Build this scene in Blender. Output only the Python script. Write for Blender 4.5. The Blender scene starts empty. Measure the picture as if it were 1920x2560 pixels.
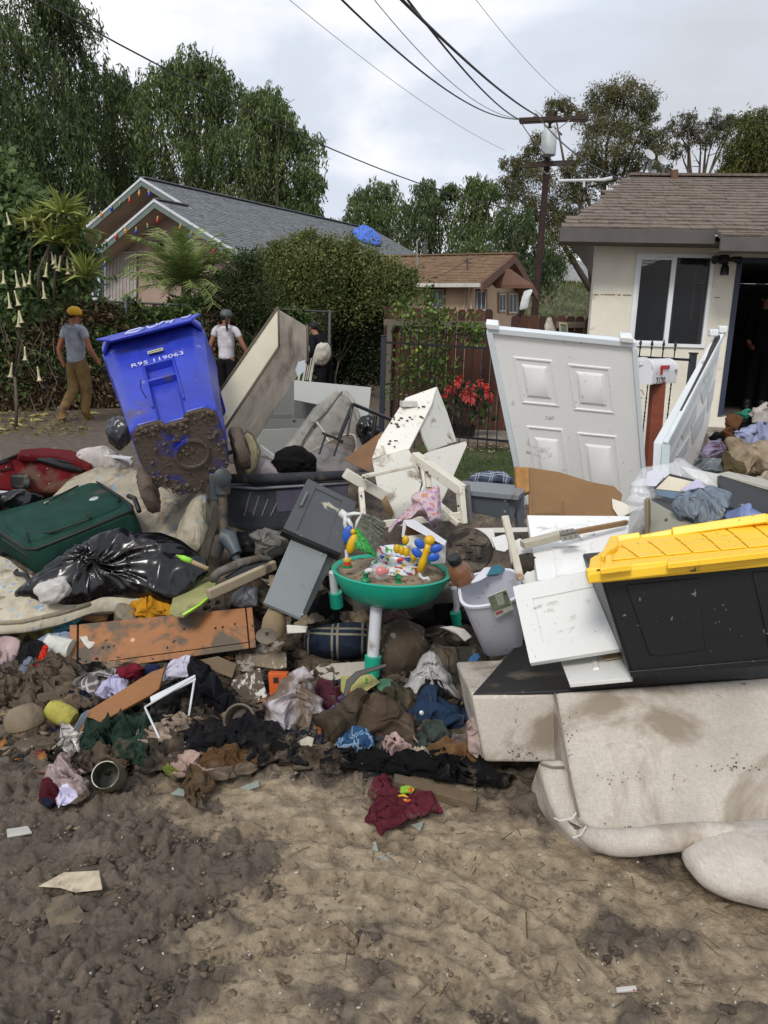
import bpy,bmesh,math,random
import numpy as np
from mathutils import Vector,Matrix,Euler
random.seed(7); RNG = np.random.default_rng(7)
SC = bpy.context.scene
COL = SC.collection
R_ = math.radians
# ---------------- camera,sky,sun,exposure ----------------
F = 1923.0
CAMZ = 1.6; PITCH = 13.1; ROLL = 1.7
cam_d = bpy.data.cameras.new('camera'); cam = bpy.data.objects.new('camera',cam_d); COL.objects.link(cam)
cam_d.sensor_fit = 'VERTICAL'; cam_d.sensor_height = 36; cam_d.sensor_width = 27; cam_d.lens = F/2560*36
cam_d.clip_start = .05; cam_d.clip_end = 2000
RM = Matrix.Rotation(R_(90-PITCH),3,'X') @ Matrix.Rotation(R_(ROLL),3,'Z')
cam.matrix_world = Matrix.Translation((0,0,CAMZ)) @ RM.to_4x4()
SC.camera = cam
RN = np.array(RM)
SUN_EL,SUN_AZ = 44,200          # azimuth clockwise from +Y (the view direction)
w = bpy.data.worlds.new('World'); SC.world = w; w.use_nodes = True
nt = w.node_tree; nt.nodes.clear()
def wn(t,**k):
 n = nt.nodes.new(t)
 for a,b in k.items(): setattr(n,a,b)
 return n
out = wn('ShaderNodeOutputWorld')
sky = wn('ShaderNodeTexSky',sky_type='NISHITA',sun_disc=False)
sky.sun_elevation = R_(SUN_EL); sky.sun_rotation = R_(SUN_AZ); sky.air_density = 1.2; sky.dust_density = 3
b1 = wn('ShaderNodeBackground'); b1.inputs[1].default_value = .11
b2 = wn('ShaderNodeBackground'); b2.inputs[1].default_value = 1.0
tc = wn('ShaderNodeTexCoord')
mp = wn('ShaderNodeMapping'); mp.inputs['Scale'].default_value = (1,1,2.2); mp.inputs['Location'].default_value = (.35,.2,.1)
n1 = wn('ShaderNodeTexNoise'); n1.inputs['Scale'].default_value = 1.9; n1.inputs['Detail'].default_value = 9; n1.inputs['Roughness'].default_value = .52; n1.inputs['Distortion'].default_value = .25
n2 = wn('ShaderNodeTexNoise'); n2.inputs['Scale'].default_value = 1.3; n2.inputs['Detail'].default_value = 6; n2.inputs['Roughness'].default_value = .5
r1 = wn('ShaderNodeValToRGB'); r1.color_ramp.elements[0].position = .33; r1.color_ramp.elements[1].position = .61
r1.color_ramp.elements[0].color = (.50,.52,.56,1); r1.color_ramp.elements[1].color = (.86,.86,.88,1)
e = r1.color_ramp.elements.new(.5); e.color = (.58,.63,.72,1)
r2 = wn('ShaderNodeValToRGB'); r2.color_ramp.elements[0].position = .30; r2.color_ramp.elements[1].position = .55
r2.color_ramp.elements[0].color = (.72,.72,.72,1); r2.color_ramp.elements[1].color = (1,1,1,1)
mx = wn('ShaderNodeMixShader')
L = nt.links.new
L(tc.outputs['Generated'],mp.inputs[0]); L(mp.outputs[0],n1.inputs[0]); L(tc.outputs['Generated'],n2.inputs[0])
L(n1.outputs[0],r1.inputs[0]); L(n2.outputs[0],r2.inputs[0])
L(sky.outputs[0],b1.inputs[0]); L(r1.outputs[0],b2.inputs[0])
L(r2.outputs[0],mx.inputs[0]); L(b1.outputs[0],mx.inputs[1]); L(b2.outputs[0],mx.inputs[2]); L(mx.outputs[0],out.inputs[0])
sd = bpy.data.lights.new('sun','SUN'); sd.energy = 1.6; sd.angle = R_(14); sd.color = (1,.965,.91)
sun = bpy.data.objects.new('sun',sd); COL.objects.link(sun)
az = R_(SUN_AZ); el = R_(SUN_EL)
sdir = Vector((math.sin(az)*math.cos(el),math.cos(az)*math.cos(el),math.sin(el)))
sun.rotation_euler = sdir.to_track_quat('Z','Y').to_euler()
SC.view_settings.view_transform = 'Standard'; SC.view_settings.look = 'None'
SC.view_settings.exposure = 0.34; SC.view_settings.gamma = 1; SC.view_settings.use_curve_mapping = False
SC.cycles.use_denoising = True; SC.cycles.max_bounces = 6; SC.cycles.transparent_max_bounces = 12
# ---------------- pixel -> place ----------------
def ray(px,py):
 px = np.asarray(px,float); py = np.asarray(py,float)
 d = np.stack([(px-960)/F,-(py-1280)/F,-np.ones_like(px)],-1)
 return d @ RN.T
CO = np.array([0,0,CAMZ])
def P(px,py,Y):
 d = ray(px,py); t = np.asarray(Y)/d[...,1]
 return CO + d*t[...,None] if d.ndim > 1 else Vector(CO + d*t)
def G(px,py,z=0):
 d = ray(px,py); return Vector(CO + d*((z-CAMZ)/d[2]))
def proj(p):
 q = (np.asarray(p)-CO) @ RN
 return 960+F*q[...,0]/-q[...,2],1280-F*q[...,1]/-q[...,2]
# ---------------- numpy noise ----------------
def _h(ix,iy,iz,s):
 n = (ix*374761393 + iy*668265263 + iz*2147483647 + s*1274126177) & 0xffffffff
 n = ((n ^ (n >> 13))*1274126177) & 0xffffffff
 n = ((n ^ (n >> 15))*2246822519) & 0xffffffff
 return ((n ^ (n >> 16)) & 0xffff)/65535.0*2-1
def vn(x,y,z=None,s=0):
 """smooth value noise in [-1, 1]"""
 x = np.asarray(x,float); y = np.asarray(y,float)
 z = np.zeros_like(x) if z is None else np.asarray(z,float)
 ix = np.floor(x).astype(np.int64); iy = np.floor(y).astype(np.int64); iz = np.floor(z).astype(np.int64)
 fx = x-ix; fy = y-iy; fz = z-iz
 fx = fx*fx*fx*(fx*(fx*6-15)+10); fy = fy*fy*fy*(fy*(fy*6-15)+10); fz = fz*fz*fz*(fz*(fz*6-15)+10)
 flat = not np.any(fz)
 def lay(k):
  a = _h(ix,iy,iz+k,s); b = _h(ix+1,iy,iz+k,s); c = _h(ix,iy+1,iz+k,s); d = _h(ix+1,iy+1,iz+k,s)
  return (a*(1-fx)+b*fx)*(1-fy)+(c*(1-fx)+d*fx)*fy
 if flat: return lay(0)
 return lay(0)*(1-fz)+lay(1)*fz
def fbm(x,y,z=None,s=0,o=4,g=.5):
 t = 0; a = 1; A = 0; f = 1; c,q = math.cos(.6),math.sin(.6)
 for i in range(o):
  t = t + a*vn(x*f,y*f,None if z is None else z*f,s+i*17); A += a; a *= g; f *= 2.03
  x,y = c*x-q*y+3.1,q*x+c*y-1.7
 return t/A
def ss(a,b,x):
 t = np.clip((np.asarray(x,float)-a)/(b-a),0,1); return t*t*(3-2*t)
def folds(u,v,s=0,f=4.0,an=.4,ang=0.0):
 """cloth-like ridges, about [-1, 1]"""
 c,q = math.cos(ang),math.sin(ang); u,v = c*u+q*v,-q*u+c*v
 wu = vn(u*f*.5+9,v*f*.5,s=s+3); wv = vn(u*f*.5-4,v*f*.5+2,s=s+4)
 a = u*f+wu*.9; b = v*f*an+wv*.6
 r1 = 1-2.6*np.abs(vn(a,b,s=s)); r2 = 1-2.6*np.abs(vn(a*2.1+5+wv*.5,b*2.3+wu*.5,s=s+7)); r3 = vn(a*4.7,b*5,s=s+9)
 return .5*r1+.33*r2+.17*r3
# ---------------- terrain ----------------
def H(x,y):
 x = np.asarray(x,float); y = np.asarray(y,float)
 m = ss(3.3,4.9,y)*(1-ss(6.3,7.6,y))*(1-ss(3.6,5.2,np.abs(x)))
 n = .12*vn(x*1.1,y*1.1,s=5)+.05*vn(x*3,y*3,s=6)
 return m*(.42+n)+ .02*ss(8,30,y)*vn(x*.2,y*.2,s=8)
def S(px,py,lift=0.0):
 """where the ray of a pixel meets the terrain (raised by lift)"""
 d = ray(px,py); sh = d.shape[:-1]; d = d.reshape(-1,3)
 t = np.full(len(d),1.2); dt = .02
 hit = np.zeros(len(d),bool)
 for i in range(420):
  p = CO+d*t[:,None]
  hit |= p[:,2] <= H(p[:,0],p[:,1])+lift
  if hit.all(): break
  t = np.where(hit,t,t*1.01)
 p = CO+d*t[:,None]
 r = p.reshape(sh+(3,))
 return r if sh else Vector(r)
# ---------------- materials ----------------
def srgb(h,k=1.0):
 h = h.lstrip('#'); c = [int(h[i:i+2],16)/255 for i in (0,2,4)]
 return tuple(min(1,k*((x/12.92) if x <= .04045 else ((x+.055)/1.055)**2.4)) for x in c)
MUD = (.105,.079,.056); TAN = (.37,.285,.185)
_mc = {}
def M(col,rough=.6,var=.12,vs=5,dirt=0,dcol=MUD,ds=5,spots=0,bump=0,bs=60,wr=0,wrs=9,metal=0,spec=.5,wear=0,wcol=(.6,.55,.45),wood=0,weave=0,trans=0,alpha=1,coat=0,sheen=0):
 if isinstance(col,str): col = srgb(col)
 key = (tuple(col),rough,var,vs,dirt,tuple(dcol),ds,spots,bump,bs,wr,wrs,metal,spec,wear,wood,weave,trans,alpha,coat,sheen)
 if key in _mc: return _mc[key]
 m = bpy.data.materials.new('surface_%03d' % len(_mc)); _mc[key] = m; m.use_nodes = True
 t = m.node_tree; t.nodes.clear(); N = t.nodes.new; K = t.links.new
 o = N('ShaderNodeOutputMaterial'); p = N('ShaderNodeBsdfPrincipled')
 K(p.outputs[0],o.inputs[0])
 p.inputs['Roughness'].default_value = rough; p.inputs['Metallic'].default_value = metal
 p.inputs['Specular IOR Level'].default_value = spec
 if coat: p.inputs['Coat Weight'].default_value = coat; p.inputs['Coat Roughness'].default_value = .25
 if sheen: p.inputs['Sheen Weight'].default_value = sheen
 if trans: p.inputs['Transmission Weight'].default_value = trans
 if alpha < 1: p.inputs['Alpha'].default_value = alpha
 tc = N('ShaderNodeTexCoord'); co = tc.outputs['Object']
 def noise(sc,det=5,ro=.55,dis=0,vec=None):
  n = N('ShaderNodeTexNoise'); n.inputs['Scale'].default_value = sc; n.inputs['Detail'].default_value = det
  n.inputs['Roughness'].default_value = ro; n.inputs['Distortion'].default_value = dis
  K(vec or co,n.inputs['Vector']); return n.outputs[0]
 def ramp(f,a,b,ca=(0,0,0,1),cb=(1,1,1,1)):
  r = N('ShaderNodeValToRGB'); r.color_ramp.elements[0].position = a; r.color_ramp.elements[1].position = b
  r.color_ramp.elements[0].color = ca; r.color_ramp.elements[1].color = cb; K(f,r.inputs[0]); return r.outputs[0]
 def mix(fac,a,b):
  x = N('ShaderNodeMix'); x.data_type = 'RGBA'
  if hasattr(fac,'type') or not isinstance(fac,(int,float)): K(fac,x.inputs[0])
  else: x.inputs[0].default_value = fac
  for v,i in ((a,6),(b,7)):
   if isinstance(v,tuple): x.inputs[i].default_value = (*v[:3],1)
   else: K(v,x.inputs[i])
  return x.outputs[2]
 cur = col
 lo = tuple(c*(1-var*1.6) for c in col); hi = tuple(min(1,c*(1+var)) for c in col)
 cur = mix(ramp(noise(vs,6,.6),.3,.7),lo,hi)
 if wood:
  mpn = N('ShaderNodeMapping'); mpn.inputs['Scale'].default_value = (1.5,22,22); K(co,mpn.inputs[0])
  cur = mix(ramp(noise(3,6,.6,1.2,mpn.outputs[0]),.35,.65),cur,tuple(c*(1-wood) for c in col))
 if wear: cur = mix(ramp(noise(ds*2.2,8,.7,.6),.66-wear*.2,.70-wear*.2),cur,wcol)
 if weave:
  for sc_ in ((340,30,60),(60,30,340)):
   mw = N('ShaderNodeMapping'); mw.inputs['Scale'].default_value = sc_; K(co,mw.inputs[0]); wn_ = ramp(noise(1,2,.5,0,mw.outputs[0]),.35,.65,(.91,.91,.91,1),(1.05,1.05,1.05,1))
   xm = N('ShaderNodeMix'); xm.data_type = 'RGBA'; xm.blend_type = 'MULTIPLY'; xm.inputs[0].default_value = 1
   K(cur,xm.inputs[6]); K(wn_,xm.inputs[7]); cur = xm.outputs[2]
 dm = None
 if dirt:
  a = .66-dirt*.36
  dm = ramp(noise(ds,9,.62,.4),a-.02,a+.09)
  cur = mix(dm,cur,dcol)
 if spots:
  s_ = ramp(noise(ds*9,3,.6,.8),.70-spots*.12,.72-spots*.12)
  cur = mix(s_,cur,dcol)
 K(cur,p.inputs['Base Color'])
 if dm is not None:
  rr = N('ShaderNodeMapRange'); K(dm,rr.inputs[0]); rr.inputs[3].default_value = rough; rr.inputs[4].default_value = .75; K(rr.outputs[0],p.inputs['Roughness'])
 nor = None
 def addbump(h,st,dist):
  nonlocal nor
  b = N('ShaderNodeBump'); b.inputs['Strength'].default_value = st; b.inputs['Distance'].default_value = dist; K(h,b.inputs['Height'])
  if nor is not None: K(nor,b.inputs['Normal'])
  nor = b.outputs[0]
 if bump: addbump(noise(bs,5,.65),min(1,bump),.01)
 if wr:
  mpn = N('ShaderNodeMapping'); mpn.inputs['Scale'].default_value = (1,1.2,.45); mpn.inputs['Rotation'].default_value = (.3,.5,.7); K(co,mpn.inputs[0])
  n = N('ShaderNodeTexNoise'); n.noise_type = 'RIDGED_MULTIFRACTAL' if hasattr(n,'noise_type') else n.noise_type
  n.inputs['Scale'].default_value = wrs; n.inputs['Detail'].default_value = 3; n.inputs['Distortion'].default_value = .6; K(mpn.outputs[0],n.inputs['Vector'])
  addbump(n.outputs[0],wr,.02)
 if dm is not None: addbump(dm,.35,.004)
 if weave:
  vv = N('ShaderNodeTexWave'); vv.inputs['Scale'].default_value = weave; vv.inputs['Distortion'].default_value = 1.5; vv.bands_direction = 'DIAGONAL'; K(co,vv.inputs[0]); addbump(vv.outputs[0],.12,.002)
 if nor is not None: K(nor,p.inputs['Normal'])
 return m
def cloth(col,**k):
 d = dict(rough=.9,var=.18,vs=9,bump=.3,bs=300,wr=.8,wrs=20,spec=.2); d.update(k); return M(col,**d)
# ---------------- objects ----------------
def npmesh(name,V,faces,uv=None):
 me = bpy.data.meshes.new(name)
 V = np.asarray(V,np.float32)
 if isinstance(faces,np.ndarray):
  n,k = faces.shape
  me.vertices.add(len(V)); me.vertices.foreach_set('co',V.ravel())
  me.loops.add(n*k); me.loops.foreach_set('vertex_index',faces.astype(np.int32).ravel())
  me.polygons.add(n); me.polygons.foreach_set('loop_start',np.arange(0,n*k,k,dtype=np.int32))
  me.update(calc_edges=True)
 else:
  me.from_pydata([tuple(map(float,v)) for v in V],[],[tuple(map(int,f)) for f in faces]); me.update()
 if uv is not None:
  l = me.uv_layers.new(name='UVMap'); idx = np.empty(len(me.loops),np.int32); me.loops.foreach_get('vertex_index',idx)
  l.data.foreach_set('uv',np.asarray(uv,np.float32)[idx].ravel())
 return me
def wloc(o):
 v = Vector((0,0,0))
 while o: v += Vector(o.location); o = o.parent
 return v
def setp(o,label=None,cat=None,group=None,kind=None):
 if label: o['label'] = label
 if cat: o['category'] = cat
 if group: o['group'] = group
 if kind: o['kind'] = kind
 return o
def obj(name,V,Fc,mat,parent=None,label=None,cat=None,group=None,kind=None,smooth=None,bevel=0,sub=0,uv=None,solid=0,seg=2):
 V = np.asarray(V,float).reshape(-1,3)
 if parent is None: loc = np.array([(V[:,0].min()+V[:,0].max())/2,(V[:,1].min()+V[:,1].max())/2,V[:,2].min()])
 else: loc = np.array(wloc(parent))
 me = npmesh(name,V-loc,Fc,uv)
 o = bpy.data.objects.new(name,me); COL.objects.link(o)
 if parent is None: o.location = loc
 else: o.parent = parent
 if mat: me.materials.append(mat)
 if smooth is not None:
  me.shade_smooth()
  if smooth < 180: me.set_sharp_from_angle(angle=R_(smooth))
 if solid:
  md = o.modifiers.new('solid','SOLIDIFY'); md.thickness = solid; md.offset = 0
 if bevel:
  md = o.modifiers.new('bevel','BEVEL'); md.width = bevel; md.segments = seg; md.limit_method = 'ANGLE'; md.angle_limit = R_(35); md.harden_normals = False
  if smooth is None: me.shade_smooth(); me.set_sharp_from_angle(angle=R_(60))
 if sub:
  md = o.modifiers.new('sub','SUBSURF'); md.levels = sub; md.render_levels = sub
 setp(o,label,cat,group,kind); return o
def thing(name,label,cat,loc,group=None):
 o = bpy.data.objects.new(name,None); COL.objects.link(o); o.location = Vector(loc); o.empty_display_size = .1
 return setp(o,label,cat,group)
class MB:
 def __init__(s): s.V = []; s.F = []
 def add(s,V,Fc):
  b = len(s.V); s.V += [tuple(map(float,v)) for v in V]; s.F += [tuple(int(i)+b for i in f) for f in Fc]; return s
 def hexa(s,p):   # 8 points: 4 of one face,4 of the opposite one
  return s.add(p,[(3,2,1,0),(4,5,6,7),(0,1,5,4),(1,2,6,5),(2,3,7,6),(3,0,4,7)])
 def box(s,c,d,rot=None):
  c = Vector(c); h = [x/2 for x in d]; m = rot or Matrix.Identity(3)
  q = [c+m @ Vector((x*h[0],y*h[1],z*h[2])) for z in (-1,1) for x,y in ((-1,-1),(1,-1),(1,1),(-1,1))]
  return s.hexa(q)
 def bar(s,a,b,w,t=None,up=(0,0,1)):
  a = Vector(a); b = Vector(b); t = t or w; d = (b-a).normalized(); u = Vector(up)
  if abs(d.dot(u)) > .98: u = Vector((1,0,0))
  x = d.cross(u).normalized(); y = x.cross(d)
  return s.hexa([a-x*w/2-y*t/2,a+x*w/2-y*t/2,a+x*w/2+y*t/2,a-x*w/2+y*t/2,b-x*w/2-y*t/2,b+x*w/2-y*t/2,b+x*w/2+y*t/2,b-x*w/2+y*t/2])
 def tube(s,path,r,n=8,cap=True):
  path = [Vector(p) for p in path]; k = len(path)
  rs = [r]*k if isinstance(r,(int,float)) else list(r)
  V = []; prev = None
  for i,p in enumerate(path):
   d = (path[min(i+1,k-1)]-path[max(i-1,0)]).normalized()
   if prev is None:
    u = Vector((0,0,1)) if abs(d.z) < .9 else Vector((1,0,0)); x = d.cross(u).normalized()
   else: x = (prev-d*prev.dot(d)).normalized()
   prev = x; y = d.cross(x)
   for j in range(n):
    a = 2*math.pi*j/n; V.append(p+(x*math.cos(a)+y*math.sin(a))*rs[i])
  Fc = [(i*n+j,i*n+(j+1) % n,(i+1)*n+(j+1) % n,(i+1)*n+j) for i in range(k-1) for j in range(n)]
  if cap: Fc += [tuple(range(n))[::-1],tuple((k-1)*n+j for j in range(n))]
  return s.add(V,Fc)
 def lathe(s,prof,m=None,n=24,sx=1,sy=1):
  m = m or Matrix.Identity(4); V = []; k = len(prof)
  for r,z in prof:
   for j in range(n):
    a = 2*math.pi*j/n; V.append(m @ Vector((r*sx*math.cos(a),r*sy*math.sin(a),z)))
  Fc = [(i*n+j,i*n+(j+1) % n,(i+1)*n+(j+1) % n,(i+1)*n+j) for i in range(k-1) for j in range(n)]
  if prof[0][0] > 1e-6: Fc.append(tuple(range(n))[::-1])
  if prof[-1][0] > 1e-6: Fc.append(tuple((k-1)*n+j for j in range(n)))
  return s.add(V,Fc)
 def ell(s,c,a,rot=None,n=12,k=8):
  m = Matrix.Translation(Vector(c)) @ (rot.to_4x4() if rot else Matrix.Identity(4)) @ Matrix.Diagonal((*a,1))
  return s.lathe([(math.sin(math.pi*i/k)+1e-5*(i in (0,k)),-math.cos(math.pi*i/k)) for i in range(k+1)],m,n)
 def build(s,name,mat,parent=None,**k): return obj(name,s.V,s.F,mat,parent,**k)
def frame(o,z,x):
 z = Vector(z).normalized(); x = Vector(x); x = (x-z*x.dot(z)).normalized(); y = z.cross(x)
 m = Matrix((x,y,z)).transposed().to_4x4(); m.translation = Vector(o); return m
class Plane:
 def __init__(s,p,n):
  s.p = np.array(p,float); n = np.array(n,float); n /= np.linalg.norm(n)
  if n @ (s.p-CO) < 0: n = -n
  s.n = n                                     # away from the camera
  u = RN[:,0]; u = u-n*(u@n); s.u = u/np.linalg.norm(u); s.v = np.cross(s.u,n)*-1
  if s.v @ RN[:,1] < 0: s.v = -s.v
 def at(s,px,py,h=0.0):
  """the plane's point behind a pixel, moved h towards the camera side"""
  d = ray(px,py); t = ((s.p-CO)@s.n)/(d@s.n)
  r = CO+d*np.asarray(t)[...,None]-s.n*h if d.ndim > 1 else Vector(CO+d*t-s.n*h)
  return r
 def uv(s,q): q = np.asarray(q)-s.p; return np.stack([q@s.u,q@s.v],-1)
def PL(a,b,c):
 A,B,C_ = P(*a),P(*b),P(*c); return Plane(A,(B-A).cross(C_-A))
def PF(px,py,Y,yaw=0,tilt=0):
 """plane through a pixel at depth Y facing the camera; yaw turns its normal, tilt leans its top away"""
 n = Vector((math.sin(R_(yaw))*math.cos(R_(tilt)),math.cos(R_(yaw))*math.cos(R_(tilt)),-math.sin(R_(tilt))))
 return Plane(P(px,py,Y),n)
def prism_np(poly,pl,th,lift=0):
 a = pl.at([q[0] for q in poly],[q[1] for q in poly],lift); n = len(poly); b = a+pl.n*th
 V = np.concatenate([a,b]); Fc = [tuple(range(n)),tuple(range(2*n-1,n-1,-1))]+[(i,i+n,(i+1) % n+n,(i+1) % n) for i in range(n)]
 return V,Fc
def prism(name,poly,pl,th,mat,parent=None,lift=0,bevel=.003,**k):
 V,Fc = prism_np(poly,pl,th,lift)
 me_uv = pl.uv(V)
 return obj(name,V,Fc,mat,parent,bevel=bevel,uv=me_uv,**k)
class Quad:
 """4 world corners tl, tr, br, bl; pt(s, t, h): s right, t down, h towards the camera"""
 def __init__(s,tl,tr,br,bl):
  s.c = [np.array(x,float) for x in (tl,tr,br,bl)]
  n = np.cross(s.c[1]-s.c[0],s.c[3]-s.c[0]); n /= np.linalg.norm(n)
  if n @ (s.c[0]-CO) > 0: n = -n
  s.n = n
  s.w = np.linalg.norm(s.c[1]-s.c[0]); s.h = np.linalg.norm(s.c[3]-s.c[0])
 def pt(s,a,b,h=0.0):
  c = s.c; return Vector((c[0]*(1-a)+c[1]*a)*(1-b)+(c[3]*(1-a)+c[2]*a)*b+s.n*h)
 def slab(s,mb,a0,a1,b0,b1,h0,h1,ins=0):
  i = ins/s.w; j = ins/s.h
  return mb.hexa([s.pt(a0,b0,h0),s.pt(a1,b0,h0),s.pt(a1,b1,h0),s.pt(a0,b1,h0),s.pt(a0+i,b0+j,h1),s.pt(a1-i,b0+j,h1),s.pt(a1-i,b1-j,h1),s.pt(a0+i,b1-j,h1)])
def QP(pl,tl,tr,br,bl): return Quad(*[pl.at(*q) for q in (tl,tr,br,bl)])
def resample(pts,n,smooth=1):
 p = np.array(pts,float); p = np.vstack([p,p[:1]])
 d = np.r_[0,np.cumsum(np.linalg.norm(np.diff(p,axis=0),axis=1))]
 t = np.linspace(0,d[-1],n,endpoint=False)
 q = np.stack([np.interp(t,d,p[:,i]) for i in range(2)],-1)
 for _ in range(smooth): q = (np.roll(q,1,0)+2*q+np.roll(q,-1,0))/4
 return q
def drape(name,outline,surf,mat,parent=None,bulge=.06,fold=.02,ff=5,an=.4,ang=None,seed=0,n=84,m=26,back=.3,rag=0.0,pw=2.2,up=None,smooth=1,uvs=None,radial=None,**k):
 """closed cloth lump whose outline is given in pixels on a surface (Plane, or 'S' = terrain); dome + folds towards the viewer/up"""
 rs = random.Random(seed*13+5)
 if ang is None: ang = rs.uniform(0,3.1)
 q = resample(outline,n,smooth)
 c = q.mean(0)
 if rag:
  a = np.arange(n)/n*2*math.pi
  q = c+(q-c)*(1+rag*fbm(np.cos(a)*3.1,np.sin(a)*3.1,s=seed,o=3))[:,None]
 rr = np.linspace(0,1,m)[1:]**.8
 px = c[0]+(q[:,0]-c[0])[None,:]*rr[:,None]; py = c[1]+(q[:,1]-c[1])[None,:]*rr[:,None]
 px = np.r_[c[0],px.ravel()]; py = np.r_[c[1],py.ravel()]
 r = np.r_[0,np.repeat(rr,n)]
 if isinstance(surf,Plane): p = surf.at(px,py); nrm = -surf.n
 else:
  p = S(px,py,0.0 if surf == 'S' else surf); nrm = np.array([0,-.25,1.]) ; nrm = nrm/np.linalg.norm(nrm)
 if up is not None: nrm = np.array(up,float)/np.linalg.norm(up)
 u0 = np.cross(nrm,[0,0,1.]) if abs(nrm[2]) < .8 else np.array([1.,0,0]); u0 = u0/np.linalg.norm(u0); v0 = np.cross(nrm,u0)
 u = p@u0; v = p@v0
 fo = folds(u,v,seed,ff,an,ang)
 if radial:
  kx,ky = radial; kp = np.array(surf.at(kx,ky)) if isinstance(surf,Plane) else np.array(S(kx,ky)); du,dv = u-kp@u0,v-kp@v0; rad = np.hypot(du,dv); an_ = np.arctan2(dv,du); wt = np.exp(-rad/.22)[:]; fo = fo*(1-wt)+wt*(1-2.4*np.abs(vn(np.cos(an_)*4.5+rad*2,np.sin(an_)*4.5,s=seed+40)))*1.1
 env = np.clip(1-r**pw,0,1)
 edge = np.clip((1-r)*5,0,1)
 big = vn(u*ff*.45,v*ff*.45,s=seed+31)
 h = bulge*env**.6*(1+.55*big)+fold*fo*(.25+.75*edge)
 lat = .9*fold
 top = p+nrm*h[:,None]+u0*(lat*vn(u*ff*1.3,v*ff*1.3,s=seed+1))[:,None]+v0*(lat*vn(u*ff*1.3,v*ff*1.3,s=seed+2))[:,None]
 bot = p-nrm*(back*bulge*env+.004)[:,None]
 nv = len(p); idx = lambda i,j: 1+i*n+(j % n)
 Fc = [];
 for j in range(n): Fc.append((0,idx(0,j+1),idx(0,j)))
 M_ = m-1
 I = np.arange(M_-1)[:,None]; J = np.arange(n)[None,:]
 a = 1+I*n+J; b = 1+I*n+(J+1) % n; cc = 1+(I+1)*n+(J+1) % n; d = 1+(I+1)*n+J
 qd = np.stack([a,b,cc,d],-1).reshape(-1,4)
 Fc = [tuple(f) for f in Fc]+[tuple(f) for f in qd.tolist()]
 Fb = [tuple(x+nv for x in f)[::-1] for f in Fc]
 rim = [(idx(M_-1,j),idx(M_-1,j+1),idx(M_-1,j+1)+nv,idx(M_-1,j)+nv) for j in range(n)]
 V = np.concatenate([top,bot]); uv = np.stack([np.r_[u,u],np.r_[v,v]],-1)
 return obj(name,V,Fc+Fb+rim,mat,parent,smooth=180,uv=uv,**k)
def lump(name,px,py,Y,w,h,mat,dep=None,seed=0,fold=.03,ff=6,rot=0,n=56,m=34,flat=0,parent=None,pw=1.0,an=.45,boxy=0,irr=.28,**k):
 """crumpled closed lump around a pixel at depth Y; w, h in pixels, dep in metres"""
 c = np.array(P(px,py,Y)); dpt = np.linalg.norm(c-CO)*.97; a = w/2/F*dpt; b = h/2/F*dpt; dd = (dep if dep else (a+b))/2
 th = np.linspace(0,2*math.pi,n,endpoint=False); ph = np.linspace(-math.pi/2,math.pi/2,m)
 TH,PH = np.meshgrid(th,ph)
 ex = 1-boxy*.6
 sg = lambda x: np.sign(x)*np.abs(x)**ex
 x = sg(np.cos(PH))*sg(np.cos(TH)); y = sg(np.cos(PH))*sg(np.sin(TH)); z = sg(np.sin(PH))
 X = np.stack([x,y,z],-1).reshape(-1,3)
 o = fbm(X[:,0]*1.4+seed,X[:,1]*1.4,X[:,2]*1.4,s=seed,o=3)
 L = X*np.array([a,dd,b])*(1+irr*o)[:,None]
 fo = folds(L[:,0]+L[:,1]*.7,L[:,2]+L[:,1]*.5,seed,ff,an,(seed*1.3) % 3)
 nr = X/np.linalg.norm(X,axis=1)[:,None]
 L = L+nr*(fold*fo)[:,None]
 cr,sr = math.cos(R_(rot)),math.sin(R_(rot))
 L = np.stack([L[:,0]*cr-L[:,2]*sr,L[:,1],L[:,0]*sr+L[:,2]*cr],-1)
 V = c+L
 I,J = np.meshgrid(np.arange(m-1),np.arange(n),indexing='ij')
 qd = np.stack([I*n+J,I*n+(J+1) % n,(I+1)*n+(J+1) % n,(I+1)*n+J],-1).reshape(-1,4)
 uv = np.stack([L[:,0],L[:,2]],-1)
 return obj(name,V,qd,mat,parent,smooth=180,uv=uv,**k)
def copy_tree(o,parent=None):
 c = o.copy(); COL.objects.link(c); c.parent = parent
 for ch in list(o.children): copy_tree(ch,c)
 return c
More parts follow.
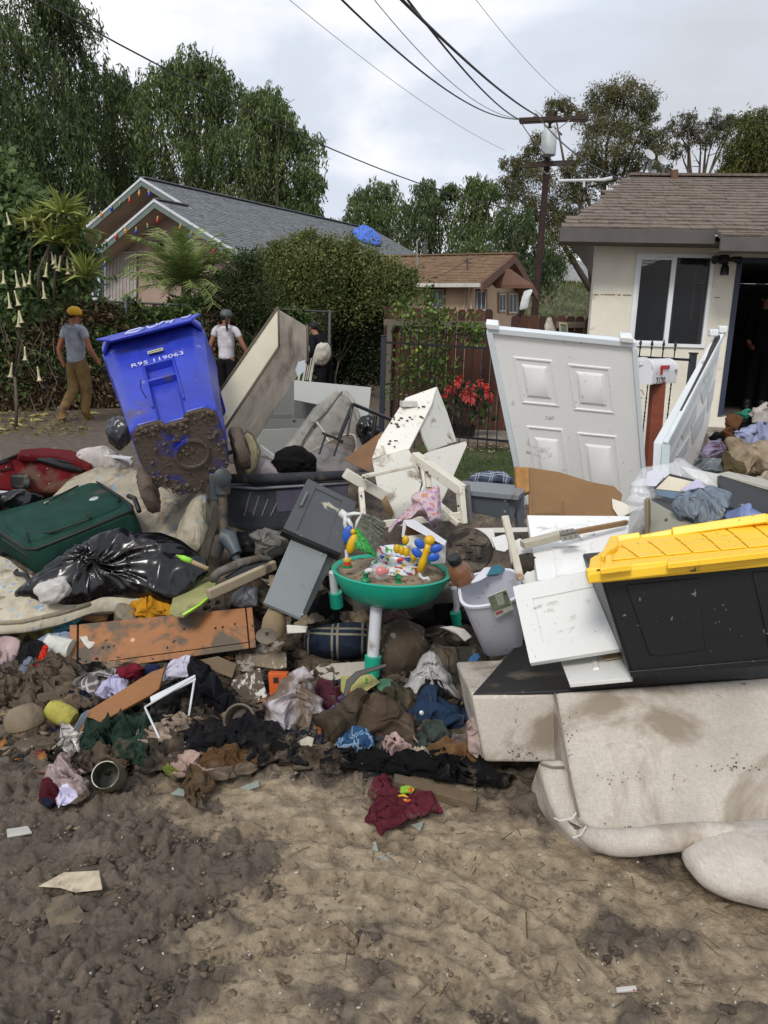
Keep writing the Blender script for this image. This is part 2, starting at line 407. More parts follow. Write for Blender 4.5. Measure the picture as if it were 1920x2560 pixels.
# ---------------- ground ----------------
def ground_mat():
 m = bpy.data.materials.new('mud_and_silt'); m.use_nodes = True; t = m.node_tree; t.nodes.clear(); N = t.nodes.new; K = t.links.new
 o = N('ShaderNodeOutputMaterial'); p = N('ShaderNodeBsdfPrincipled'); K(p.outputs[0],o.inputs[0])
 tc = N('ShaderNodeTexCoord'); at = N('ShaderNodeAttribute'); at.attribute_name = 'mud'
 def no(sc,d=8,r=.65,di=0):
  n = N('ShaderNodeTexNoise'); n.inputs['Scale'].default_value = sc; n.inputs['Detail'].default_value = d; n.inputs['Roughness'].default_value = r; n.inputs['Distortion'].default_value = di
  K(tc.outputs['Object'],n.inputs[0]); return n.outputs[0]
 def ramp(f,*st):
  r = N('ShaderNodeValToRGB'); el = r.color_ramp.elements
  el[0].position,el[0].color = st[0][0],(*st[0][1],1); el[1].position,el[1].color = st[-1][0],(*st[-1][1],1)
  for a,c in st[1:-1]: e = el.new(a); e.color = (*c,1)
  K(f,r.inputs[0]); return r.outputs[0]
 tan = ramp(no(14),(.25,(.13,.098,.066)),(.44,(.26,.20,.13)),(.58,(.375,.295,.195)),(.8,(.49,.40,.28)))
 mud = ramp(no(9,9,.7),(.2,(.05,.039,.029)),(.48,(.115,.09,.067)),(.8,(.21,.165,.12)))
 ad = N('ShaderNodeMath'); ad.operation = 'MULTIPLY_ADD'; K(no(22,6,.7,.6),ad.inputs[0]); ad.inputs[1].default_value = .7; K(at.outputs['Fac'],ad.inputs[2])
 mr = N('ShaderNodeMapRange'); K(ad.outputs[0],mr.inputs[0]); mr.inputs[1].default_value = .52; mr.inputs[2].default_value = 1.04
 mx = N('ShaderNodeMix'); mx.data_type = 'RGBA'; K(mr.outputs[0],mx.inputs[0]); K(tan,mx.inputs[6]); K(mud,mx.inputs[7])
 K(mx.outputs[2],p.inputs['Base Color'])
 rr = N('ShaderNodeMapRange'); K(no(5,5,.6),rr.inputs[0]); rr.inputs[1].default_value = .35; rr.inputs[2].default_value = .65; rr.inputs[3].default_value = .36; rr.inputs[4].default_value = .8
 K(rr.outputs[0],p.inputs['Roughness']); p.inputs['Specular IOR Level'].default_value = .4
 b = N('ShaderNodeBump'); b.inputs['Strength'].default_value = .8; b.inputs['Distance'].default_value = .008; K(no(150,7,.75),b.inputs['Height'])
 b2 = N('ShaderNodeBump'); b2.inputs['Strength'].default_value = .7; b2.inputs['Distance'].default_value = .02; K(no(35,5,.6,.8),b2.inputs['Height']); K(b.outputs[0],b2.inputs['Normal'])
 K(b2.outputs[0],p.inputs['Normal']); return m
GM = ground_mat()
def mudmask(x,y):
 b = fbm(x*1.1+3,y*1.1,s=41,o=3)*.55+fbm(x*3.3,y*3.3,s=43,o=4)*1.0+fbm(x*9,y*9,s=44,o=4)*.75
 bias = .22+.42*ss(2.3,3.0,y)+.7*ss(7,10,y)
 bias = bias+.12*ss(-.2,-.9,x)*(1-ss(2.6,3,y))
 for px,py,rx,ry,k in ((600,2050,.26,.20,-.5),(830,2040,.28,.2,-.5),(1250,2330,.75,.4,-.34),(1000,2130,.35,.2,-.34),(1700,2400,.6,.4,-.22),(560,2350,.25,.12,-.5),
                              (830,2480,.5,.12,.45),(300,2150,.4,.3,.5),(700,2330,.3,.07,.5),(500,2200,.16,.12,.4),(1450,2000,.3,.2,.2),(1500,2350,.3,.05,.5),(980,2420,.1,.06,.6),(660,2130,.16,.14,.5)):
  g = G(px,py); d = ((x-g.x)/rx)**2+((y-g.y)/ry)**2; bias = bias+k*np.exp(-d)
 return np.clip(.5+1.25*(b+bias-.25),0,1)
def ground():
 ys = [1.0]
 while ys[-1] < 7.5: ys.append(ys[-1]*1.0034)
 while ys[-1] < 100: ys.append(ys[-1]*1.022)
 ys = np.array(ys); n = 500; tt = np.linspace(-.7,.7,n)
 Y,T = np.meshgrid(ys,tt,indexing='ij'); X = (Y*.974+.42)*T
 x,y = X.ravel(),Y.ravel()
 m = mudmask(x,y); near = 1-ss(6,12,y)
 wx = x+.02*vn(x*14,y*14,s=3); wy = y+.02*vn(x*14+7,y*14,s=4)
 lump_ = fbm(wx*11,wy*11,s=11,o=5,g=.62); clod = np.abs(vn(wx*21,wy*21,s=15)); fine = fbm(x*60,y*60,s=19,o=3,g=.6); cl2 = np.abs(vn(wx*48+3,wy*48,s=16)); big = fbm(x*3.2,y*3.2,s=17,o=3)
 z = H(x,y)+near*(ss(.35,.8,m)*(.008+.014*lump_+.016*(2*clod-.7)+.008*(2*cl2-.7)*ss(-.2,.3,lump_)+.02*np.maximum(0,big)+.004*fine)+.005*fine+.006*(1-2.4*np.abs(vn(wx*19,wy*19,s=33)))+.010*fbm(x*5,y*5,s=21,o=3)*1.2)
 bigm = ss(2.5,3.1,y)*near; z += bigm*(.012*fbm(x*6,y*6,s=23,o=4)+.015*np.maximum(0,lump_)*m)
 z += (1-near)*.02*fbm(x*1.6,y*1.6,s=27,o=4)
 # curved tyre tracks with tread blocks
 for (cx,cy,r0,w0) in ((*G(800,2700)[:2],.62,.05),(*G(760,2820)[:2],.50,.05),(*G(620,2900)[:2],1.02,.06)):
  d = np.hypot(x-cx,y-cy); a = np.arctan2(y-cy,x-cx)
  band = np.exp(-((d-r0)/w0)**4)*ss(.25,.5,a)*(1-ss(2.5,2.9,a))
  tread = np.maximum(0,np.sin(a*70))*np.maximum(0,np.sin((d-r0)*120))
  z += band*(-.018+.02*tread)
  z += .014*np.exp(-((np.abs(d-r0)-w0)/.012)**2)*ss(.25,.5,a)*(1-ss(2.5,2.9,a))
  m = np.clip(m-band*.3,0,1)
 V = np.stack([x,y,z],-1); r = len(ys)
 I,J = np.meshgrid(np.arange(r-1),np.arange(n-1),indexing='ij')
 Fq = np.stack([I*n+J,I*n+J+1,(I+1)*n+J+1,(I+1)*n+J],-1).reshape(-1,4)
 me = npmesh('ground',V,Fq); me.shade_smooth(); me.materials.append(GM)
 a = me.attributes.new('mud','FLOAT','POINT'); a.data.foreach_set('value',m.astype(np.float32))
 o = bpy.data.objects.new('ground',me); COL.objects.link(o); o['kind'] = 'structure'
ground()
me = npmesh('ground',[(-300,-60,-.06),(300,-60,-.06),(300,600,-.06),(-300,600,-.06)],[(0,1,2,3)]); me.materials.append(GM)
a = me.attributes.new('mud','FLOAT','POINT'); a.data.foreach_set('value',[1.]*4)
o = bpy.data.objects.new('ground',me); COL.objects.link(o); o['kind'] = 'structure'
# ---------------- foliage ----------------
def leafmat(c1,c2,c3=None,trans=.25,rough=.55):
 key = ('leaf',c1,c2,c3)
 if key in _mc: return _mc[key]
 m = bpy.data.materials.new('leaf_%03d' % len(_mc)); _mc[key] = m; m.use_nodes = True; t = m.node_tree; t.nodes.clear(); N = t.nodes.new; K = t.links.new
 o = N('ShaderNodeOutputMaterial'); p = N('ShaderNodeBsdfPrincipled'); tr = N('ShaderNodeBsdfTranslucent'); ms = N('ShaderNodeMixShader')
 g = N('ShaderNodeNewGeometry'); tc = N('ShaderNodeTexCoord'); no = N('ShaderNodeTexNoise'); no.inputs['Scale'].default_value = .6; no.inputs['Detail'].default_value = 4; K(tc.outputs['Object'],no.inputs[0])
 r = N('ShaderNodeValToRGB'); r.color_ramp.elements[0].color = (*srgb(c1),1); r.color_ramp.elements[1].color = (*srgb(c3 or c2),1)
 e = r.color_ramp.elements.new(.6); e.color = (*srgb(c2),1)
 ad = N('ShaderNodeMath'); ad.operation = 'MULTIPLY_ADD'; K(g.outputs['Random Per Island'],ad.inputs[0]); ad.inputs[1].default_value = .75;
 mr = N('ShaderNodeMapRange'); K(no.outputs[0],mr.inputs[0]); mr.inputs[1].default_value = .3; mr.inputs[2].default_value = .7; mr.inputs[3].default_value = 0; mr.inputs[4].default_value = .35; K(mr.outputs[0],ad.inputs[2])
 K(ad.outputs[0],r.inputs[0]); K(r.outputs[0],p.inputs['Base Color']); K(r.outputs[0],tr.inputs[0]); p.inputs['Roughness'].default_value = rough; p.inputs['Specular IOR Level'].default_value = .3
 ms.inputs[0].default_value = trans; K(p.outputs[0],ms.inputs[1]); K(tr.outputs[0],ms.inputs[2]); K(ms.outputs[0],o.inputs[0]); return m
def unit(a): return a/np.maximum(1e-9,np.linalg.norm(a,axis=-1,keepdims=True))
def leaves_np(p,d,l,w,rng):
 """rhombus leaves: base points p, directions d"""
 d = unit(d); s = unit(np.cross(d,rng.normal(size=d.shape))); l = np.asarray(l).reshape(-1,1)*np.ones((len(p),1)); w = np.asarray(w).reshape(-1,1)*np.ones((len(p),1))
 V = np.stack([p,p+d*l*.45+s*w/2,p+d*l,p+d*l*.45-s*w/2],1).reshape(-1,3)
 return V,np.arange(len(p)*4).reshape(-1,4)
def leafobj(name,chunks,mat,parent=None,**k):
 V = np.concatenate([c[0] for c in chunks]); b = 0; Fs = []
 for c in chunks: Fs.append(c[1]+b); b += len(c[0])
 return obj(name,V,np.concatenate(Fs),mat,parent,**k)
BARK = M((.11,.085,.065),.9,.3,6,bump=.8,bs=25)
def limbs(parent,base,targets,r0,mat=BARK,name='trunk',seed=0,fork=.45):
 rs = random.Random(seed); mb = MB(); base = Vector(base)
 c = sum((Vector(t) for t in targets),Vector())/len(targets)
 fk = base.lerp(c,fork); fk.x = base.x*.5+fk.x*.5
 mb.tube([base,base.lerp(fk,.5)+Vector((rs.uniform(-.15,.15),0,0)),fk],[r0,r0*.8,r0*.62],8)
 br = MB()
 for t in targets:
  t = Vector(t); a = fk.lerp(t,.35)+Vector((rs.uniform(-.3,.3),rs.uniform(-.3,.3),rs.uniform(.1,.5)))
  b = fk.lerp(t,.7)+Vector((rs.uniform(-.3,.3),rs.uniform(-.3,.3),rs.uniform(0,.4)))
  br.tube([fk-(fk-base)*.05,a,b,t],[r0*.42,r0*.28,r0*.16,r0*.05],6)
  for _ in range(3):
   s = a.lerp(t,rs.uniform(.2,.9)); e = s+Vector((rs.uniform(-1,1),rs.uniform(-1,1),rs.uniform(-.2,.9)))*(t-fk).length*.22
   br.tube([s,s.lerp(e,.5)+Vector((0,0,.06)),e],[r0*.12,r0*.07,r0*.02],5)
 mb.build(name,mat,parent,smooth=180); br.build('limbs',mat,parent,smooth=180)
def tree(name,label,lobes,Y,style,mat,base_px,seed,r0=.3,dens=1.0,leaf=1.0,group=None,spread=.9,trunk_targets=None,fork=.45):
 rng = np.random.default_rng(seed)
 bx = P(base_px,830,Y); base = Vector((bx.x,Y,float(H(bx.x,Y))-.02))
 root = thing(name,label,'tree',base,group)
 ch = []; cs = []
 for i,(lx,ly,lr) in enumerate(lobes):
  yy = Y+rng.uniform(-1,1)*spread*lr*Y/1950
  c = np.array(P(lx,ly,yy)); r = lr*Y/1950; cs.append(c)
  if style == 'pepper':
   ns = int(165*dens*max(.5,(lr/80))**1.2)
   q = unit(rng.normal(size=(ns,3)))*rng.uniform(.35,1.0,(ns,1))**.5*r*np.array([1,1,.95]); q[:,2] = np.abs(q[:,2])*rng.choice([1,1,1,-.6],ns)
   q *= (1+.5*vn(unit(q)[:,0]*2.2+seed+i*5,unit(q)[:,2]*2.2,unit(q)[:,1]*2.2,s=i))[:,None]; st = c+q+np.array([0,0,.05*r]); hang = rng.uniform(.35,1.15,ns)*r*.95
   k = 15; tt = np.linspace(0,1,k)
   outd = unit(q*np.array([1,1,0])+1e-6)
   pos = st[:,None,:]+np.stack([outd[:,0:1]*tt**.5*.16*r,outd[:,1:2]*tt**.5*.16*r,.10*r*np.sin(tt*3.1)[None]-hang[:,None]*tt[None]**1.4],-1)
   pos = pos.reshape(-1,3)+rng.normal(size=(ns*k,3))*.05*leaf
   d = rng.normal(size=(ns*k,3))*.45+np.array([0,0,-1.0])
   ch.append(leaves_np(pos,d,rng.uniform(.16,.34,ns*k)*leaf,rng.uniform(.035,.08,ns*k)*leaf,rng))
  elif style == 'gum':
   nc = int(46*dens*max(.5,lr/60)**1.3)
   cc = c+unit(rng.normal(size=(nc,3)))*rng.uniform(.3,1,(nc,1))**.6*r*np.array([1,1,.8])
   k = 46; pos = np.repeat(cc,k,0)+rng.normal(size=(nc*k,3))*r*.17*np.array([1,1,.8])
   d = rng.normal(size=(nc*k,3))*.7+np.array([0,0,-.7])
   ch.append(leaves_np(pos,d,rng.uniform(.14,.30,nc*k)*leaf,rng.uniform(.035,.06,nc*k)*leaf,rng))
  else:   # bushy
   nc = int(60*dens*max(.5,lr/60)**1.5)
   cc = c+unit(rng.normal(size=(nc,3)))*rng.uniform(.4,1,(nc,1))**.5*r
   k = 40; pos = np.repeat(cc,k,0)+rng.normal(size=(nc*k,3))*r*.13
   d = rng.normal(size=(nc*k,3))+np.repeat(unit(cc-c),k,0)*.8+np.array([0,0,.3])
   ch.append(leaves_np(pos,d,rng.uniform(.06,.12,nc*k)*leaf,rng.uniform(.03,.05,nc*k)*leaf,rng))
 leafobj('crown',ch,mat,root)
 cs.sort(key=lambda c: -c[2]); tg = trunk_targets or cs[::max(1,len(cs)//7)]
 limbs(root,base,tg,r0,seed=seed,fork=fork)
 return root
PEP = leafmat('#34432a','#576b3e','#858f54',.35); PEPD = leafmat('#2e3b26','#4a5c38','#717d4a',.35)
GUM = leafmat('#3d4429','#5d6140','#82704a',.3); GRN = leafmat('#2c3a1c','#4d5c2e','#6f7838')
tree('pepper_tree','tall weeping pepper tree running off the top left corner above the trumpet flowers',[(40,20,110),(165,55,60),(150,20,50),(30,170,130),(165,170,75),(10,330,150),(170,290,75),(130,400,120),(30,480,130),(180,480,80),(-80,100,140),(-90,300,150)],33,'pepper',PEPD,60,1,.4,1.15)
tree('pepper_tree','weeping pepper tree with the highest crown behind the grey gabled roof',[(475,165,42),(520,190,45),(440,195,42),(560,235,50),(395,230,50),(480,250,85),(560,320,90),(400,330,95),(470,400,110),(560,450,100),(390,480,90),(350,260,40)],37,'pepper',PEP,470,2,.4,1.1)
tree('pepper_tree','weeping pepper tree left of the highest one, over the peak of the grey roof',[(260,230,60),(230,300,70),(310,300,65),(250,390,95),(330,420,80),(230,490,90),(320,500,70),(290,215,35)],39,'pepper',PEPD,280,3,.35,1.1)
tree('pepper_tree','weeping pepper tree at the right end of the row, drooping down to the grey roof',[(670,255,38),(700,290,40),(640,270,45),(680,330,65),(750,360,45),(620,370,80),(720,420,75),(770,460,40),(640,480,90),(740,500,50),(560,540,70),(700,560,70),(770,530,30)],35,'pepper',PEP,680,4,.35,1.1)
tree('pepper_tree','lower dark green tree right of the blue tarp, left of three behind the brown roof',[(910,500,35),(960,480,35),(940,540,55),(1000,540,50),(900,580,60),(980,610,60),(905,545,45)],44,'pepper',PEP,940,5,.25,1.1)
tree('pepper_tree','narrow dark green tree, middle of three behind the brown roof',[(1065,480,28),(1055,520,40),(1100,540,45),(1040,580,60),(1100,610,60),(1125,480,22)],42,'pepper',PEPD,1070,6,.25,1.1)
tree('pepper_tree','tall narrow green tree, right of three behind the brown roof beside the gum tree',[(1190,470,30),(1215,480,28),(1180,510,42),(1200,560,50),(1160,590,50),(1240,610,60),(1190,650,60)],41,'pepper',PEP,1190,7,.25,1.1)
tree('pepper_tree','dark green tree low behind the utility pole and the wooden fence',[(1290,560,50),(1310,620,60),(1270,660,60),(1330,690,55),(1240,720,50),(1375,660,40)],36,'pepper',PEPD,1300,8,.25,1.1)
tree('gum_tree','tall open reddish grey gum tree with bare limbs behind the utility pole',[(1500,240,38),(1550,225,42),(1600,245,42),(1625,280,28),(1530,290,60),(1480,300,42),(1385,270,28),(1420,275,28),(1520,360,62),(1470,390,40),(1590,330,40),(1640,350,30),(1620,390,40),(1320,410,42),(1280,420,30),(1270,470,35),(1340,460,55),(1300,520,55),(1400,520,50),(1370,570,60),(1450,470,45),(1440,560,60),(1400,620,50),(1350,360,30),(1500,440,40),(1560,420,40),(1430,420,30)],43,'gum',GUM,1480,9,.45,1.15,fork=.38)
tree('gum_tree','thin sparse gum tree showing sky through it over the brown shingle ridge',[(1690,320,30),(1720,300,28),(1750,330,32),(1790,300,30),(1815,325,30),(1700,370,28),(1780,350,26),(1830,300,22),(1660,420,25)],46,'gum',leafmat('#3c3f30','#55553f','#77705a'),1720,10,.25,.85,fork=.7)
tree('gum_tree','dense olive green tree cut off by the right edge above the brown roof',[(1900,310,45),(1870,340,45),(1930,360,60),(1850,390,45),(1880,420,45),(1950,430,60),(1815,440,25)],40,'gum',leafmat('#33402a','#50592c','#777532'),1900,11,.3,1.7,fork=.7)
# hill and its retaining wall
def hill():
 nx,ny = 60,26; V = []
 for j in range(ny):
  for i in range(nx):
   x = -30+i*1.6; y = 44+j*2.0; t = min(1,j/14); z = 6.6*float(ss(0,1,t))*float(ss(-4,12,x*.8+4))-.3+.25*float(fbm(x*.3,y*.3,s=3))
   V.append((x,y,z))
 Fc = [(j*nx+i,j*nx+i+1,(j+1)*nx+i+1,(j+1)*nx+i) for j in range(ny-1) for i in range(nx-1)]
 m = M((.085,.10,.045),.95,.5,.35,dirt=.35,dcol=(.12,.085,.06),ds=.25,bump=.8,bs=3)
 o = obj('hill',V,Fc,m,None,smooth=180); o['kind'] = 'structure'
 rng = np.random.default_rng(5); n = 16000; x = rng.uniform(4,30,n); y = rng.uniform(44,74,n)
 t = np.minimum(1,(y-44)/28); z = 6.6*ss(0,1,t)*ss(-4,12,x*.8+4)-.3
 ch = leaves_np(np.stack([x,y,z],-1),rng.normal(size=(n,3))*.5+np.array([0,0,1.]),rng.uniform(.2,.5,n),.08,rng)
 leafobj('weeds',[ch],leafmat('#3f4a26','#5a6232','#6e5c40'),None,kind='stuff')
hill()
wl = MB(); a_,b_ = P(1290,662,72),P(1500,640,72)
wl.hexa([(a_.x,72,6.2),(b_.x+14,74,6.2),(b_.x+14,74.4,6.2),(a_.x,72.4,6.2),(a_.x,72,a_.z+.3),(b_.x+14,74,a_.z+1.3),(b_.x+14,74.4,a_.z+1.3),(a_.x,72.4,a_.z+.3)])
wl.build('retaining_wall',M((.36,.38,.38),.9,.1,1,dirt=.2),label='pale grey retaining wall along the top of the hill',cat='wall')
# ---------- nearer plants ----------
def stem_bush(name,label,lobes,Y,mat,px0,seed,leaf,dens=1,group=None,spread=.6,cat='shrub',k=40,down=.0,base=None):
 rng = np.random.default_rng(seed); bx = P(px0,830,Y); bz = float(H(bx.x,Y)); root = thing(name,label,cat,base or (bx.x,Y,bz),group); ch = []; cs = []
 for lx,ly,lr in lobes:
  r = lr*Y/1950; c = np.array(P(lx,ly,Y+rng.uniform(-1,1)*spread*r)); cs.append(c); nc = int(70*dens*(r/.5)**1.6)+6
  dr_ = unit(rng.normal(size=(nc,3))); cc = c+dr_*(rng.uniform(.3,1,(nc,1))**.5*r*(1+.35*vn(dr_[:,0]*3+lx,dr_[:,2]*3,dr_[:,1]*3,s=seed))[:,None])
  pos = np.repeat(cc,k,0)+rng.normal(size=(nc*k,3))*(.07+.14*r)
  d = rng.normal(size=(nc*k,3))+np.repeat(unit(cc-c),k,0)*.6+np.array([0,0,.25-down])
  ch.append(leaves_np(pos,d,rng.uniform(.6,1.3,nc*k)*leaf,rng.uniform(.35,.6,nc*k)*leaf,rng))
 o = leafobj('foliage',ch,mat,root)
 limbs(root,root.location,cs[::max(1,len(cs)//5)],.03,name='stem',seed=seed,fork=.3)
 return root
stem_bush('large_shrub','big rounded olive green shrub at the end of the grey roof beside the driveway',[(830,675,45),(750,665,42),(700,690,45),(900,680,40),(955,695,38),(1000,715,30),(790,632,22),(720,628,18),(860,642,20),(930,652,16),(690,622,12),(745,600,12),(775,592,10),(815,612,12),(880,622,12),(985,670,14),(660,640,14),(1025,690,12),(870,680,70),(780,690,75),(700,710,55),(950,720,60),(860,750,70),(770,770,60),(1010,730,28)],19,leafmat('#434f2a','#66713f','#8c9054',.35),850,21,.08,.95)
stem_bush('hedge','dark leafy hedge below the big shrub at the back of the driveway',[(820,800,60),(900,800,60),(960,810,45),(850,870,55),(930,870,55),(985,860,30),(780,860,50),(900,920,40),(960,920,30),(820,930,35),(700,800,45),(650,830,40),(660,900,40)],19.6,leafmat('#1c2415','#2c361e','#434c2b'),880,22,.085,2.6,cat='hedge')
BR = leafmat('#43382c','#665642','#877659'); DKG = leafmat('#32442a','#516636','#72834a')
def fencept(t,z): # chain link fence line
 a = P(-150,900,13.5); b = P(830,900,18.0); return Vector((a.x+(b.x-a.x)*t,a.y+(b.y-a.y)*t,z))
def vine_hedge():
 rng = np.random.default_rng(31); root = thing('vine_hedge','thick hedge of dried brown vines and dark leaves along the chain link fence','hedge',fencept(.4,0)+Vector((-.3,.6,0)))
 n = 120000; t = rng.uniform(-.05,.93,n); z = rng.uniform(0,1,n)**.85*(2.02+.12*np.sin(t*23)+.16*vn(t*30,t*3,s=2)); off = rng.uniform(0,1,n)**1.6*.8-.02
 a = np.array(fencept(0,0)); b = np.array(fencept(1,0)); pos = a+(b-a)*t[:,None]; pos[:,2] = z
 nrm = unit(np.array([-(b-a)[1],(b-a)[0],0.])); pos += nrm*(off*(1+.3*vn(t*40,z*3,s=4)))[:,None]
 d = rng.normal(size=(n,3))+np.array([0,0,-.5]); gr = vn(t*14,z*2.2,s=9)+(z-1.0)*.3+rng.normal(size=n)*.3 > .0
 for nm,sel,mt in (('dry_leaves',~gr,BR),('green_leaves',gr,DKG)):
  leafobj(nm,[leaves_np(pos[sel],d[sel],rng.uniform(.09,.20,sel.sum()),rng.uniform(.035,.08,sel.sum()),rng)],mt,root)
 mb = MB(); rs = random.Random(4)
 for i in range(170):
  tt = rs.uniform(0,.92); p = fencept(tt,rs.uniform(.1,1.9))+Vector(nrm)*rs.uniform(-.06,.3); q = [p]
  for _ in range(4): p = p+Vector((rs.uniform(-.3,.3),rs.uniform(-.1,.1),rs.uniform(-.5,.25))); q.append(p)
  mb.tube(q,.008,4)
 mb.build('vines',M((.16,.12,.085),.9),root)
vine_hedge()
def chain_fence():
 root = thing('chain_link_fence','rusty chain link fence with grey posts in front of the vine hedge','fence',fencept(.45,0))
 M_ = M((.10,.095,.09),.6,metal=.4); L_ = (fencept(1,0)-fencept(0,0)).length; mb = MB(); z1 = 2.0
 k = int(L_/.075)
 for i in range(-27,k):
  for sg in (1,-1):
   a0 = i*.075 if sg > 0 else i*.075+z1; a1 = a0+z1*sg
   lo,hi = 0.,1.
   def cl(a): return min(max(a,0),L_)
   s0,s1 = cl(a0),cl(a1)
   if abs(s1-s0) < .02: continue
   za = (s0-a0)*sg; zb = (s1-a0)*sg
   pa = fencept(s0/L_,.03+za); pb = fencept(s1/L_,.03+zb)
   mb.tube([pa,pb],.0016,3,False)
 mb.build('chain_link_mesh',M_,root)
 tr = MB(); tr.tube([fencept(0,2.03),fencept(1,2.03)],.022,8); tr.build('top_rail',M_,root,smooth=60)
 for t in (.02,.215,.41,.605,.8,.99):
  p = MB(); p.tube([fencept(t,-.1),fencept(t,2.07)],.032,10); p.build('post',M((.14,.15,.15),.6,metal=.3),root,smooth=60)
chain_fence()
# angel's trumpet
tr_ = stem_bush('trumpet_flower_bush','green angel\'s trumpet bush hung with long cream flowers at the left edge',[(30,480,38),(80,540,45),(20,560,55),(120,600,50),(60,630,60),(160,650,45),(200,640,30),(20,690,50),(100,690,50),(190,690,35),(30,760,40),(110,740,30),(-20,460,50),(0,440,30)],11.6,leafmat('#3e5433','#5a7045','#7f9358'),20,33,.13,1.3,k=26,down=.35)
FLW = M((.56,.51,.31),.7,.3,30,trans=0)
def trumpet(px,py,ln=.22,s=1.0):
 p = P(px,py,11.0); ln *= random.uniform(.75,1.1); mb = MB(); m = Matrix.Translation(p) @ Matrix.Rotation(random.uniform(-.25,.25),4,'Y') @ Matrix.Rotation(math.pi,4,'X')
 mb.lathe([(.008,0),(.010,ln*.15),(.013,ln*.45),(.017,ln*.7),(.024,ln*.9),(.046*s,ln*1.0),(.040*s,ln*1.01),(.018,ln*.85),(.005,ln*.5)],m,10); return mb
for px,py in ((58,548),(78,552),(100,545),(128,545),(142,550),(16,545),(250*.47,705*.95),(128,642),(152,652),(167,660),(178,660),(38,690),(55,698),(76,690),(8,690),(20,745),(36,740),(48,790),(107,720),(62,880),(93,930),(47,790),(138,650),(30,920)):
 trumpet(px,py-14).build('flower',FLW,tr_,smooth=180)
def rosette(name,label,px,py,Y,r,mat,seed,n=58,group=None,stem=True,cat='plant',up=.35,w=.024,zb=None):
 rs = random.Random(seed); c = P(px,py,Y); root = thing(name,label,cat,(c.x,c.y,zb if zb is not None else float(H(c.x,c.y))),group); mb = MB()
 for i in range(n):
  a = i*2.4; e = rs.uniform(-.35,1.2); d = Vector((math.cos(a)*math.cos(e),math.sin(a)*math.cos(e),math.sin(e)+up*.5)).normalized(); L_ = r*rs.uniform(.75,1.1)
  s = d.cross(Vector((rs.uniform(-1,1),rs.uniform(-1,1),1))).normalized()*w
  p1 = c+d*L_*.5+Vector((0,0,.04*r)); p2 = c+d*L_-Vector((0,0,.22*r*rs.random()))
  mb.add([c-s*.5,c+s*.5,p1+s,p2,p1-s],[(0,1,2,4),(4,2,3)])
 mb.build('leaves',mat,root)
 if stem:
  t = MB(); b0 = c+Vector((-.35,.25,-.75)); t.tube([b0,b0.lerp(c,.5)+Vector((-.08,.0,.0)),c],[.022,.02,.014],6); t.build('stem',BARK,root,smooth=180)
 return root
DR = leafmat('#5a6632','#808c44','#aaaa5e')
for i,(px,py,r,lb) in enumerate(((155,535,.46,'spiky yellow green rosette plant, highest one against the dark trees'),(107,555,.36,'spiky rosette plant left of the highest rosette, above the cream flowers'),(200,575,.40,'spiky rosette plant touching the left end of the grey eave'),(130,600,.38,'spiky rosette plant in the middle, below the highest rosette'),(170,610,.34,'spiky rosette plant just under the eave end rosette'),(80,570,.34,'darker spiky rosette plant half sunk in the trumpet bush'),(215,690,.42,'spiky rosette plant lowest down beside the white framed window'))):
 rosette('spiky_plant',lb,px,py,10.9+.12*(i % 3),r,DR,50+i,stem=i < 6,group='spiky rosette plants by the grey gable')
# palm
def palm():
 rs = random.Random(9); c = P(465,715,17.2); root = thing('date_palm','small feathery date palm in front of the pinkish gable wall','palm',(c.x,c.y,0)); g = MB(); rb = MB()
 for i in range(60):
  a = i*2.399+rs.uniform(-.2,.2); e = rs.uniform(.0,1.45); L_ = rs.uniform(1.15,1.6); h = Vector((math.cos(a),math.sin(a),0)); pts = []
  for k in range(9):
   t = k/8; ang = e-t*t*rs.uniform(.7,1.1);
   pts.append((pts[-1]+(h*math.cos(ang)+Vector((0,0,math.sin(ang))))*L_/8) if pts else c.copy())
  rb.tube(pts,[.012]*8+[.004],4)
  s0 = h.cross(Vector((0,0,1)))
  for k in range(30):
   t = .12+.88*k/30; j = t*8; a0 = pts[int(min(j,7))]; a1 = pts[min(int(j)+1,8)]; p = a0.lerp(a1,j-int(j)); d = (a1-a0).normalized(); ll = .30*math.sin(min(1,t*1.2+.2)*2.4)+.06
   for sg in (1,-1):
    dr = (s0*sg*.9+d*.7+Vector((0,0,rs.uniform(-.35,.25)))).normalized(); w_ = d*.012; tip = p+dr*ll-Vector((0,0,.05))
    g.add([p-w_,p+w_,p.lerp(tip,.5)+w_,tip,p.lerp(tip,.5)-w_],[(0,1,2,4),(4,2,3)])
 g.build('fronds',leafmat('#52663a','#788c4e','#a5ac6a'),root); rb.build('ribs',M('#7a8048',.6),root)
 t = MB(); t.tube([Vector((c.x,c.y,-.02)),c],[.12,.10],10); t.build('trunk',BARK,root,smooth=180)
palm()
stem_bush('shrub','dark green shrub under the palm beside the right eave corner of the grey roof',[(600,690,38),(640,720,42),(590,740,45),(560,720,30),(650,760,40),(540,760,35),(620,650,22)],16.5,leafmat('#1c2712','#33421f','#4a5a2a'),600,23,.07,.7)
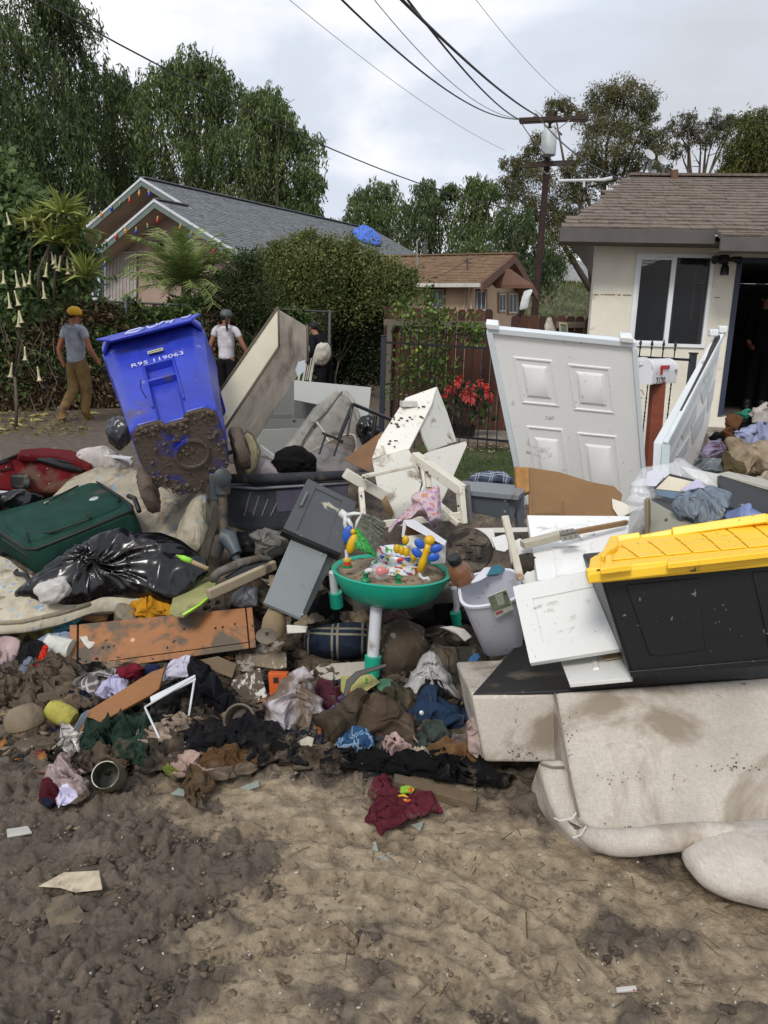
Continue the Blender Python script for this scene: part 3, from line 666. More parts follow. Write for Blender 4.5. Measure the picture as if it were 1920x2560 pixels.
# lemon tree,poinsettia
def lemon():
 lob = [(1010,770,20),(1075,745,20),(1080,790,20),(1120,810,28),(1050,800,22),(1030,850,30),(1090,850,35),(1170,820,20),(1190,850,14),(1060,900,40),(1110,910,35),(1010,930,30),(1060,960,40),(1120,960,25),(990,980,20)]
 r = stem_bush('lemon_tree','small lemon tree with green and yellow fruit against the brown board fence',lob,11.75,leafmat('#2f4220','#52682e','#87994a'),1075,24,.085,.34,cat='tree',k=14,spread=1.0)
 for i,(px,py,yl) in enumerate(((990,776,0),(1075,760,0),(1078,778,0),(1020,790,0),(1035,785,0),(1050,870,1),(1043,877,1),(1190,828,0),(1042,902,0),(1105,820,0),(1080,955,0),(1065,950,0),(1193,868,0),(1015,870,0))):
  m = MB(); m.ell(P(px,py,11.55),(.028,.028,.034),n=12,k=8); m.build('lemon',M('#a3a338' if yl else '#62782f',.45),r,smooth=180)
lemon()
def poinsettia():
 c = P(1160,1040,11.6); root = thing('poinsettia','poinsettia plant with big red bracts behind the iron fence','plant',(c.x,c.y,0)); rs = random.Random(3)
 mat = M((.42,.03,.026),.5,.35,14); st = MB(); gl = MB()
 for i,(px,py,s) in enumerate(((1145,955,.9),(1175,965,1),(1120,970,.8),(1160,985,.9),(1200,955,.8),(1215,965,.8),(1110,990,.8),(1175,990,1.35),(1220,985,.9),(1195,1000,.8),(1130,975,.9),(1225,1000,.6),(1150,945,.7))):
  p = P(px,py,11.5+rs.uniform(-.12,.12)); fl = MB()
  for k in range(9):
   a = k*.7+rs.random(); L_ = s*rs.uniform(.08,.115); d = Vector((math.cos(a),-.45,math.sin(a))).normalized(); sd_ = d.cross(Vector((0,1,0))).normalized()*L_*.3
   t = p+d*L_-Vector((0,0,.02)); m = p+d*L_*.5
   fl.add([p,m+sd_,t,m-sd_,m+Vector((0,-.012,0))],[(0,1,4),(1,2,4),(2,3,4),(3,0,4)])
  fl.build('bract',mat,root); st.tube([Vector((c.x,c.y,.1)),p+Vector((0,.03,-.02))],.007,4)
  for k in range(7):
   q = p+Vector((rs.uniform(-.15,.15),rs.uniform(0,.15),rs.uniform(-.35,-.05))); d = Vector((rs.uniform(-1,1),-.3,rs.uniform(-.8,.4))).normalized()*.13; s2 = d.cross(Vector((0,1,0))).normalized()*.035
   gl.add([q,q+d*.5+s2,q+d,q+d*.5-s2],[(0,1,2,3)])
 st.build('stem',M('#4a3a28',.8),root); gl.build('leaves',leafmat('#1d2a14','#33401f','#55602e'),root)
 pt = MB(); pt.lathe([(.0,0),(.15,0),(.19,.26),(.2,.28),(.17,.28),(.16,.2),(0,.2)],Matrix.Translation((c.x,c.y,0)),16); pt.build('pot',M('#151515',.4),root,smooth=50)
poinsettia()
# ---------------- houses ----------------
def shingle_rows(o,a,up,La,Lu,wdt,exp,inside=None,seed=0,th=.012,nrm=None):
 """tabs in courses; o origin at the eave, a along, up the slope"""
 rs = random.Random(seed); a = Vector(a).normalized(); up = Vector(up).normalized(); n = a.cross(up).normalized()
 if n.z < 0: n = -n
 tabs = []
 r = 0
 while r*exp < Lu:
  s = -rs.uniform(0,wdt)
  while s < La:
   w_ = wdt*rs.uniform(.6,1.25); s0,s1 = max(s,0)+.003,min(s+w_,La)-.003; s += w_
   if s1-s0 < .03: continue
   u0,u1 = r*exp+rs.uniform(-.006,.004),min((r+1.15)*exp,Lu)
   if inside and not inside((s0+s1)/2,(u0+u1)/2): continue
   t = th*rs.uniform(.8,1.7); o_ = Vector(o)
   tabs.append([o_+a*s0+up*u0,o_+a*s1+up*u0,o_+a*s1+up*u1,o_+a*s0+up*u1,o_+a*s0+up*u0+n*t,o_+a*s1+up*u0+n*t,o_+a*s1+up*u1+n*.003,o_+a*s0+up*u1+n*.003])
  r += 1
 return tabs
STUC = M('#a18c7e',.95,.10,3,dirt=.12,bump=.5,bs=40)
ROOFG = M('#73777a',.95,.25,7,bump=.6,bs=70); FASG = M('#68746e',.7,.1,4,dirt=.1); WHT = M('#c9ced0',.5,.05,4,dirt=.12)
DARKGL = M((.02,.023,.027),.06,.1,3,spec=.6)
def left_house():
 A = P(598,632,20.0); v = Vector((.543,.84,0)); u = Vector((-.84,.543,0)); nrm = Vector((v.x,v.y,0))
 pg = Plane(A,v); pa = pg.at(388,500);
 root = thing('gabled_house','pinkish stucco house with grey shingle gables and coloured bulbs along its eaves','house',(A.x-1.5,A.y+2,0))
 ap = Vector(pa); half = (A-ap).dot(-u); slope = ((A-ap)).normalized()          # down the right slope
 Lft = ap+u*half; Lft.z = A.z
 sl_n = v.cross(slope).normalized();
 if sl_n.z < 0: sl_n = -sl_n
 Pi = Plane(A,sl_n); mp = Vector(Pi.at(355,446))
 d = (mp-A).dot(v); mg = A+v*d               # eave point under the main gable
 D2 = 13.0
 mhalf = (mp-mg).dot(u); Ml = mp+u*mhalf*1.02; Ml.z = A.z
 def roofslab(name,pts,mat=ROOFG,t=.09):
  n = (pts[1]-pts[0]).cross(pts[3]-pts[0]).normalized(); n = n if n.z > 0 else -n
  mb = MB(); mb.hexa([p-n*t for p in pts]+[p-n*.002 for p in pts]); return mb.build(name,mat,root)
 back = A+v*(D2)
 roofslab('roof',[A,mg,mp-slope*0+slope*((mg-mp).length-(A-ap).length),ap] if False else [A,mg,mg+(ap-A),ap])
 roofslab('roof',[mg,back,mp+v*(D2-d),mp])
 roofslab('roof',[Lft,Lft+v*d,ap+v*d,ap]); roofslab('roof',[Ml,Ml+v*(D2-d),mp+v*(D2-d),mp])
 tabs = shingle_rows(A,v,-slope,d,(A-ap).length,.3,.145,seed=1)+shingle_rows(mg,v,-slope,D2-d,(mg-mp).length,.3,.145,seed=2)
 mb = MB(); [mb.hexa(t) for t in tabs]; mb.build('shingles',ROOFG,root,kind='stuff')
 # ridge cap
 mb = MB(); mb.bar(mp+Vector((0,0,.03)),mp+v*(D2-d)+Vector((0,0,.03)),.26,.03); mb.bar(ap+Vector((0,0,.03)),ap+v*d+Vector((0,0,.03)),.22,.03); mb.build('ridge_cap',ROOFG,root)
 # rake boards with pale metal edge
 for a,b in ((ap,A),(ap,Lft),(mp,mg),(mp,Ml)):
  if a is mp and b is mg: b = mp.lerp(mg,.42)
  mb = MB(); mb.hexa([a-v*.03,b-v*.03,b-v*.03-Vector((0,0,.20)),a-v*.03-Vector((0,0,.20)),a+v*.02,b+v*.02,b+v*.02-Vector((0,0,.20)),a+v*.02-Vector((0,0,.20))]); mb.build('rake_board',FASG,root)
  mb = MB(); mb.hexa([a-v*.05+Vector((0,0,.02)),b-v*.05+Vector((0,0,.02)),b-v*.05-Vector((0,0,.05)),a-v*.05-Vector((0,0,.05)),a-v*.031+Vector((0,0,.02)),b-v*.031+Vector((0,0,.02)),b-v*.031-Vector((0,0,.05)),a-v*.031-Vector((0,0,.05))]); mb.build('drip_edge',WHT,root)
 # soffits + gable walls
 SOF = M('#b09c8a',.9,.1,2)
 for a,b,dd in ((ap,A,.75),(ap,Lft,.75),(mp,mg,.75),(mp,Ml,.75)):
  mb = MB(); z1 = Vector((0,0,.12)); z2 = Vector((0,0,.10)); mb.hexa([a+v*.03-z1,b+v*.03-z1,b+v*dd-z1,a+v*dd-z1,a+v*.03-z2,b+v*.03-z2,b+v*dd-z2,a+v*dd-z2]); mb.build('soffit',SOF,root)
 def gwall(ap_,half_,back_,drop,ww):
  c = ap_+v*back_; k = ww/half_; zz = ap_.z-(ap_.z-A.z)*k; l = c+u*ww; r = c-u*ww; f = -.05
  pts = [Vector((l.x,l.y,f)),Vector((r.x,r.y,f)),Vector((r.x,r.y,zz-.09)),Vector((c.x,c.y,ap_.z-.1)),Vector((l.x,l.y,zz-.09))]
  V = pts+[p+v*.15 for p in pts]; n = 5
  obj('wall',V,[tuple(range(5)),tuple(range(9,4,-1))]+[(i,(i+1) % 5,(i+1) % 5+5,i+5) for i in range(5)],STUC,root)
 gwall(ap,half,.75,0,half-.45)
 gwall(mp,mhalf,.75,0,mhalf-.5)
 sw = MB(); q = A+u*.5+v*.7; r = back+u*.5
 sw.hexa([Vector((q.x,q.y,-.05)),Vector((r.x,r.y,-.05)),Vector((r.x,r.y,A.z-.05)),Vector((q.x,q.y,A.z-.05))]+[Vector((p.x,p.y,z))+u*.15 for p,z in ((q,-.05),(r,-.05),(r,A.z-.05),(q,A.z-.05))]); sw.build('wall',STUC,root)
 mb = MB(); mb.bar(A-Vector((0,0,.09))-u*.06,back-Vector((0,0,.09))-u*.06,.12,.13); mb.build('gutter',M('#2c3231',.5),root)
 sf = MB(); sf.hexa([A+v*.04-Vector((0,0,.20)),A+v*.04-Vector((0,0,.22)),back-Vector((0,0,.22)),back-Vector((0,0,.20)),A+v*.04+u*.5-Vector((0,0,.20)),A+v*.04+u*.5-Vector((0,0,.22)),back+u*.5-Vector((0,0,.22)),back+u*.5-Vector((0,0,.20))]); sf.build('soffit',SOF,root)
 # window,security screen,lamp on the porch gable wall plane
 wp = Plane(ap+v*.73,v)
 def rect(x0,y0,x1,y1): return Quad(wp.at(x0,y0),wp.at(x1,y0),wp.at(x1,y1),wp.at(x0,y1))
 q = rect(232,655,270,752); f = MB()
 for a in ((0,1,0,.08),(0,1,.92,1),(0,.12,.08,.92),(.88,1,.08,.92),(.44,.56,.08,.92)): q.slab(f,*a,0,.06)
 fo = f.build('window',WHT,root,bevel=.004); g = MB(); q.slab(g,.1,.9,.06,.94,0,.02); g.build('pane',DARKGL,fo)
 q = rect(268,630,345,752); f = MB()
 for a in ((0,1,0,.02),(0,1,.98,1),(0,.03,.02,.98),(.97,1,.02,.98)): q.slab(f,*a,.04,.09)
 for k in range(1,9): q.slab(f,k/9-.006,k/9+.006,.02,.98,.05,.08)
 f.build('security_screen',M('#b8b8b4',.6),root); f = MB(); q.slab(f,.03,.97,.02,.98,.03,.045); f.build('screen_panel',M('#a3978e',.7),root)
 lp = MB(); c = wp.at(402,606,.12); lp.box(c,(.28,.2,.06)); lp.box(c-Vector((0,0,.12)),(.2,.16,.16)); lp.build('porch_lamp',M('#141414',.4),root,bevel=.01)
 tp = drape('blue_tarp',[(880,574),(905,564),(932,576),(955,600),(950,615),(915,608),(890,596)],Plane(A+sl_n*.05,sl_n),M('#1f5fd0',.5,.2,4,wr=.5),bulge=.12,fold=.08,ff=1.6,seed=3,n=48,m=14,label='bright blue tarp lying on the far end of the grey roof',cat='tarp')
 # coloured bulbs
 cols = {'red': '#b01818','green': '#0f5a35','blue': '#173fae','amber': '#c98a18'}
 def bulb(px,py,pl,colr,label):
  p = pl.at(px,py)-Vector((0,0,.10)); r = thing('string_light_bulb',label,'light bulb',p-Vector((0,0,.17)),'coloured light bulbs along the gable eaves'); m = Matrix.Translation(p)@Matrix.Rotation(random.uniform(-.25,.25),4,'Y')
  b = MB(); b.lathe([(.0,-.17),(.022,-.15),(.04,-.10),(.042,-.07),(.03,-.04),(.02,-.03)],m,10); b.build('glass',M(cols[colr],.15,.1,4,coat=.5),r,smooth=180)
  b = MB(); b.lathe([(.02,-.03),(.024,-.02),(.024,.015),(.01,.02),(.006,.04)],m,8); b.build('socket',M('#c8b06a',.5),r,smooth=60)
 lo = [(215,625,'amber'),(232,652,'green'),(262,648,'blue'),(241,607,'blue'),(264,595,'green'),(291,578,'red'),(312,563,'amber'),(340,564,'blue'),(368,554,'green'),(394,536,'red'),(451,555,'amber'),(477,574,'blue'),(536,611,'red'),(570,627,'amber'),(622,656,'green'),(650,668,'red')]
 ordn = ['first','second','third','fourth','fifth','sixth','seventh','eighth','ninth','tenth','eleventh','twelfth','thirteenth','fourteenth','fifteenth','sixteenth']
 pl = Plane(A-v*.06,v)
 for i,(x,y,c) in enumerate(lo): bulb(x,y-3,pl,c,'%s bulb, %s from the left on the lower gable eave' % (c,ordn[i]))
 pl = Plane(mp-v*.06,v)
 for i,(x,y,c) in enumerate([(208,552,'red'),(252,524,'amber'),(279,508,'blue'),(300,500,'green'),(323,488,'red'),(348,470,'amber'),(371,472,'blue'),(420,496,'red')]): bulb(x,y-3,pl,c,'%s bulb, %s from the left on the upper gable eave' % (c,ordn[i]))
left_house()
# small brown house
def brown_house():
 B = P(1285,636,26); al = R_(28); r = Vector((math.cos(al),-math.sin(al),0)); g = Vector((math.sin(al),math.cos(al),0))   # r along the ridge to the right,g back
 gp = Plane(B,r); lf = Vector(gp.at(1203,706)); e = lf-B; half = abs(e.dot(g)); rt = B+g*half; rt.z = lf.z
 root = thing('brown_house','small peach stucco house with brown shingle gable roof beyond the board fence','house',(B.x-3,B.y+1,0)); W = M('#bea58a',.95,.1,2,bump=.3,bs=30); RF = M('#80674f',.95,.2,5,bump=.5,bs=50); TR = M('#6a4c3e',.8,.1,3)
 Ln = 5.0; L0 = -r*Ln
 for a in (lf,rt):
  pts = [a,a+L0,B+L0,B]; n = (pts[1]-pts[0]).cross(pts[3]-pts[0]).normalized(); n = n if n.z > 0 else -n
  mb = MB(); mb.hexa([p-n*.12 for p in pts]+pts); mb.build('roof',RF,root)
 sl = (B-lf).normalized(); tabs = shingle_rows(lf+L0,r,sl,Ln,(B-lf).length,.3,.16,seed=5,th=.02); mb = MB(); [mb.hexa(t) for t in tabs]; mb.build('shingles',RF,root,kind='stuff')
 mb = MB()
 for k in range(22): mb.box(B+L0*(k/22)+Vector((0,0,.04)),(.2,.22,.04))
 mb.build('ridge_cap',RF,root)
 for a in (lf,rt):
  mb = MB(); z = Vector((0,0,.26)); mb.hexa([B,a,a-z,B-z,B+r*.05,a+r*.05,a+r*.05-z,B+r*.05-z]); mb.build('rake_board',TR,root)
 wf = lf+g*.45-r*.6; wb = rt-g*.45-r*.6; zt = lf.z-.05
 mb = MB(); mb.hexa([Vector((p.x,p.y,z)) for z in (0,zt) for p in (wf,wf-r*4.4,wb-r*4.4,wb)]); mb.build('wall',W,root)
 c = (wf+wb)/2; mb = MB(); mb.add([Vector((wf.x,wf.y,zt)),Vector((wb.x,wb.y,zt)),Vector((c.x,c.y,B.z-.2)),Vector((wf.x,wf.y,zt))-r*.1,Vector((wb.x,wb.y,zt))-r*.1,Vector((c.x,c.y,B.z-.2))-r*.1],[(0,1,2),(5,4,3),(0,2,5,3),(1,4,5,2),(0,3,4,1)]); mb.build('gable_wall',W,root)
 # porch gable in front of the gable end
 p0 = P(1275,672,25.2); pr = P(1333,712,24.6); mb = MB()
 for s in (1,-1):
  a = p0-r*1.0; b0 = pr if s > 0 else p0*2-pr; b = Vector((b0.x,b0.y,pr.z))
  if s < 0: b = Vector((2*p0.x-pr.x,2*p0.y-pr.y,pr.z))
  n = Vector((0,0,.1)); mb.hexa([p0,b,b-r*1.2,a,p0-n,b-n,b-r*1.2-n,a-n])
 mb.build('porch_roof',TR,root)
 mb = MB(); mb.bar(lf-Vector((0,0,.08))-g*.07,lf+L0*.75-Vector((0,0,.08))-g*.07,.12,.12); mb.build('gutter',M('#c6c2b8',.5),root)
 wp = Plane(wf-g*.01,g); ep = Plane(wf+r*.01,r)
 def win(pl,x0,y0,x1,y1,fm):
  q = Quad(pl.at(x0,y0),pl.at(x1,y0),pl.at(x1,y1),pl.at(x0,y1)); f = MB()
  for a in ((-.12,1.12,-.10,0),(-.12,0,0,1),(1,1.12,0,1),(-.1,1.1,1,1.07)): q.slab(f,*a,0,.06)
  w_ = f.build('window',fm,root); f = MB()
  for a in ((0,1,0,.05),(0,1,.95,1),(0,.06,.05,.95),(.94,1,.05,.95),(.47,.53,.05,.95)): q.slab(f,*a,0,.045)
  f.build('sash',WHT,w_); f = MB(); q.slab(f,.04,.96,.04,.96,0,.02); f.build('pane',M((.10,.11,.115),.1),w_)
 win(wp,1082,724,1110,770,TR); win(wp,1193,728,1216,776,TR); win(wp,1010,735,1028,768,WHT)
 win(ep,1246,735,1262,778,M('#9c8672',.9)); win(ep,1270,735,1290,782,M('#9c8672',.9))
 mb = MB(); q = [wp.at(1180,704,.06),wp.at(1182,720,.06),wp.at(1179,735,.06),wp.at(1180,790,.06)]; mb.tube(q,.04,8); mb.tube([wp.at(1166,705,.05),wp.at(1160,790,.05)],.025,6); mb.build('downspout',M('#b5a18c',.7),root)
 mb = MB(); mb.tube([P(1168,690,25),P(1168,645,25)],.02,6); mb.tube([P(1160,652,25),P(1178,658,25)],.015,6); mb.build('vent_pipe',M('#3a3634',.6),root)
 mb = MB(); mb.tube([P(1062,640,27.5),P(1062,612,27.5)],.07,8); mb.tube([P(1062,612,27.5),P(1062,605,27.5)],.1,8); mb.build('flue',M('#5a5a5a',.5,metal=.5),root)
 mb = MB(); mb.tube([P(1043,690,26),P(1043,600,26)],.025,6); mb.tube([P(1043,602,26),P(1050,597,26)],.03,6); mb.build('service_mast',M('#8a8884',.6),root)
 drape('white_awning',[(1310,728),(1330,722),(1318,772),(1298,776)],PF(1312,750,24.4),M('#cfd2d2',.7,wr=.4),bulge=.05,fold=.04,ff=2,seed=9,n=40,m=10,label='white canvas awning hanging beside the brown house porch by the utility pole',cat='awning')
brown_house()
# cream house at the right
def cream_house():
 root = thing('cream_house','cream stucco house with brown shingle hip roof, open dark doorway and white slider window','house',P(1700,1100,10.6)*1.0)
 root.location.z = 0
 W = M('#e6e0d0',.95,.08,1.3,dirt=.07,ds=2.2,dcol=(.42,.36,.26),bump=.8,bs=90); SH = M('#72665c',.95,.22,9,bump=.6,bs=90); FA = M('#57524f',.7,.12,4,bump=.2,bs=30)
 pl = PF(1480,800,10.9,6); U = Vector(pl.u); U.z = 0; U.normalize(); N_ = Vector(pl.n)
 c0 = Vector(pl.at(1476,800)); E = Vector(pl.at(1845,640));
 X = lambda px: (Vector(pl.at(px,800))-c0).dot(U)
 d0 = X(1824); zt = 2.97; zf = .62; W_ = 7.0
 def wb(a,b,z0,z1,t=.2,off=0,name='wall',mat=W,par=root,k=None):
  mb = MB(); q = [c0+U*a+N_*off,c0+U*b+N_*off,c0+U*b+N_*(off+t),c0+U*a+N_*(off+t)]
  mb.hexa([Vector((p.x,p.y,z0)) for p in q]+[Vector((p.x,p.y,z1)) for p in q]); return mb.build(name,mat,par)
 def zat(px,py): return pl.at(px,py)[2]
 wx0,wx1 = X(1590)-.03,X(1765)-.03; wz1,wz0 = zat(1680,644),zat(1650,858)
 wb(0,wx0,-.05,zt); wb(wx0,wx1,-.05,wz0); wb(wx0,wx1,wz1,zt); wb(wx1,d0,-.05,zt)
 dz = zat(1850,644); wb(d0,d0+1.3,dz,zt); wb(d0+1.3,W_,-.05,zt); wb(d0,d0+1.3,-.05,zf-.02)
 # side wall going back,hidden room behind the door
 mb = MB(); q = [c0,c0+N_*8+U*1.6,c0+N_*8+U*1.8,c0+U*.2]; mb.hexa([Vector((p.x,p.y,-.05)) for p in q]+[Vector((p.x,p.y,zt)) for p in q]);
 mb.V = [(Vector(v)+N_*.2).to_tuple() for v in mb.V]; mb.build('wall',W,root)
 IN = M((.045,.042,.04),.8)  # near-black: the unlit room's darkness is put into the wall colour
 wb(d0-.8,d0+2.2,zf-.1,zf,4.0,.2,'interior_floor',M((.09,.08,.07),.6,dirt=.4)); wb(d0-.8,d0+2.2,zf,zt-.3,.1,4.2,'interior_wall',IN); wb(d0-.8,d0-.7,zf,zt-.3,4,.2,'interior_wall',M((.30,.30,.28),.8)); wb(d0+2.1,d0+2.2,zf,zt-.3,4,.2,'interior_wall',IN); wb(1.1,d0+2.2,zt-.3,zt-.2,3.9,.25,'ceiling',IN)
 wb(wx0-.2,wx1+.2,.7,zt-.3,.05,1.2,'interior_wall',M((.05,.05,.05),.9))  # the dark behind the window is put into this wall's colour
 DF = M('#2b3347',.5,.1,4)
 wb(d0-.0,d0+.07,zf,dz,.16,-.01,'door_frame',DF); wb(d0+1.23,d0+1.3,zf,dz,.16,-.01,'door_frame',DF); wb(d0+.07,d0+1.23,dz-.07,dz,.16,-.01,'door_frame',DF)
 # window
 def fr(a,b,z0,z1,o0,t,name,mat,par): return wb(a,b,z0,z1,t,o0,name,mat,par)
 wi = MB(); win = fr(wx0-.045,wx1+.045,wz0-.045,wz0,-.03,.1,'window',M('#dfe2e4',.45,.03),root)
 WF = M('#dfe2e4',.45,.03); mx_ = (wx0+wx1)/2-.01
 fr(wx0-.045,wx1+.045,wz1,wz1+.045,-.03,.1,'frame',WF,win); fr(wx0-.045,wx0,wz0,wz1,-.03,.1,'frame',WF,win); fr(wx1,wx1+.045,wz0,wz1,-.03,.1,'frame',WF,win); fr(mx_-.03,mx_+.03,wz0,wz1,-.02,.08,'frame',WF,win)
 fr(wx0,mx_-.03,wz0,wz0+.03,.0,.04,'sash',WF,win); fr(wx0,mx_-.03,wz1-.03,wz1,.0,.04,'sash',WF,win); fr(wx0,wx0+.03,wz0+.03,wz1-.03,.0,.04,'sash',WF,win)
 gl = bpy.data.materials.new('window_glass'); gl.use_nodes = True; p = gl.node_tree.nodes['Principled BSDF']; p.inputs['Base Color'].default_value = (.02,.022,.025,1); p.inputs['Roughness'].default_value = .03; p.inputs['Alpha'].default_value = .5; p.inputs['Specular IOR Level'].default_value = .35
 fr(wx0+.03,mx_-.03,wz0+.03,wz1-.03,.03,.006,'pane',gl,win); fr(mx_+.03,wx1,wz0,wz1,.03,.006,'pane',gl,win)
 BL = M('#a9a9a4',.6)
 for a,b,zz in ((wx0+.03,mx_-.04,wz1-.22),(mx_+.04,wx1-.01,wz1-.32)):
  z = wz1-.04
  while z > zz: fr(a,b,z-.004,z+.002,.07,.03,'blind_slat',BL,win); z -= .034
 fr(wx1-.16,wx1-.152,wz0+.32,wz1-.1,.06,.008,'blind_wand',BL,win)
 # mud line on the wall
 rs = random.Random(3); mb = MB(); s = .02; zl = zat(1550,738)
 while s < d0-.02:
  l = rs.uniform(.03,.15)
  if (s+l < wx0-.05 or s > wx1+.05) and rs.random() < .85:
   z = zl+rs.uniform(-.004,.004); q = [c0+U*s-N_*.003,c0+U*(s+l)-N_*.003]; h = rs.uniform(.004,.011)
   mb.hexa([q[0]+Vector((0,0,z-h-q[0].z)),q[1]+Vector((0,0,z-h-q[1].z)),q[1]+N_*.003+Vector((0,0,z-h-q[1].z)),q[0]+N_*.003+Vector((0,0,z-h-q[0].z))]+[x+Vector((0,0,2*h)) for x in (q[0]+Vector((0,0,z-h-q[0].z)),q[1]+Vector((0,0,z-h-q[1].z)),q[1]+N_*.003+Vector((0,0,z-h-q[1].z)),q[0]+N_*.003+Vector((0,0,z-h-q[0].z)))])
  s += l+rs.uniform(0,.04)
 mb.build('flood_line',M('#8c7a60',.9),root)
 # roof
 ez = pl.at(1480,572)[2]; over = .55
 fp = Plane(c0-N_*over,N_); e0 = Vector(fp.at(1405,568)); e0z = e0.z; stp = (Vector(fp.at(1790,568))-e0).dot(U); eR = e0+U*6.2
 up = (N_*math.cos(R_(20))+Vector((0,0,math.sin(R_(20))))).normalized()
 # ridge: hit of pixel row 440 with the roof plane
 rp = Plane(e0,U.cross(up)); tl = Vector(rp.at(1572,441)); Lu = (tl-e0).dot(up); hx = (tl-e0).dot(U)
 def ins(s,u_): return s > hx*u_/Lu-.04
 n = U.cross(up); n = n if n.z > 0 else -n
 base = MB(); tp = e0+up*Lu
 base.hexa([e0-n*.05,eR-n*.05,eR+up*Lu-n*.05,tl-n*.05,e0-n*.001,eR-n*.001,eR+up*Lu-n*.001,tl-n*.001]); base.build('roof',SH,root)
 # hip side and back
 hb = e0+N_*8+U*1.6; base = MB(); base.hexa([e0-n*.05,tl-n*.05,tl+N_*1.0-n*.05,hb-n*.05,e0-n*.002,tl-n*.002,tl+N_*1.0,hb]); base.build('roof',SH,root)
 tabs = [t for t in shingle_rows(e0,U,up,6.2,Lu,.27,Lu/18,ins,7,.016)]
 vis = [t for t in tabs if proj(np.array(t[4]))[0] < 1990]; rest = [t for t in tabs if proj(np.array(t[4]))[0] >= 1990]
 vis.sort(key=lambda t: (Vector(t[4])-Vector((0,0,1.6))).length)
 rest += vis[300:]; vis = vis[:300]
 for t in vis: mb = MB(); mb.hexa(t); mb.build('shingle',SH,root)
 if rest:
  mb = MB(); [mb.hexa(t) for t in rest]; mb.build('shingles',SH,root,kind='stuff')
 for k in range(30):
  if hx+k*.16 > 6.1: break
  mb = MB(); c = e0+up*Lu+U*(hx+k*.16)+Vector((0,0,.02)); mb.hexa([c+U*x+N_*y+Vector((0,0,z)) for z in (-.02,.02) for x,y in ((0,-.12),(.17,-.12),(.17,.12),(0,.12))]); mb.build('ridge_tile',SH,root)
 fz = (pl.at(1480,600)[2]); fh = .17
 z3 = Vector((0,0,1))
 def fas(a,b,off,ztop,h,nm='fascia'):
  mb = MB(); q = [a-N_*.03,b-N_*.03,b+N_*.01,a+N_*.01]; mb.hexa([Vector((x.x,x.y,ztop-h)) for x in q]+[Vector((x.x,x.y,ztop)) for x in q]); return mb.build(nm,FA,root,bevel=.004)
 o_ = N_*(-off if False else 0)
 fas(e0-U*.02,e0+U*(stp-.0),0,e0z-.012,.165)
 # lower porch part: roof runs on forward and down
 dn = -up; k2 = .33; f0 = e0+U*stp; g0 = f0+dn*k2
 base = MB(); base.hexa([g0-n*.05,g0+U*(6.2-stp)-n*.05,eR-n*.05,f0-n*.05,g0-n*.001,g0+U*(6.2-stp)-n*.001,eR-n*.001,f0-n*.001]); base.build('roof',SH,root)
 for t in shingle_rows(g0,U,up,6.2-stp,k2-.005,.27,.14,None,8,.016)[:80]:
  if proj(np.array(t[4]))[0] > 1990: continue
  mb = MB(); mb.hexa(t); mb.build('shingle',SH,root)
 fas(g0-U*.02,g0+U*(6.2-stp),0,g0.z-.012,.165);
 sf = MB(); q = [e0,eR,eR+N_*over,e0+N_*over]; sf.hexa([Vector((x.x,x.y,e0z-.16)) for x in q]+[Vector((x.x,x.y,e0z-.14)) for x in q]); sf.build('soffit',M('#6b645c',.9),root)
 sf = MB(); q = [g0+N_*.02,g0+U*3+N_*.02,f0+U*3,f0]; sf.hexa([Vector((x.x,x.y,g0.z-.17)) for x in q]+[Vector((x.x,x.y,g0.z-.15)) for x in q]); sf.build('soffit',M('#6b645c',.9),root)
 # step
 st = MB(); q = [c0+U*(d0-.35)-N_*.9,c0+U*(d0+1.8)-N_*.9,c0+U*(d0+1.8)-N_*.002,c0+U*(d0-.35)-N_*.002]
 st.hexa([Vector((x.x,x.y,0)) for x in q]+[Vector((x.x,x.y,zf-.16)) for x in q]); st.build('step',M('#8d857a',.9,.15,3,dirt=.35,bump=.4,bs=30),root,bevel=.01)
 st = MB(); q = [c0+U*(d0-.35)-N_*1.3,c0+U*(d0+1.8)-N_*1.3,c0+U*(d0+1.8)-N_*.902,c0+U*(d0-.35)-N_*.902]
 st.hexa([Vector((x.x,x.y,0)) for x in q]+[Vector((x.x,x.y,zf-.34)) for x in q]); st.build('step',M('#8d857a',.9,.15,3,dirt=.35,bump=.4,bs=30),root,bevel=.01)
 # twin floodlight by the door
 c = Vector(pl.at(1806,650,.06)); r = thing('security_floodlight','black twin head security floodlight on the cream wall beside the doorway','wall light',c-Vector((0,0,.2))); BK = M('#101010',.4)
 m = MB(); m.box(c,(.12,.08,.12)); m.build('mounting_box',BK,r,bevel=.02)
 for s in (-1,1):
  m = MB(); m.tube([c+Vector((s*.04,-.05,.0)),c+Vector((s*.10,-.08,.0)),c+Vector((s*.17,-.12,-.02))],[.02,.035,.055],14); m.build('lamp_head',BK,r,smooth=60)
 m = MB(); m.tube([c+Vector((0,-.05,-.06)),c+Vector((0,-.07,-.10)),c+Vector((0,-.07,-.2))],[.03,.05,.055],14); m.build('motion_sensor',BK,r,smooth=60)
 return pl,c0,U,N_,d0,zf
CH = cream_house()
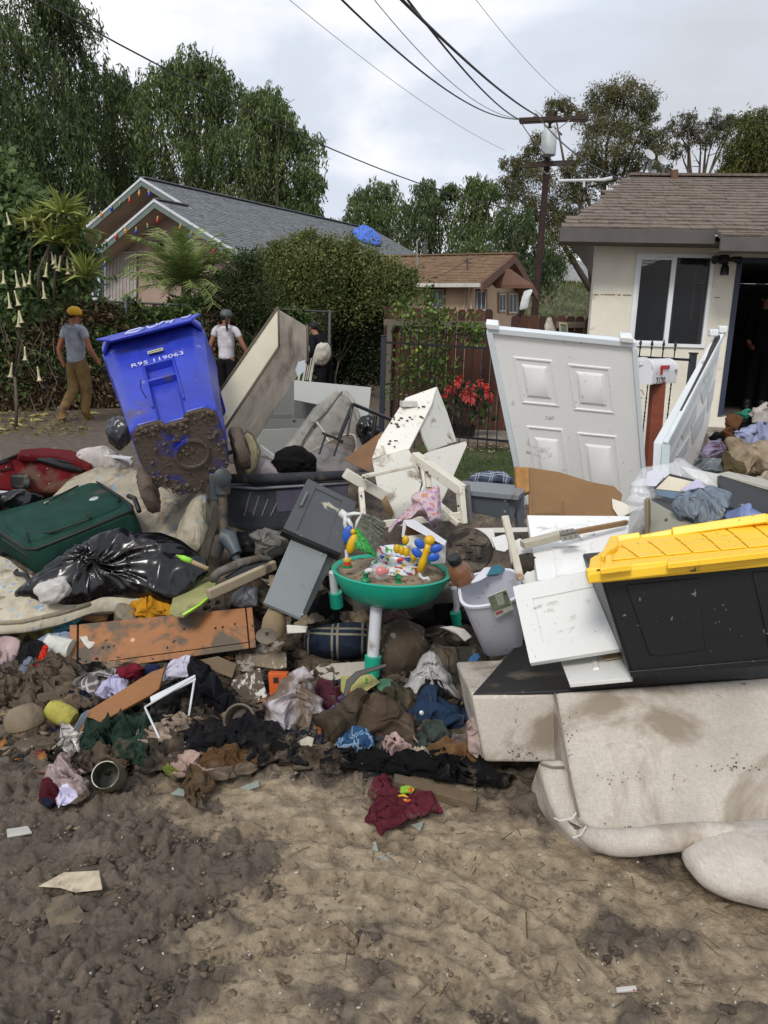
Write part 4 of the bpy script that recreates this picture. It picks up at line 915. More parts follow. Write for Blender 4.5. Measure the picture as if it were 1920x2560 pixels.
# ---------------- fences,pole,wires,lawn ----------------
IRON = M('#1c1c1e',.5,.2,8,metal=.3)
def board_fence():
 a = P(965,900,12.7); b = P(1462,900,12.2); L_ = (b-a).length; d = (b-a)/L_; pl = Plane(a,(d.y*-1,d.x,0)); n = Vector(pl.n)
 root = thing('board_fence','reddish brown board fence with dog eared tops behind the lemon tree','fence',(a+b)/2-Vector((0,0,((a+b)/2).z)))
 cols = [M(c,.85,.22,3,wood=.25,bump=.4,bs=40) for c in ('#4c2c20','#573326','#42271d')]
 s = 0; rs = random.Random(6); i = 0
 while s < L_:
  w_ = .14; zt = 2.0 if s < 1.78 else 1.93
  x0 = a+d*(s+.003); x1 = a+d*(s+w_-.004); zt += rs.uniform(-.012,.012)
  if 1.66 < s < 1.86: zt = 1.62
  pts = [(x0,0),(x1,0),(x1,zt-.04),(x1-d*.03,zt),(x0+d*.03,zt),(x0,zt-.04)]
  V = [Vector((p.x,p.y,z)) for p,z in pts]; off = n*rs.uniform(-.004,.004); V = [v+off for v in V]; V += [v+n*.018 for v in V]
  obj('board',V,[tuple(range(6)),tuple(range(11,5,-1))]+[(k,(k+1) % 6,(k+1) % 6+6,k+6) for k in range(6)],cols[i % 3],root); s += w_; i += 1
 GW = M('#6f6558',.9,.2,3,wood=.3,bump=.4)
 mb = MB(); p = Vector(pl.at(976,900,.12)); mb.box((p.x,p.y,.86),(.1,.1,1.75)); mb.build('post',GW,root,bevel=.004)
 mb = MB(); mb.bar(pl.at(962,806,.09),pl.at(1228,812,.09),.05,.10); mb.build('rail',GW,root)
 mb = MB(); mb.bar(pl.at(1390,812,.05),pl.at(1462,812,.05),.04,.09); mb.build('rail',GW,root)
 mb = MB(); q = a-Vector((.03,0,0)); mb.hexa([Vector((x,y,z)) for z in (0,2.02) for x,y in ((q.x-.02,q.y),(q.x,q.y),(q.x+.1,q.y+2),(q.x+.08,q.y+2))]); mb.build('board',cols[0],root)
 fr = PF(1412,845,11.95,0,8); q = QP(fr,(1396,805),(1417,808),(1421,850),(1400,848)); t = MB()
 for a_ in ((0,1,0,.12),(0,1,.88,1),(0,.16,.12,.88),(.84,1,.12,.88)): q.slab(t,*a_,0,.03)
 th_ = thing('picture_frame','small pale wood picture frame propped on the board fence by the cream house','picture frame',fr.at(1410,850)); t.build('frame',M('#b8a988',.7),th_); t = MB(); q.slab(t,.1,.9,.1,.9,-.01,.008); t.build('picture',M('#7f9284',.5,.4,9),th_)
 drape('white_cloth',[(1368,795),(1378,792),(1392,830),(1392,855),(1372,850),(1360,815)],PF(1375,820,12.0),cloth('#b9b2a4',dirt=.2),bulge=.05,fold=.03,ff=6,an=.3,ang=0,seed=7,n=48,m=14,label='dirty white cloth hanging over the board fence left of the picture frame',cat='cloth')
board_fence()
def iron_fence():
 a = P(955,1000,11.2); b = P(1720,1000,9.4); a.z = b.z = 0; L_ = (b-a).length; d = (b-a)/L_; pl = Plane(a,(-d.y,d.x,0));
 root = thing('iron_fence','black wrought iron fence with spear tips and scrolls in front of the lemon tree','fence',(a+b)/2)
 zr,zb = 1.47,.22
 mb = MB(); mb.bar(a+Vector((0,0,zr)),b+Vector((0,0,zr-.08)),.03,.03); mb.bar(a+Vector((0,0,zb)),b+Vector((0,0,zb)),.03,.03); mb.build('rail',IRON,root)
 k = int(L_/.135)
 for i in range(1,k):
  p = a+d*(i*.135); x = proj(np.array([p.x,p.y,1.0]))[0]
  if 1262 < x < 1400: continue
  tw = i % 2; m = MB(); zr = 1.47-.08*i/k; m.tube([p,p+Vector((0,0,zr+.10))],.0085 if not tw else .007,6)
  if tw:
   for q in range(18): m.box(p+Vector((0,0,.5+q*.045)),(.02,.007,.024),Matrix.Rotation(q*.7,3,'Z'))
  z = zr+.10; m.lathe([(.008,0),(.017,.008),(.008,.018),(.014,.03),(.008,.042),(.02,.06),(.012,.09),(.0,.135)],Matrix.Translation(p+Vector((0,0,z))),8)
  m.build('picket',IRON,root,smooth=40)
  if i % 4 == 2:
   for sx in (-1,1):
    for zz in (.95,.62):
     m = MB(); cc = p+d*(sx*.05)+Vector((0,0,zz)); m.tube([cc+d*(.045*math.cos(t))+Vector((0,0,.055*math.sin(t))) for t in np.linspace(0,5.6,16)],.005,5)
     m.build('scroll',IRON,root,smooth=60)
 for p,h,w_ in ((a,1.55,.07),(b,1.46,.07)):
  m = MB(); m.box((p.x,p.y,h/2),(w_,w_,h)); m.box((p.x,p.y,h+.01),(w_+.02,w_+.02,.02)); m.build('post',M('#1d2630',.5,.1,3),root,bevel=.004)
iron_fence()
def sheet(name,pts,mat,z,kind='structure',t=.0):
 V = [G(x,y,z) for x,y in pts]; n = len(V)
 if t: V += [v-Vector((0,0,t)) for v in V]; Fc = [tuple(range(n)),tuple(range(2*n-1,n-1,-1))]+[(i,(i+1) % n,(i+1) % n+n,i+n) for i in range(n)]
 else: Fc = [tuple(range(n))]
 o = obj(name,V,Fc,mat); o['kind'] = kind; return o
sheet('path',[(1120,1062),(1470,1062),(1500,1100),(1110,1100)],M('#8a8478',.9,.15,2,dirt=.2,bump=.4,bs=25),.12,t=.2)
sheet('lawn',[(1060,1098),(1560,1108),(1640,1230),(1000,1215)],M((.04,.06,.02),.95,.4,2,dirt=.3,ds=1.5),.07,t=.1)
sheet('flower_bed',[(1090,1095),(1560,1100),(1560,1122),(1090,1118)],M((.12,.09,.06),.95,.4,4,bump=1,bs=20),.085,t=.1)
def grass():
 rng = np.random.default_rng(8); n = 14000
 px = rng.uniform(1040,1620,n); py = rng.uniform(1118,1225,n); d = ray(px,py); t = (.07-CAMZ)/d[:,2]; p = CO+d*t[:,None]
 leafobj('grass',[leaves_np(p,rng.normal(size=(n,3))*.4+np.array([0,0,1.]),rng.uniform(.015,.04,n),.008,rng)],leafmat('#2e3f17','#46581f','#68702f'),kind='stuff')
 n = 300; px = rng.uniform(1090,1560,n); py = rng.uniform(1098,1130,n); d = ray(px,py); t = (.10-CAMZ)/d[:,2]; p = CO+d*t[:,None]
 leafobj('fallen_leaves',[leaves_np(p,rng.normal(size=(n,3))*np.array([1,1,.2]),rng.uniform(.03,.07,n),.025,rng)],leafmat('#8f8262','#b3a680','#6e5a3c'),kind='stuff')
 n = 420; px = rng.uniform(-60,230,n); py = rng.uniform(1010,1090,n); d = ray(px,py); t = (.02-CAMZ)/d[:,2]; p = CO+d*t[:,None]
 leafobj('fallen_leaves',[leaves_np(p+np.array([0,0,.02]),rng.normal(size=(n,3))*np.array([1,1,.25]),rng.uniform(.05,.16,n),.035,rng)],leafmat('#6e6040','#8f8550','#4a4028'),kind='stuff')
grass()
for i,(px,py,l) in enumerate(((75,1040,.3),(20,1050,.24),(60,1065,.26),(250,1035,.22),(110,1052,.2),(15,1075,.28))):
 p = G(px,py,.02); d = Vector((random.uniform(-1,1),random.uniform(-.3,.3),0)).normalized()*l; m = MB(); m.tube([p,p+d*.4+Vector((0,0,.02)),p+d*.8,p+d],[.012,.02,.03,.05],8); m.build('fallen_flower',M('#a59a62',.8),None,smooth=180,label=['wilted yellow flower lying rightmost of those nearest the hedge foot','wilted flower at the left edge, second nearest to the hedge','wilted yellow flower lying in the middle of the fallen ones','wilted flower farthest right, alone on the dark mud','wilted flower just right of the middle of the fallen ones','wilted yellow flower nearest the red suitcase at the left edge'][i],cat='flower',group='fallen flowers under the vine hedge')
# utility pole
def pole():
 Y = 31; a = P(1336,790,Y); b = P(1378,290,Y); d = (b-a).normalized(); base = a-d*((a.z+.05)/d.z)
 root = thing('utility_pole','tall leaning wooden utility pole with two crossarms and a grey transformer','utility pole',base); PW = M('#33211b',.85,.25,3,bump=.4,bs=30); m = MB(); m.tube([base,b+d*.1],[.155,.11],14); m.build('pole',PW,root,smooth=60)
 CW = M('#3d322a',.9,.25,3,bump=.3,bs=30)
 def arm(x0,y0,x1,y1,dy):
  p,q = P(x0,y0,Y-.3+dy),P(x1,y1,Y-.3+dy); m = MB(); m.bar(p,q,.1,.14); m.build('crossarm',CW,root)
 arm(1298,300,1468,293,0); arm(1300,305,1470,297,.45); arm(1308,415,1434,407,0); arm(1312,411,1436,405,.45)
 g = M('#b9bfbf',.5,.1,3); m = MB(); c = P(1372,357,Y-.42); m.lathe([(0,-.43),(.26,-.43),(.28,-.40),(.28,.38),(.24,.43),(0,.45)],Matrix.Translation(c),18); t = m.build('transformer',g,root,smooth=50)
 m = MB()
 for dx in (-.14,.12): m.lathe([(.05,0),(.07,.05),(.04,.08),(.08,.12),(.09,.18),(.06,.23),(0,.25)],Matrix.Translation(c+Vector((dx,0,.42))),10)
 m.build('insulator',M('#c8cccc',.3),t,smooth=60)
 m = MB()
 for px,py in ((1338,290),(1397,288),(1405,292),(1434,288),(1436,398)): m.lathe([(.04,0),(.075,.04),(.04,.08),(.075,.12),(.03,.17)],Matrix.Translation(P(px,py+4,Y-.3)),8)
 m.build('insulator',M('#c3c7c4',.4),root,smooth=60)
 m = MB(); m.bar(P(1354,424,Y-.4),P(1368,436,Y-.3),.03); m.bar(P(1382,424,Y-.4),P(1368,436,Y-.3),.03); m.bar(P(1425,300,Y-.4),P(1385,330,Y-.2),.03); m.build('brace',M('#8a8a88',.6,metal=.3),root)
pole()
WM = M((.035,.03,.03),.6)
def wire(label,a,b,sag=0,r=.012,mat=WM):
 a,b = P(*a),P(*b); q = [a.lerp(b,t)-Vector((0,0,sag*4*t*(1-t))) for t in np.linspace(0,1,24)]
 m = MB(); m.tube(q,r,5); m.build('overhead_wire',mat,None,smooth=180,label=label,cat='wire')
wire('long overhead wire sweeping from the top left corner down to the utility pole',(60,-20,14),(1355,535,31),.6,.016)
wire('thick overhead wire ending at the left end of the upper crossarm',(975,-60,12),(1300,300,30.7),.25,.020)
wire('thick overhead cable passing over the pole down towards the brown roof',(985,-20,12),(1345,290,30.5),.15,.026)
wire('overhead cable continuing from the pole behind the brown shingle ridge',(1345,290,30.5),(1585,460,20),.3,.022)
wire('lower cable from the crossarm to the brown shingle ridge',(1300,302,30.7),(1600,430,24),.9,.016)
wire('slack overhead cable curving to the left end of the upper crossarm',(835,-20,13),(1298,298,30.7),.45,.018)
wire('thin faint wire left of the slack cable',(700,-20,20),(1262,375,40),.3,.008,M((.3,.3,.31),.6))
wire('second thin wire above the slack cable ending on the upper crossarm',(920,-20,16),(1300,296,30.7),.5,.009,M((.15,.15,.16),.6))
wire('thin faint wire high above the pole over the gum tree',(1175,-20,26),(1420,250,40),.2,.009,M((.2,.2,.21),.6))
wire('thin service wire from the pole to the brown house roof',(1330,540,31),(1168,650,25),.2,.010)
wire('thin wire running from the brown house mast to the grey roof',(1168,650,25),(950,700,22),.3,.010)
r_ = thing('ridge_unit','grey units on a short mast above the brown shingle ridge','fixture',P(1625,440,14.6)); GY = M('#8a8f92',.5)  # ridge units taken for security lights, shaped as small dishes
m = MB(); m.tube([P(1625,452,14.6),P(1625,400,14.6)],.03,8); m.tube([P(1658,452,14.6),P(1658,412,14.6)],.02,8); m.build('mast',GY,r_)
for px,py in ((1620,392),(1652,406)):
 m = MB(); m.lathe([(0,0),(.07,.02),(.11,.05),(.105,.06),(.06,.035),(0,.02)],Matrix.Translation(P(px,py,14.5)) @ Matrix.Rotation(R_(55),4,'X') @ Matrix.Rotation(.4,4,'Y'),16); m.build('dish',M('#b9bdbe',.5),r_,smooth=60)
m = MB(); m.tube([P(1395,452,20),P(1508,450,20)],.035,8); m.tube([P(1508,450,20),P(1530,445,20)],.045,8); m.tube([P(1460,452,20),P(1460,468,20)],.03,6); m.build('pipe',M('#c9cbca',.4),None,label='white horizontal pipe sticking out left of the brown shingle ridge',cat='pipe')
m = MB(); m.tube([P(1686,452,13.5),P(1686,425,13.5)],.06,10); m.build('vent_stub',M('#6b4a38',.7),None,smooth=60,label='short brown vent pipe standing on the shingle ridge',cat='vent pipe')
# mailbox
def mailbox():
 Y = 6.3; root = thing('mailbox','white rounded mailbox numbered on its side on a leaning red brown wooden post','mailbox',P(1620,1200,Y)); c = P(1630,955,Y)
 p0 = P(1645,955,Y+.05); p1 = P(1622,1240,Y-.1); m = MB(); m.bar(p0,p1,.1,.1); m.build('post',M('#7d3a22',.7,.2,4,wood=.25),root,bevel=.004)
 ax = Vector((.68,.73,.0)).normalized(); up = Vector((.03,0,1)).normalized(); sx = ax.cross(up).normalized(); ft = P(1599,958,Y-.1)
 r,hh,L_ = .098,.10,.47; prof = [(-r,0),(r,0),(r,hh)]+[(r*math.cos(a),hh+r*math.sin(a)) for a in np.linspace(0.001,math.pi,13)][1:]
 def body(name,l0,l1,s,mat):
  V = []; n = len(prof)
  for l in (l0,l1): V += [ft+ax*l+sx*(x*s)+up*((z-.05)*s+.05*s) for x,z in prof]
  return obj(name,V,[tuple(range(n)),tuple(range(2*n-1,n-1,-1))]+[(i,(i+1) % n,(i+1) % n+n,i+n) for i in range(n)],mat,root,smooth=40,bevel=.003)
 W = M('#d8d8da',.35,.06,3,dirt=.08,ds=8); body('body',.012,L_,.97,W); body('door',-.01,.014,1.02,W)
 m = MB(); m.box(ft-ax*.02+up*.16,(.03,.015,.035)); m.build('latch',W,root)
 side = sx*(r*.99) if (sx.dot(Vector(CO)-ft) > 0) else -sx*(r*.99)
 side = sx*r if sx.x > 0 else -sx*r
 def T(txt,at,right,upv,size,mat,par,name='lettering'):
  cu = bpy.data.curves.new(name,'FONT'); cu.body = txt; cu.size = size; cu.extrude = .0006; cu.align_x = 'CENTER'; cu.align_y = 'CENTER'; o = bpy.data.objects.new(name,cu); COL.objects.link(o)
  z = Vector(right).cross(Vector(upv)).normalized(); m_ = Matrix((Vector(right).normalized(),z.cross(Vector(right)).normalized(),z)).transposed().to_4x4();
  m_.translation = Vector(at)-(wloc(par) if par else Vector()); o.matrix_world = m_
  me = bpy.data.meshes.new_from_object(o); o2 = bpy.data.objects.new(name,me); COL.objects.link(o2); o2.matrix_world = m_; bpy.data.objects.remove(o)
  if par: o2.parent = par
  me.materials.clear(); me.materials.append(mat); return o2
 globals()['TEXT'] = T
 T('2120',ft+ax*.16+side*1.012+up*.02,ax if ax.dot(Vector((1,0,0))) > 0 else -ax,up,.085,M('#151515',.6),root)
 m = MB(); f0 = ft+ax*.13+side*1.02+up*.13; m.bar(f0,f0+ax*.16,.006,.03); m.box(f0+ax*.02-up*.03,(.01,.04,.06)); m.build('flag',M('#b01c1c',.5),root)
mailbox()
# ---------------- people ----------------
def skin(name,J,E,mat,parent,root_key,sub=2):
 ks = list(J); me = bpy.data.meshes.new(name); loc = wloc(parent); me.from_pydata([Vector(J[k][0])-loc for k in ks],[(ks.index(a),ks.index(b)) for a,b in E],[]); o = bpy.data.objects.new(name,me); COL.objects.link(o); o.parent = parent
 o.modifiers.new('skin','SKIN'); md = o.modifiers.new('sub','SUBSURF'); md.levels = sub; md.render_levels = sub
 if not me.skin_vertices: return o
 for i,k in enumerate(ks):
  r = J[k][1]; me.skin_vertices[0].data[i].radius = (r,r) if isinstance(r,(int,float)) else r
  me.skin_vertices[0].data[i].use_root = (k == root_key)
 o.modifiers['skin'].use_smooth_shade = True; me.materials.append(mat); return o
def person(label,loc,yaw,pose,shirt,pants,shoes,hair,skinc='#9a6a50',gloves=None,h=1.75,cap=None,head_yaw=0,sleeves='short'):
 loc = Vector(loc); root = thing('person',label,'person',loc); k = h/1.75; cy,sy = math.cos(R_(yaw)),math.sin(R_(yaw))
 def T(p): x,y,z = [c*k for c in p]; return loc+Vector((x*cy+y*sy,-x*sy+y*cy,z))
 J0 = dict(pel=(0,0,.95),wa=(0,0,1.10),ch=(0,0,1.30),sh=(0,-.01,1.42),nk=(0,0,1.50),hd=(0,.02,1.60),ht=(0,.02,1.68),ls=(-.19,0,1.42),le=(-.25,-.03,1.14),lh=(-.27,.03,.90),rs=(.19,0,1.42),re=(.25,-.03,1.14),rh=(.27,.03,.90),
              lp=(-.09,0,.92),lk=(-.10,.02,.50),la=(-.10,-.02,.09),lt=(-.11,.12,.03),rp=(.09,0,.92),rk=(.10,.02,.50),ra=(.10,-.02,.09),rt=(.11,.12,.03)); J0.update(pose); W = {a: T(b) for a,b in J0.items()}
 R = dict(pel=.07,wa=.06,ch=.07,sh=.06,nk=.05,hd=.082,ht=.07,ls=.052,le=.042,lh=.03,rs=.052,re=.042,rh=.03,lp=.08,lk=.055,la=.04,rp=.08,rk=.055,ra=.04)
 j = {a: (W[a],R[a]*k) for a in R}; E = [('pel','wa'),('wa','ch'),('ch','sh'),('sh','nk'),('nk','hd'),('hd','ht'),('sh','ls'),('ls','le'),('le','lh'),('sh','rs'),('rs','re'),('re','rh'),('pel','lp'),('lp','lk'),('lk','la'),('pel','rp'),('rp','rk'),('rk','ra')]
 SK = M(skinc,.6,.08,8);
 skin('body',j,E,SK,root,'pel')
 # face: nose and ears turned with the head
 hy = R_(yaw+head_yaw); fw = Vector((math.sin(hy),math.cos(hy),0)); rt = Vector((fw.y,-fw.x,0)); hc = W['hd']+Vector((0,0,.03*k))
 m = MB(); m.ell(hc+fw*.088*k-Vector((0,0,.01)),(.014,.022,.02),n=8,k=6)
 for s in (-1,1): m.ell(hc+rt*s*.082*k-Vector((0,0,.01)),(.012,.02,.03),n=8,k=6)
 m.build('ears_and_nose',SK,root,smooth=180)
 m = MB(); rot = Matrix((rt,fw,Vector((0,0,1)))).transposed(); m.ell(hc-fw*.018*k+Vector((0,0,.028*k)),(.087*k,.098*k,.092*k),rot,n=18,k=12); m.build('hair',M(hair,.7,.2,30,bump=.4,bs=80),root,smooth=180)
 q = {a: (W[a],r*k) for a,r in dict(wa=.145,ch=.158,sh=.108,ls=.078).items()}; q['hem'] = (W['pel'].lerp(W['wa'],-.45),.155*k); q['pel'] = (W['pel'].lerp(W['wa'],.2),.148*k); q['nk'] = (W['nk'].lerp(W['sh'],.55),.06*k)
 f = {'short': .5,'long': .97}[sleeves]
 q['rs'] = (W['rs'],.07*k); q['le'] = (W['ls'].lerp(W['le'],f),.062*k); q['re'] = (W['rs'].lerp(W['re'],f),.062*k)
 e = [('hem','pel'),('pel','wa'),('wa','ch'),('ch','sh'),('sh','nk'),('sh','ls'),('ls','le'),('sh','rs'),('rs','re')]
 if sleeves == 'long': q['lh'] = (W['lh'].lerp(W['le'],.08),.042*k); q['rh'] = (W['rh'].lerp(W['re'],.08),.042*k); e += [('le','lh'),('re','rh')]
 skin('shirt',q,e,shirt,root,'ch')
 q = {a: (W[a],r*k) for a,r in dict(pel=.145,lp=.125,lk=.10,rp=.125,rk=.10).items()}; q['wa'] = (W['pel'].lerp(W['wa'],.4),.12*k); q['la'] = (W['la'].lerp(W['lk'],.06),.068*k); q['ra'] = (W['ra'].lerp(W['rk'],.06),.068*k)
 skin('trousers',q,[('wa','pel'),('pel','lp'),('lp','lk'),('lk','la'),('pel','rp'),('rp','rk'),('rk','ra')],pants,root,'pel')
 for a,t in (('la','lt'),('ra','rt')):
  d = W[t]-W[a]; q = {'a': (W[a]+Vector((0,0,.10*k)),.075*k),'b': (W[a]-Vector((0,0,.01*k)),.075*k),'c': (W[a].lerp(W[t],.55),.065*k),'d': (W[t]+d*.1,.045*k)}; skin('boot',q,[('a','b'),('b','c'),('c','d')],shoes,root,'b',1)
 HM = M(gloves,.7,.15,9) if gloves else SK
 for hh,el,s in (('lh','le',-1),('rh','re',1)):
  d = (W[hh]-W[el]).normalized(); x = rot @ Vector((1,0,0)); sd_ = d.cross(x).normalized(); b = W[hh]; q = {'w': (b,.03*k),'p': (b+d*.07*k,(.034*k,.02*k))}; e = [('w','p')]
  for i,o in enumerate((-.027,-.009,.009,.027)):
   q['f%d' % i] = (b+d*.105*k+sd_*o*k,.0105*k); q['g%d' % i] = (b+d*(.145-.008*abs(i-1.3))*k+sd_*o*k*1.1-x*s*.018*k,.009*k); q['t%d' % i] = (b+d*(.172-.01*abs(i-1.3))*k+sd_*o*k-x*s*.04*k,.008*k); e += [('p','f%d' % i),('f%d' % i,'g%d' % i),('g%d' % i,'t%d' % i)]
  q['u'] = (b+d*.05*k+sd_*.035*k,.012*k); q['v'] = (b+d*.095*k+sd_*.05*k-x*s*.012*k,.01*k); e += [('w','u'),('u','v')]
  skin('glove' if gloves else 'hand',q,e,HM,root,'w',1)
 if cap:
  CM = M(cap,.6,.06,8); m = MB(); ctr = hc+Vector((0,0,.035*k)); m.lathe([(.102*k,-.03*k),(.106*k,0),(.100*k,.04*k),(.075*k,.08*k),(.04*k,.1*k),(.0,.106*k)],Matrix.Translation(ctr) @ rot.to_4x4(),20,.95,1.08); co = m.build('cap',CM,root,smooth=180)
  m = MB(); bc = ctr+fw*.075*k-Vector((0,0,.015*k)); V = []
  for t in np.linspace(-1.25,1.25,11): V.append(bc+rt*math.sin(t)*.078*k+fw*(math.cos(t)-.3)*.0*k)
  for t in np.linspace(-1.25,1.25,11): V.append(bc+rt*math.sin(t)*.07*k+fw*(.02+.085*math.cos(t))*k-Vector((0,0,.02*k*math.cos(t))))
  V += [v+Vector((0,0,.006)) for v in V]; m.add(V,[(i,i+1,i+12,i+11) for i in range(10)]+[(i+22,i+33,i+34,i+23) for i in range(10)]+[(i+11,i+12,i+34,i+33) for i in range(10)]); m.build('cap_brim',CM,co,smooth=60)
 return root,W
KH = cloth('#7f6742',dirt=.25,wr=.8,wrs=7)
g1 = G(200,1052)
person('person in yellow cap, grey t-shirt, khaki trousers and tan work boots walking away',(g1.x,g1.y,0),28,dict(lh=(-.20,-.06,.82),le=(-.27,-.10,1.10),rh=(.36,.16,.88),re=(.30,.02,1.12),lk=(-.08,.0,.50),la=(-.05,-.30,.16),lt=(-.05,-.27,.03),rk=(.06,.12,.50),ra=(.05,.06,.09),rt=(.05,.22,.03)),cloth('#9da3ad',wr=.7,wrs=5),KH,M('#7d5a2c',.7,.2,8,dirt=.5),'#2a1c14','#9c6347','#2a2d31',1.86,'#d9a411',25)
g2 = P(568,1000,14.6)
person('person in white t-shirt, black trousers and grey cap with a long dark ponytail',(g2.x,14.6,.08),15,dict(lh=(-.34,.12,.96),le=(-.28,-.05,1.15),rh=(.42,.16,.86),re=(.33,.02,1.14)),cloth('#c9c6cc',wr=.6,wrs=5),cloth('#101114'),M('#151515',.6),'#17120f','#8f5d47','#bcbcb8',1.84,'#4b5052',35)
pt = MB(); q0 = P(571,793,14.5); pt.tube([q0+Vector((0,-.09,.02)),q0+Vector((-.01,-.13,-.1)),q0+Vector((0,-.13,-.26))],[.035,.03,.012],8); pt.build('ponytail',M('#17120f',.7),bpy.data.objects['person.001'],smooth=180)
g3 = P(455,1000,16.6)
person('person with dark hair, only the head showing above the blue bin lid',(g3.x,16.6,0),150,{},cloth('#1d1f24'),cloth('#202226'),M('#151515',.6),'#120e0c','#7d5140',None,1.70)
g4 = P(812,1000,15.4)
person('person in black sweater stooping behind the leaning box spring, carrying a white chair',(g4.x,15.4,.1),-60,dict(wa=(0,.04,1.09),ch=(0,.14,1.28),sh=(0,.20,1.40),nk=(0,.25,1.47),hd=(0,.31,1.56),ht=(0,.33,1.63),ls=(-.18,.2,1.40),rs=(.19,.18,1.40),le=(-.26,.12,1.14),re=(.28,.3,1.16),lh=(-.2,.25,.98),rh=(.2,.45,1.0)),cloth('#15171c'),cloth('#0e0f12'),M('#151515',.6),'#100c0a','#8f6248','#15171a',1.72,None,0,'long')
lump('white_shirt_tail',806,885,15.25,40,58,cloth('#bdb8ac',wr=.6),dep=.3,seed=3,fold=.02,rot=-8,n=36,m=24,parent=bpy.data.objects['person.003'])
ch = thing('white_chair','white slatted chair frame held behind the box spring','chair',P(766,1010,15.7)); m = MB(); WC = M('#c6c3ba',.6)
for (a,b) in (((790,870),(775,955)),((772,868),(790,870)),((757,955),(772,868)),((765,870),(745,955))): m.bar(P(*a,15.7),P(*b,15.7),.04)
m.build('frame',WC,ch)
for i in range(4): m = MB(); m.bar(P(774+i*4.5,872,15.72),P(759+i*4.8,950,15.72),.02); m.build('slat',WC,ch)
pl,c0,U,N_,d0,zf = CH
gp = c0+U*(d0+.85)+N_*1.1
person('person standing as a dark silhouette in the doorway of the cream house',(gp.x,gp.y,zf),200,dict(rh=(.20,.2,1.0)),cloth('#0b0b0d'),cloth('#0b0b0d'),M('#101010',.6),'#0c0a09','#7d5140',None,1.75,None,0,'long')  # silhouette darkness is put into the near-black clothing colour
# ---------------- the pile: big things ----------------
PLW = M('#d6d6d4',.4,.04,4,dirt=.16,ds=7,spots=.35);
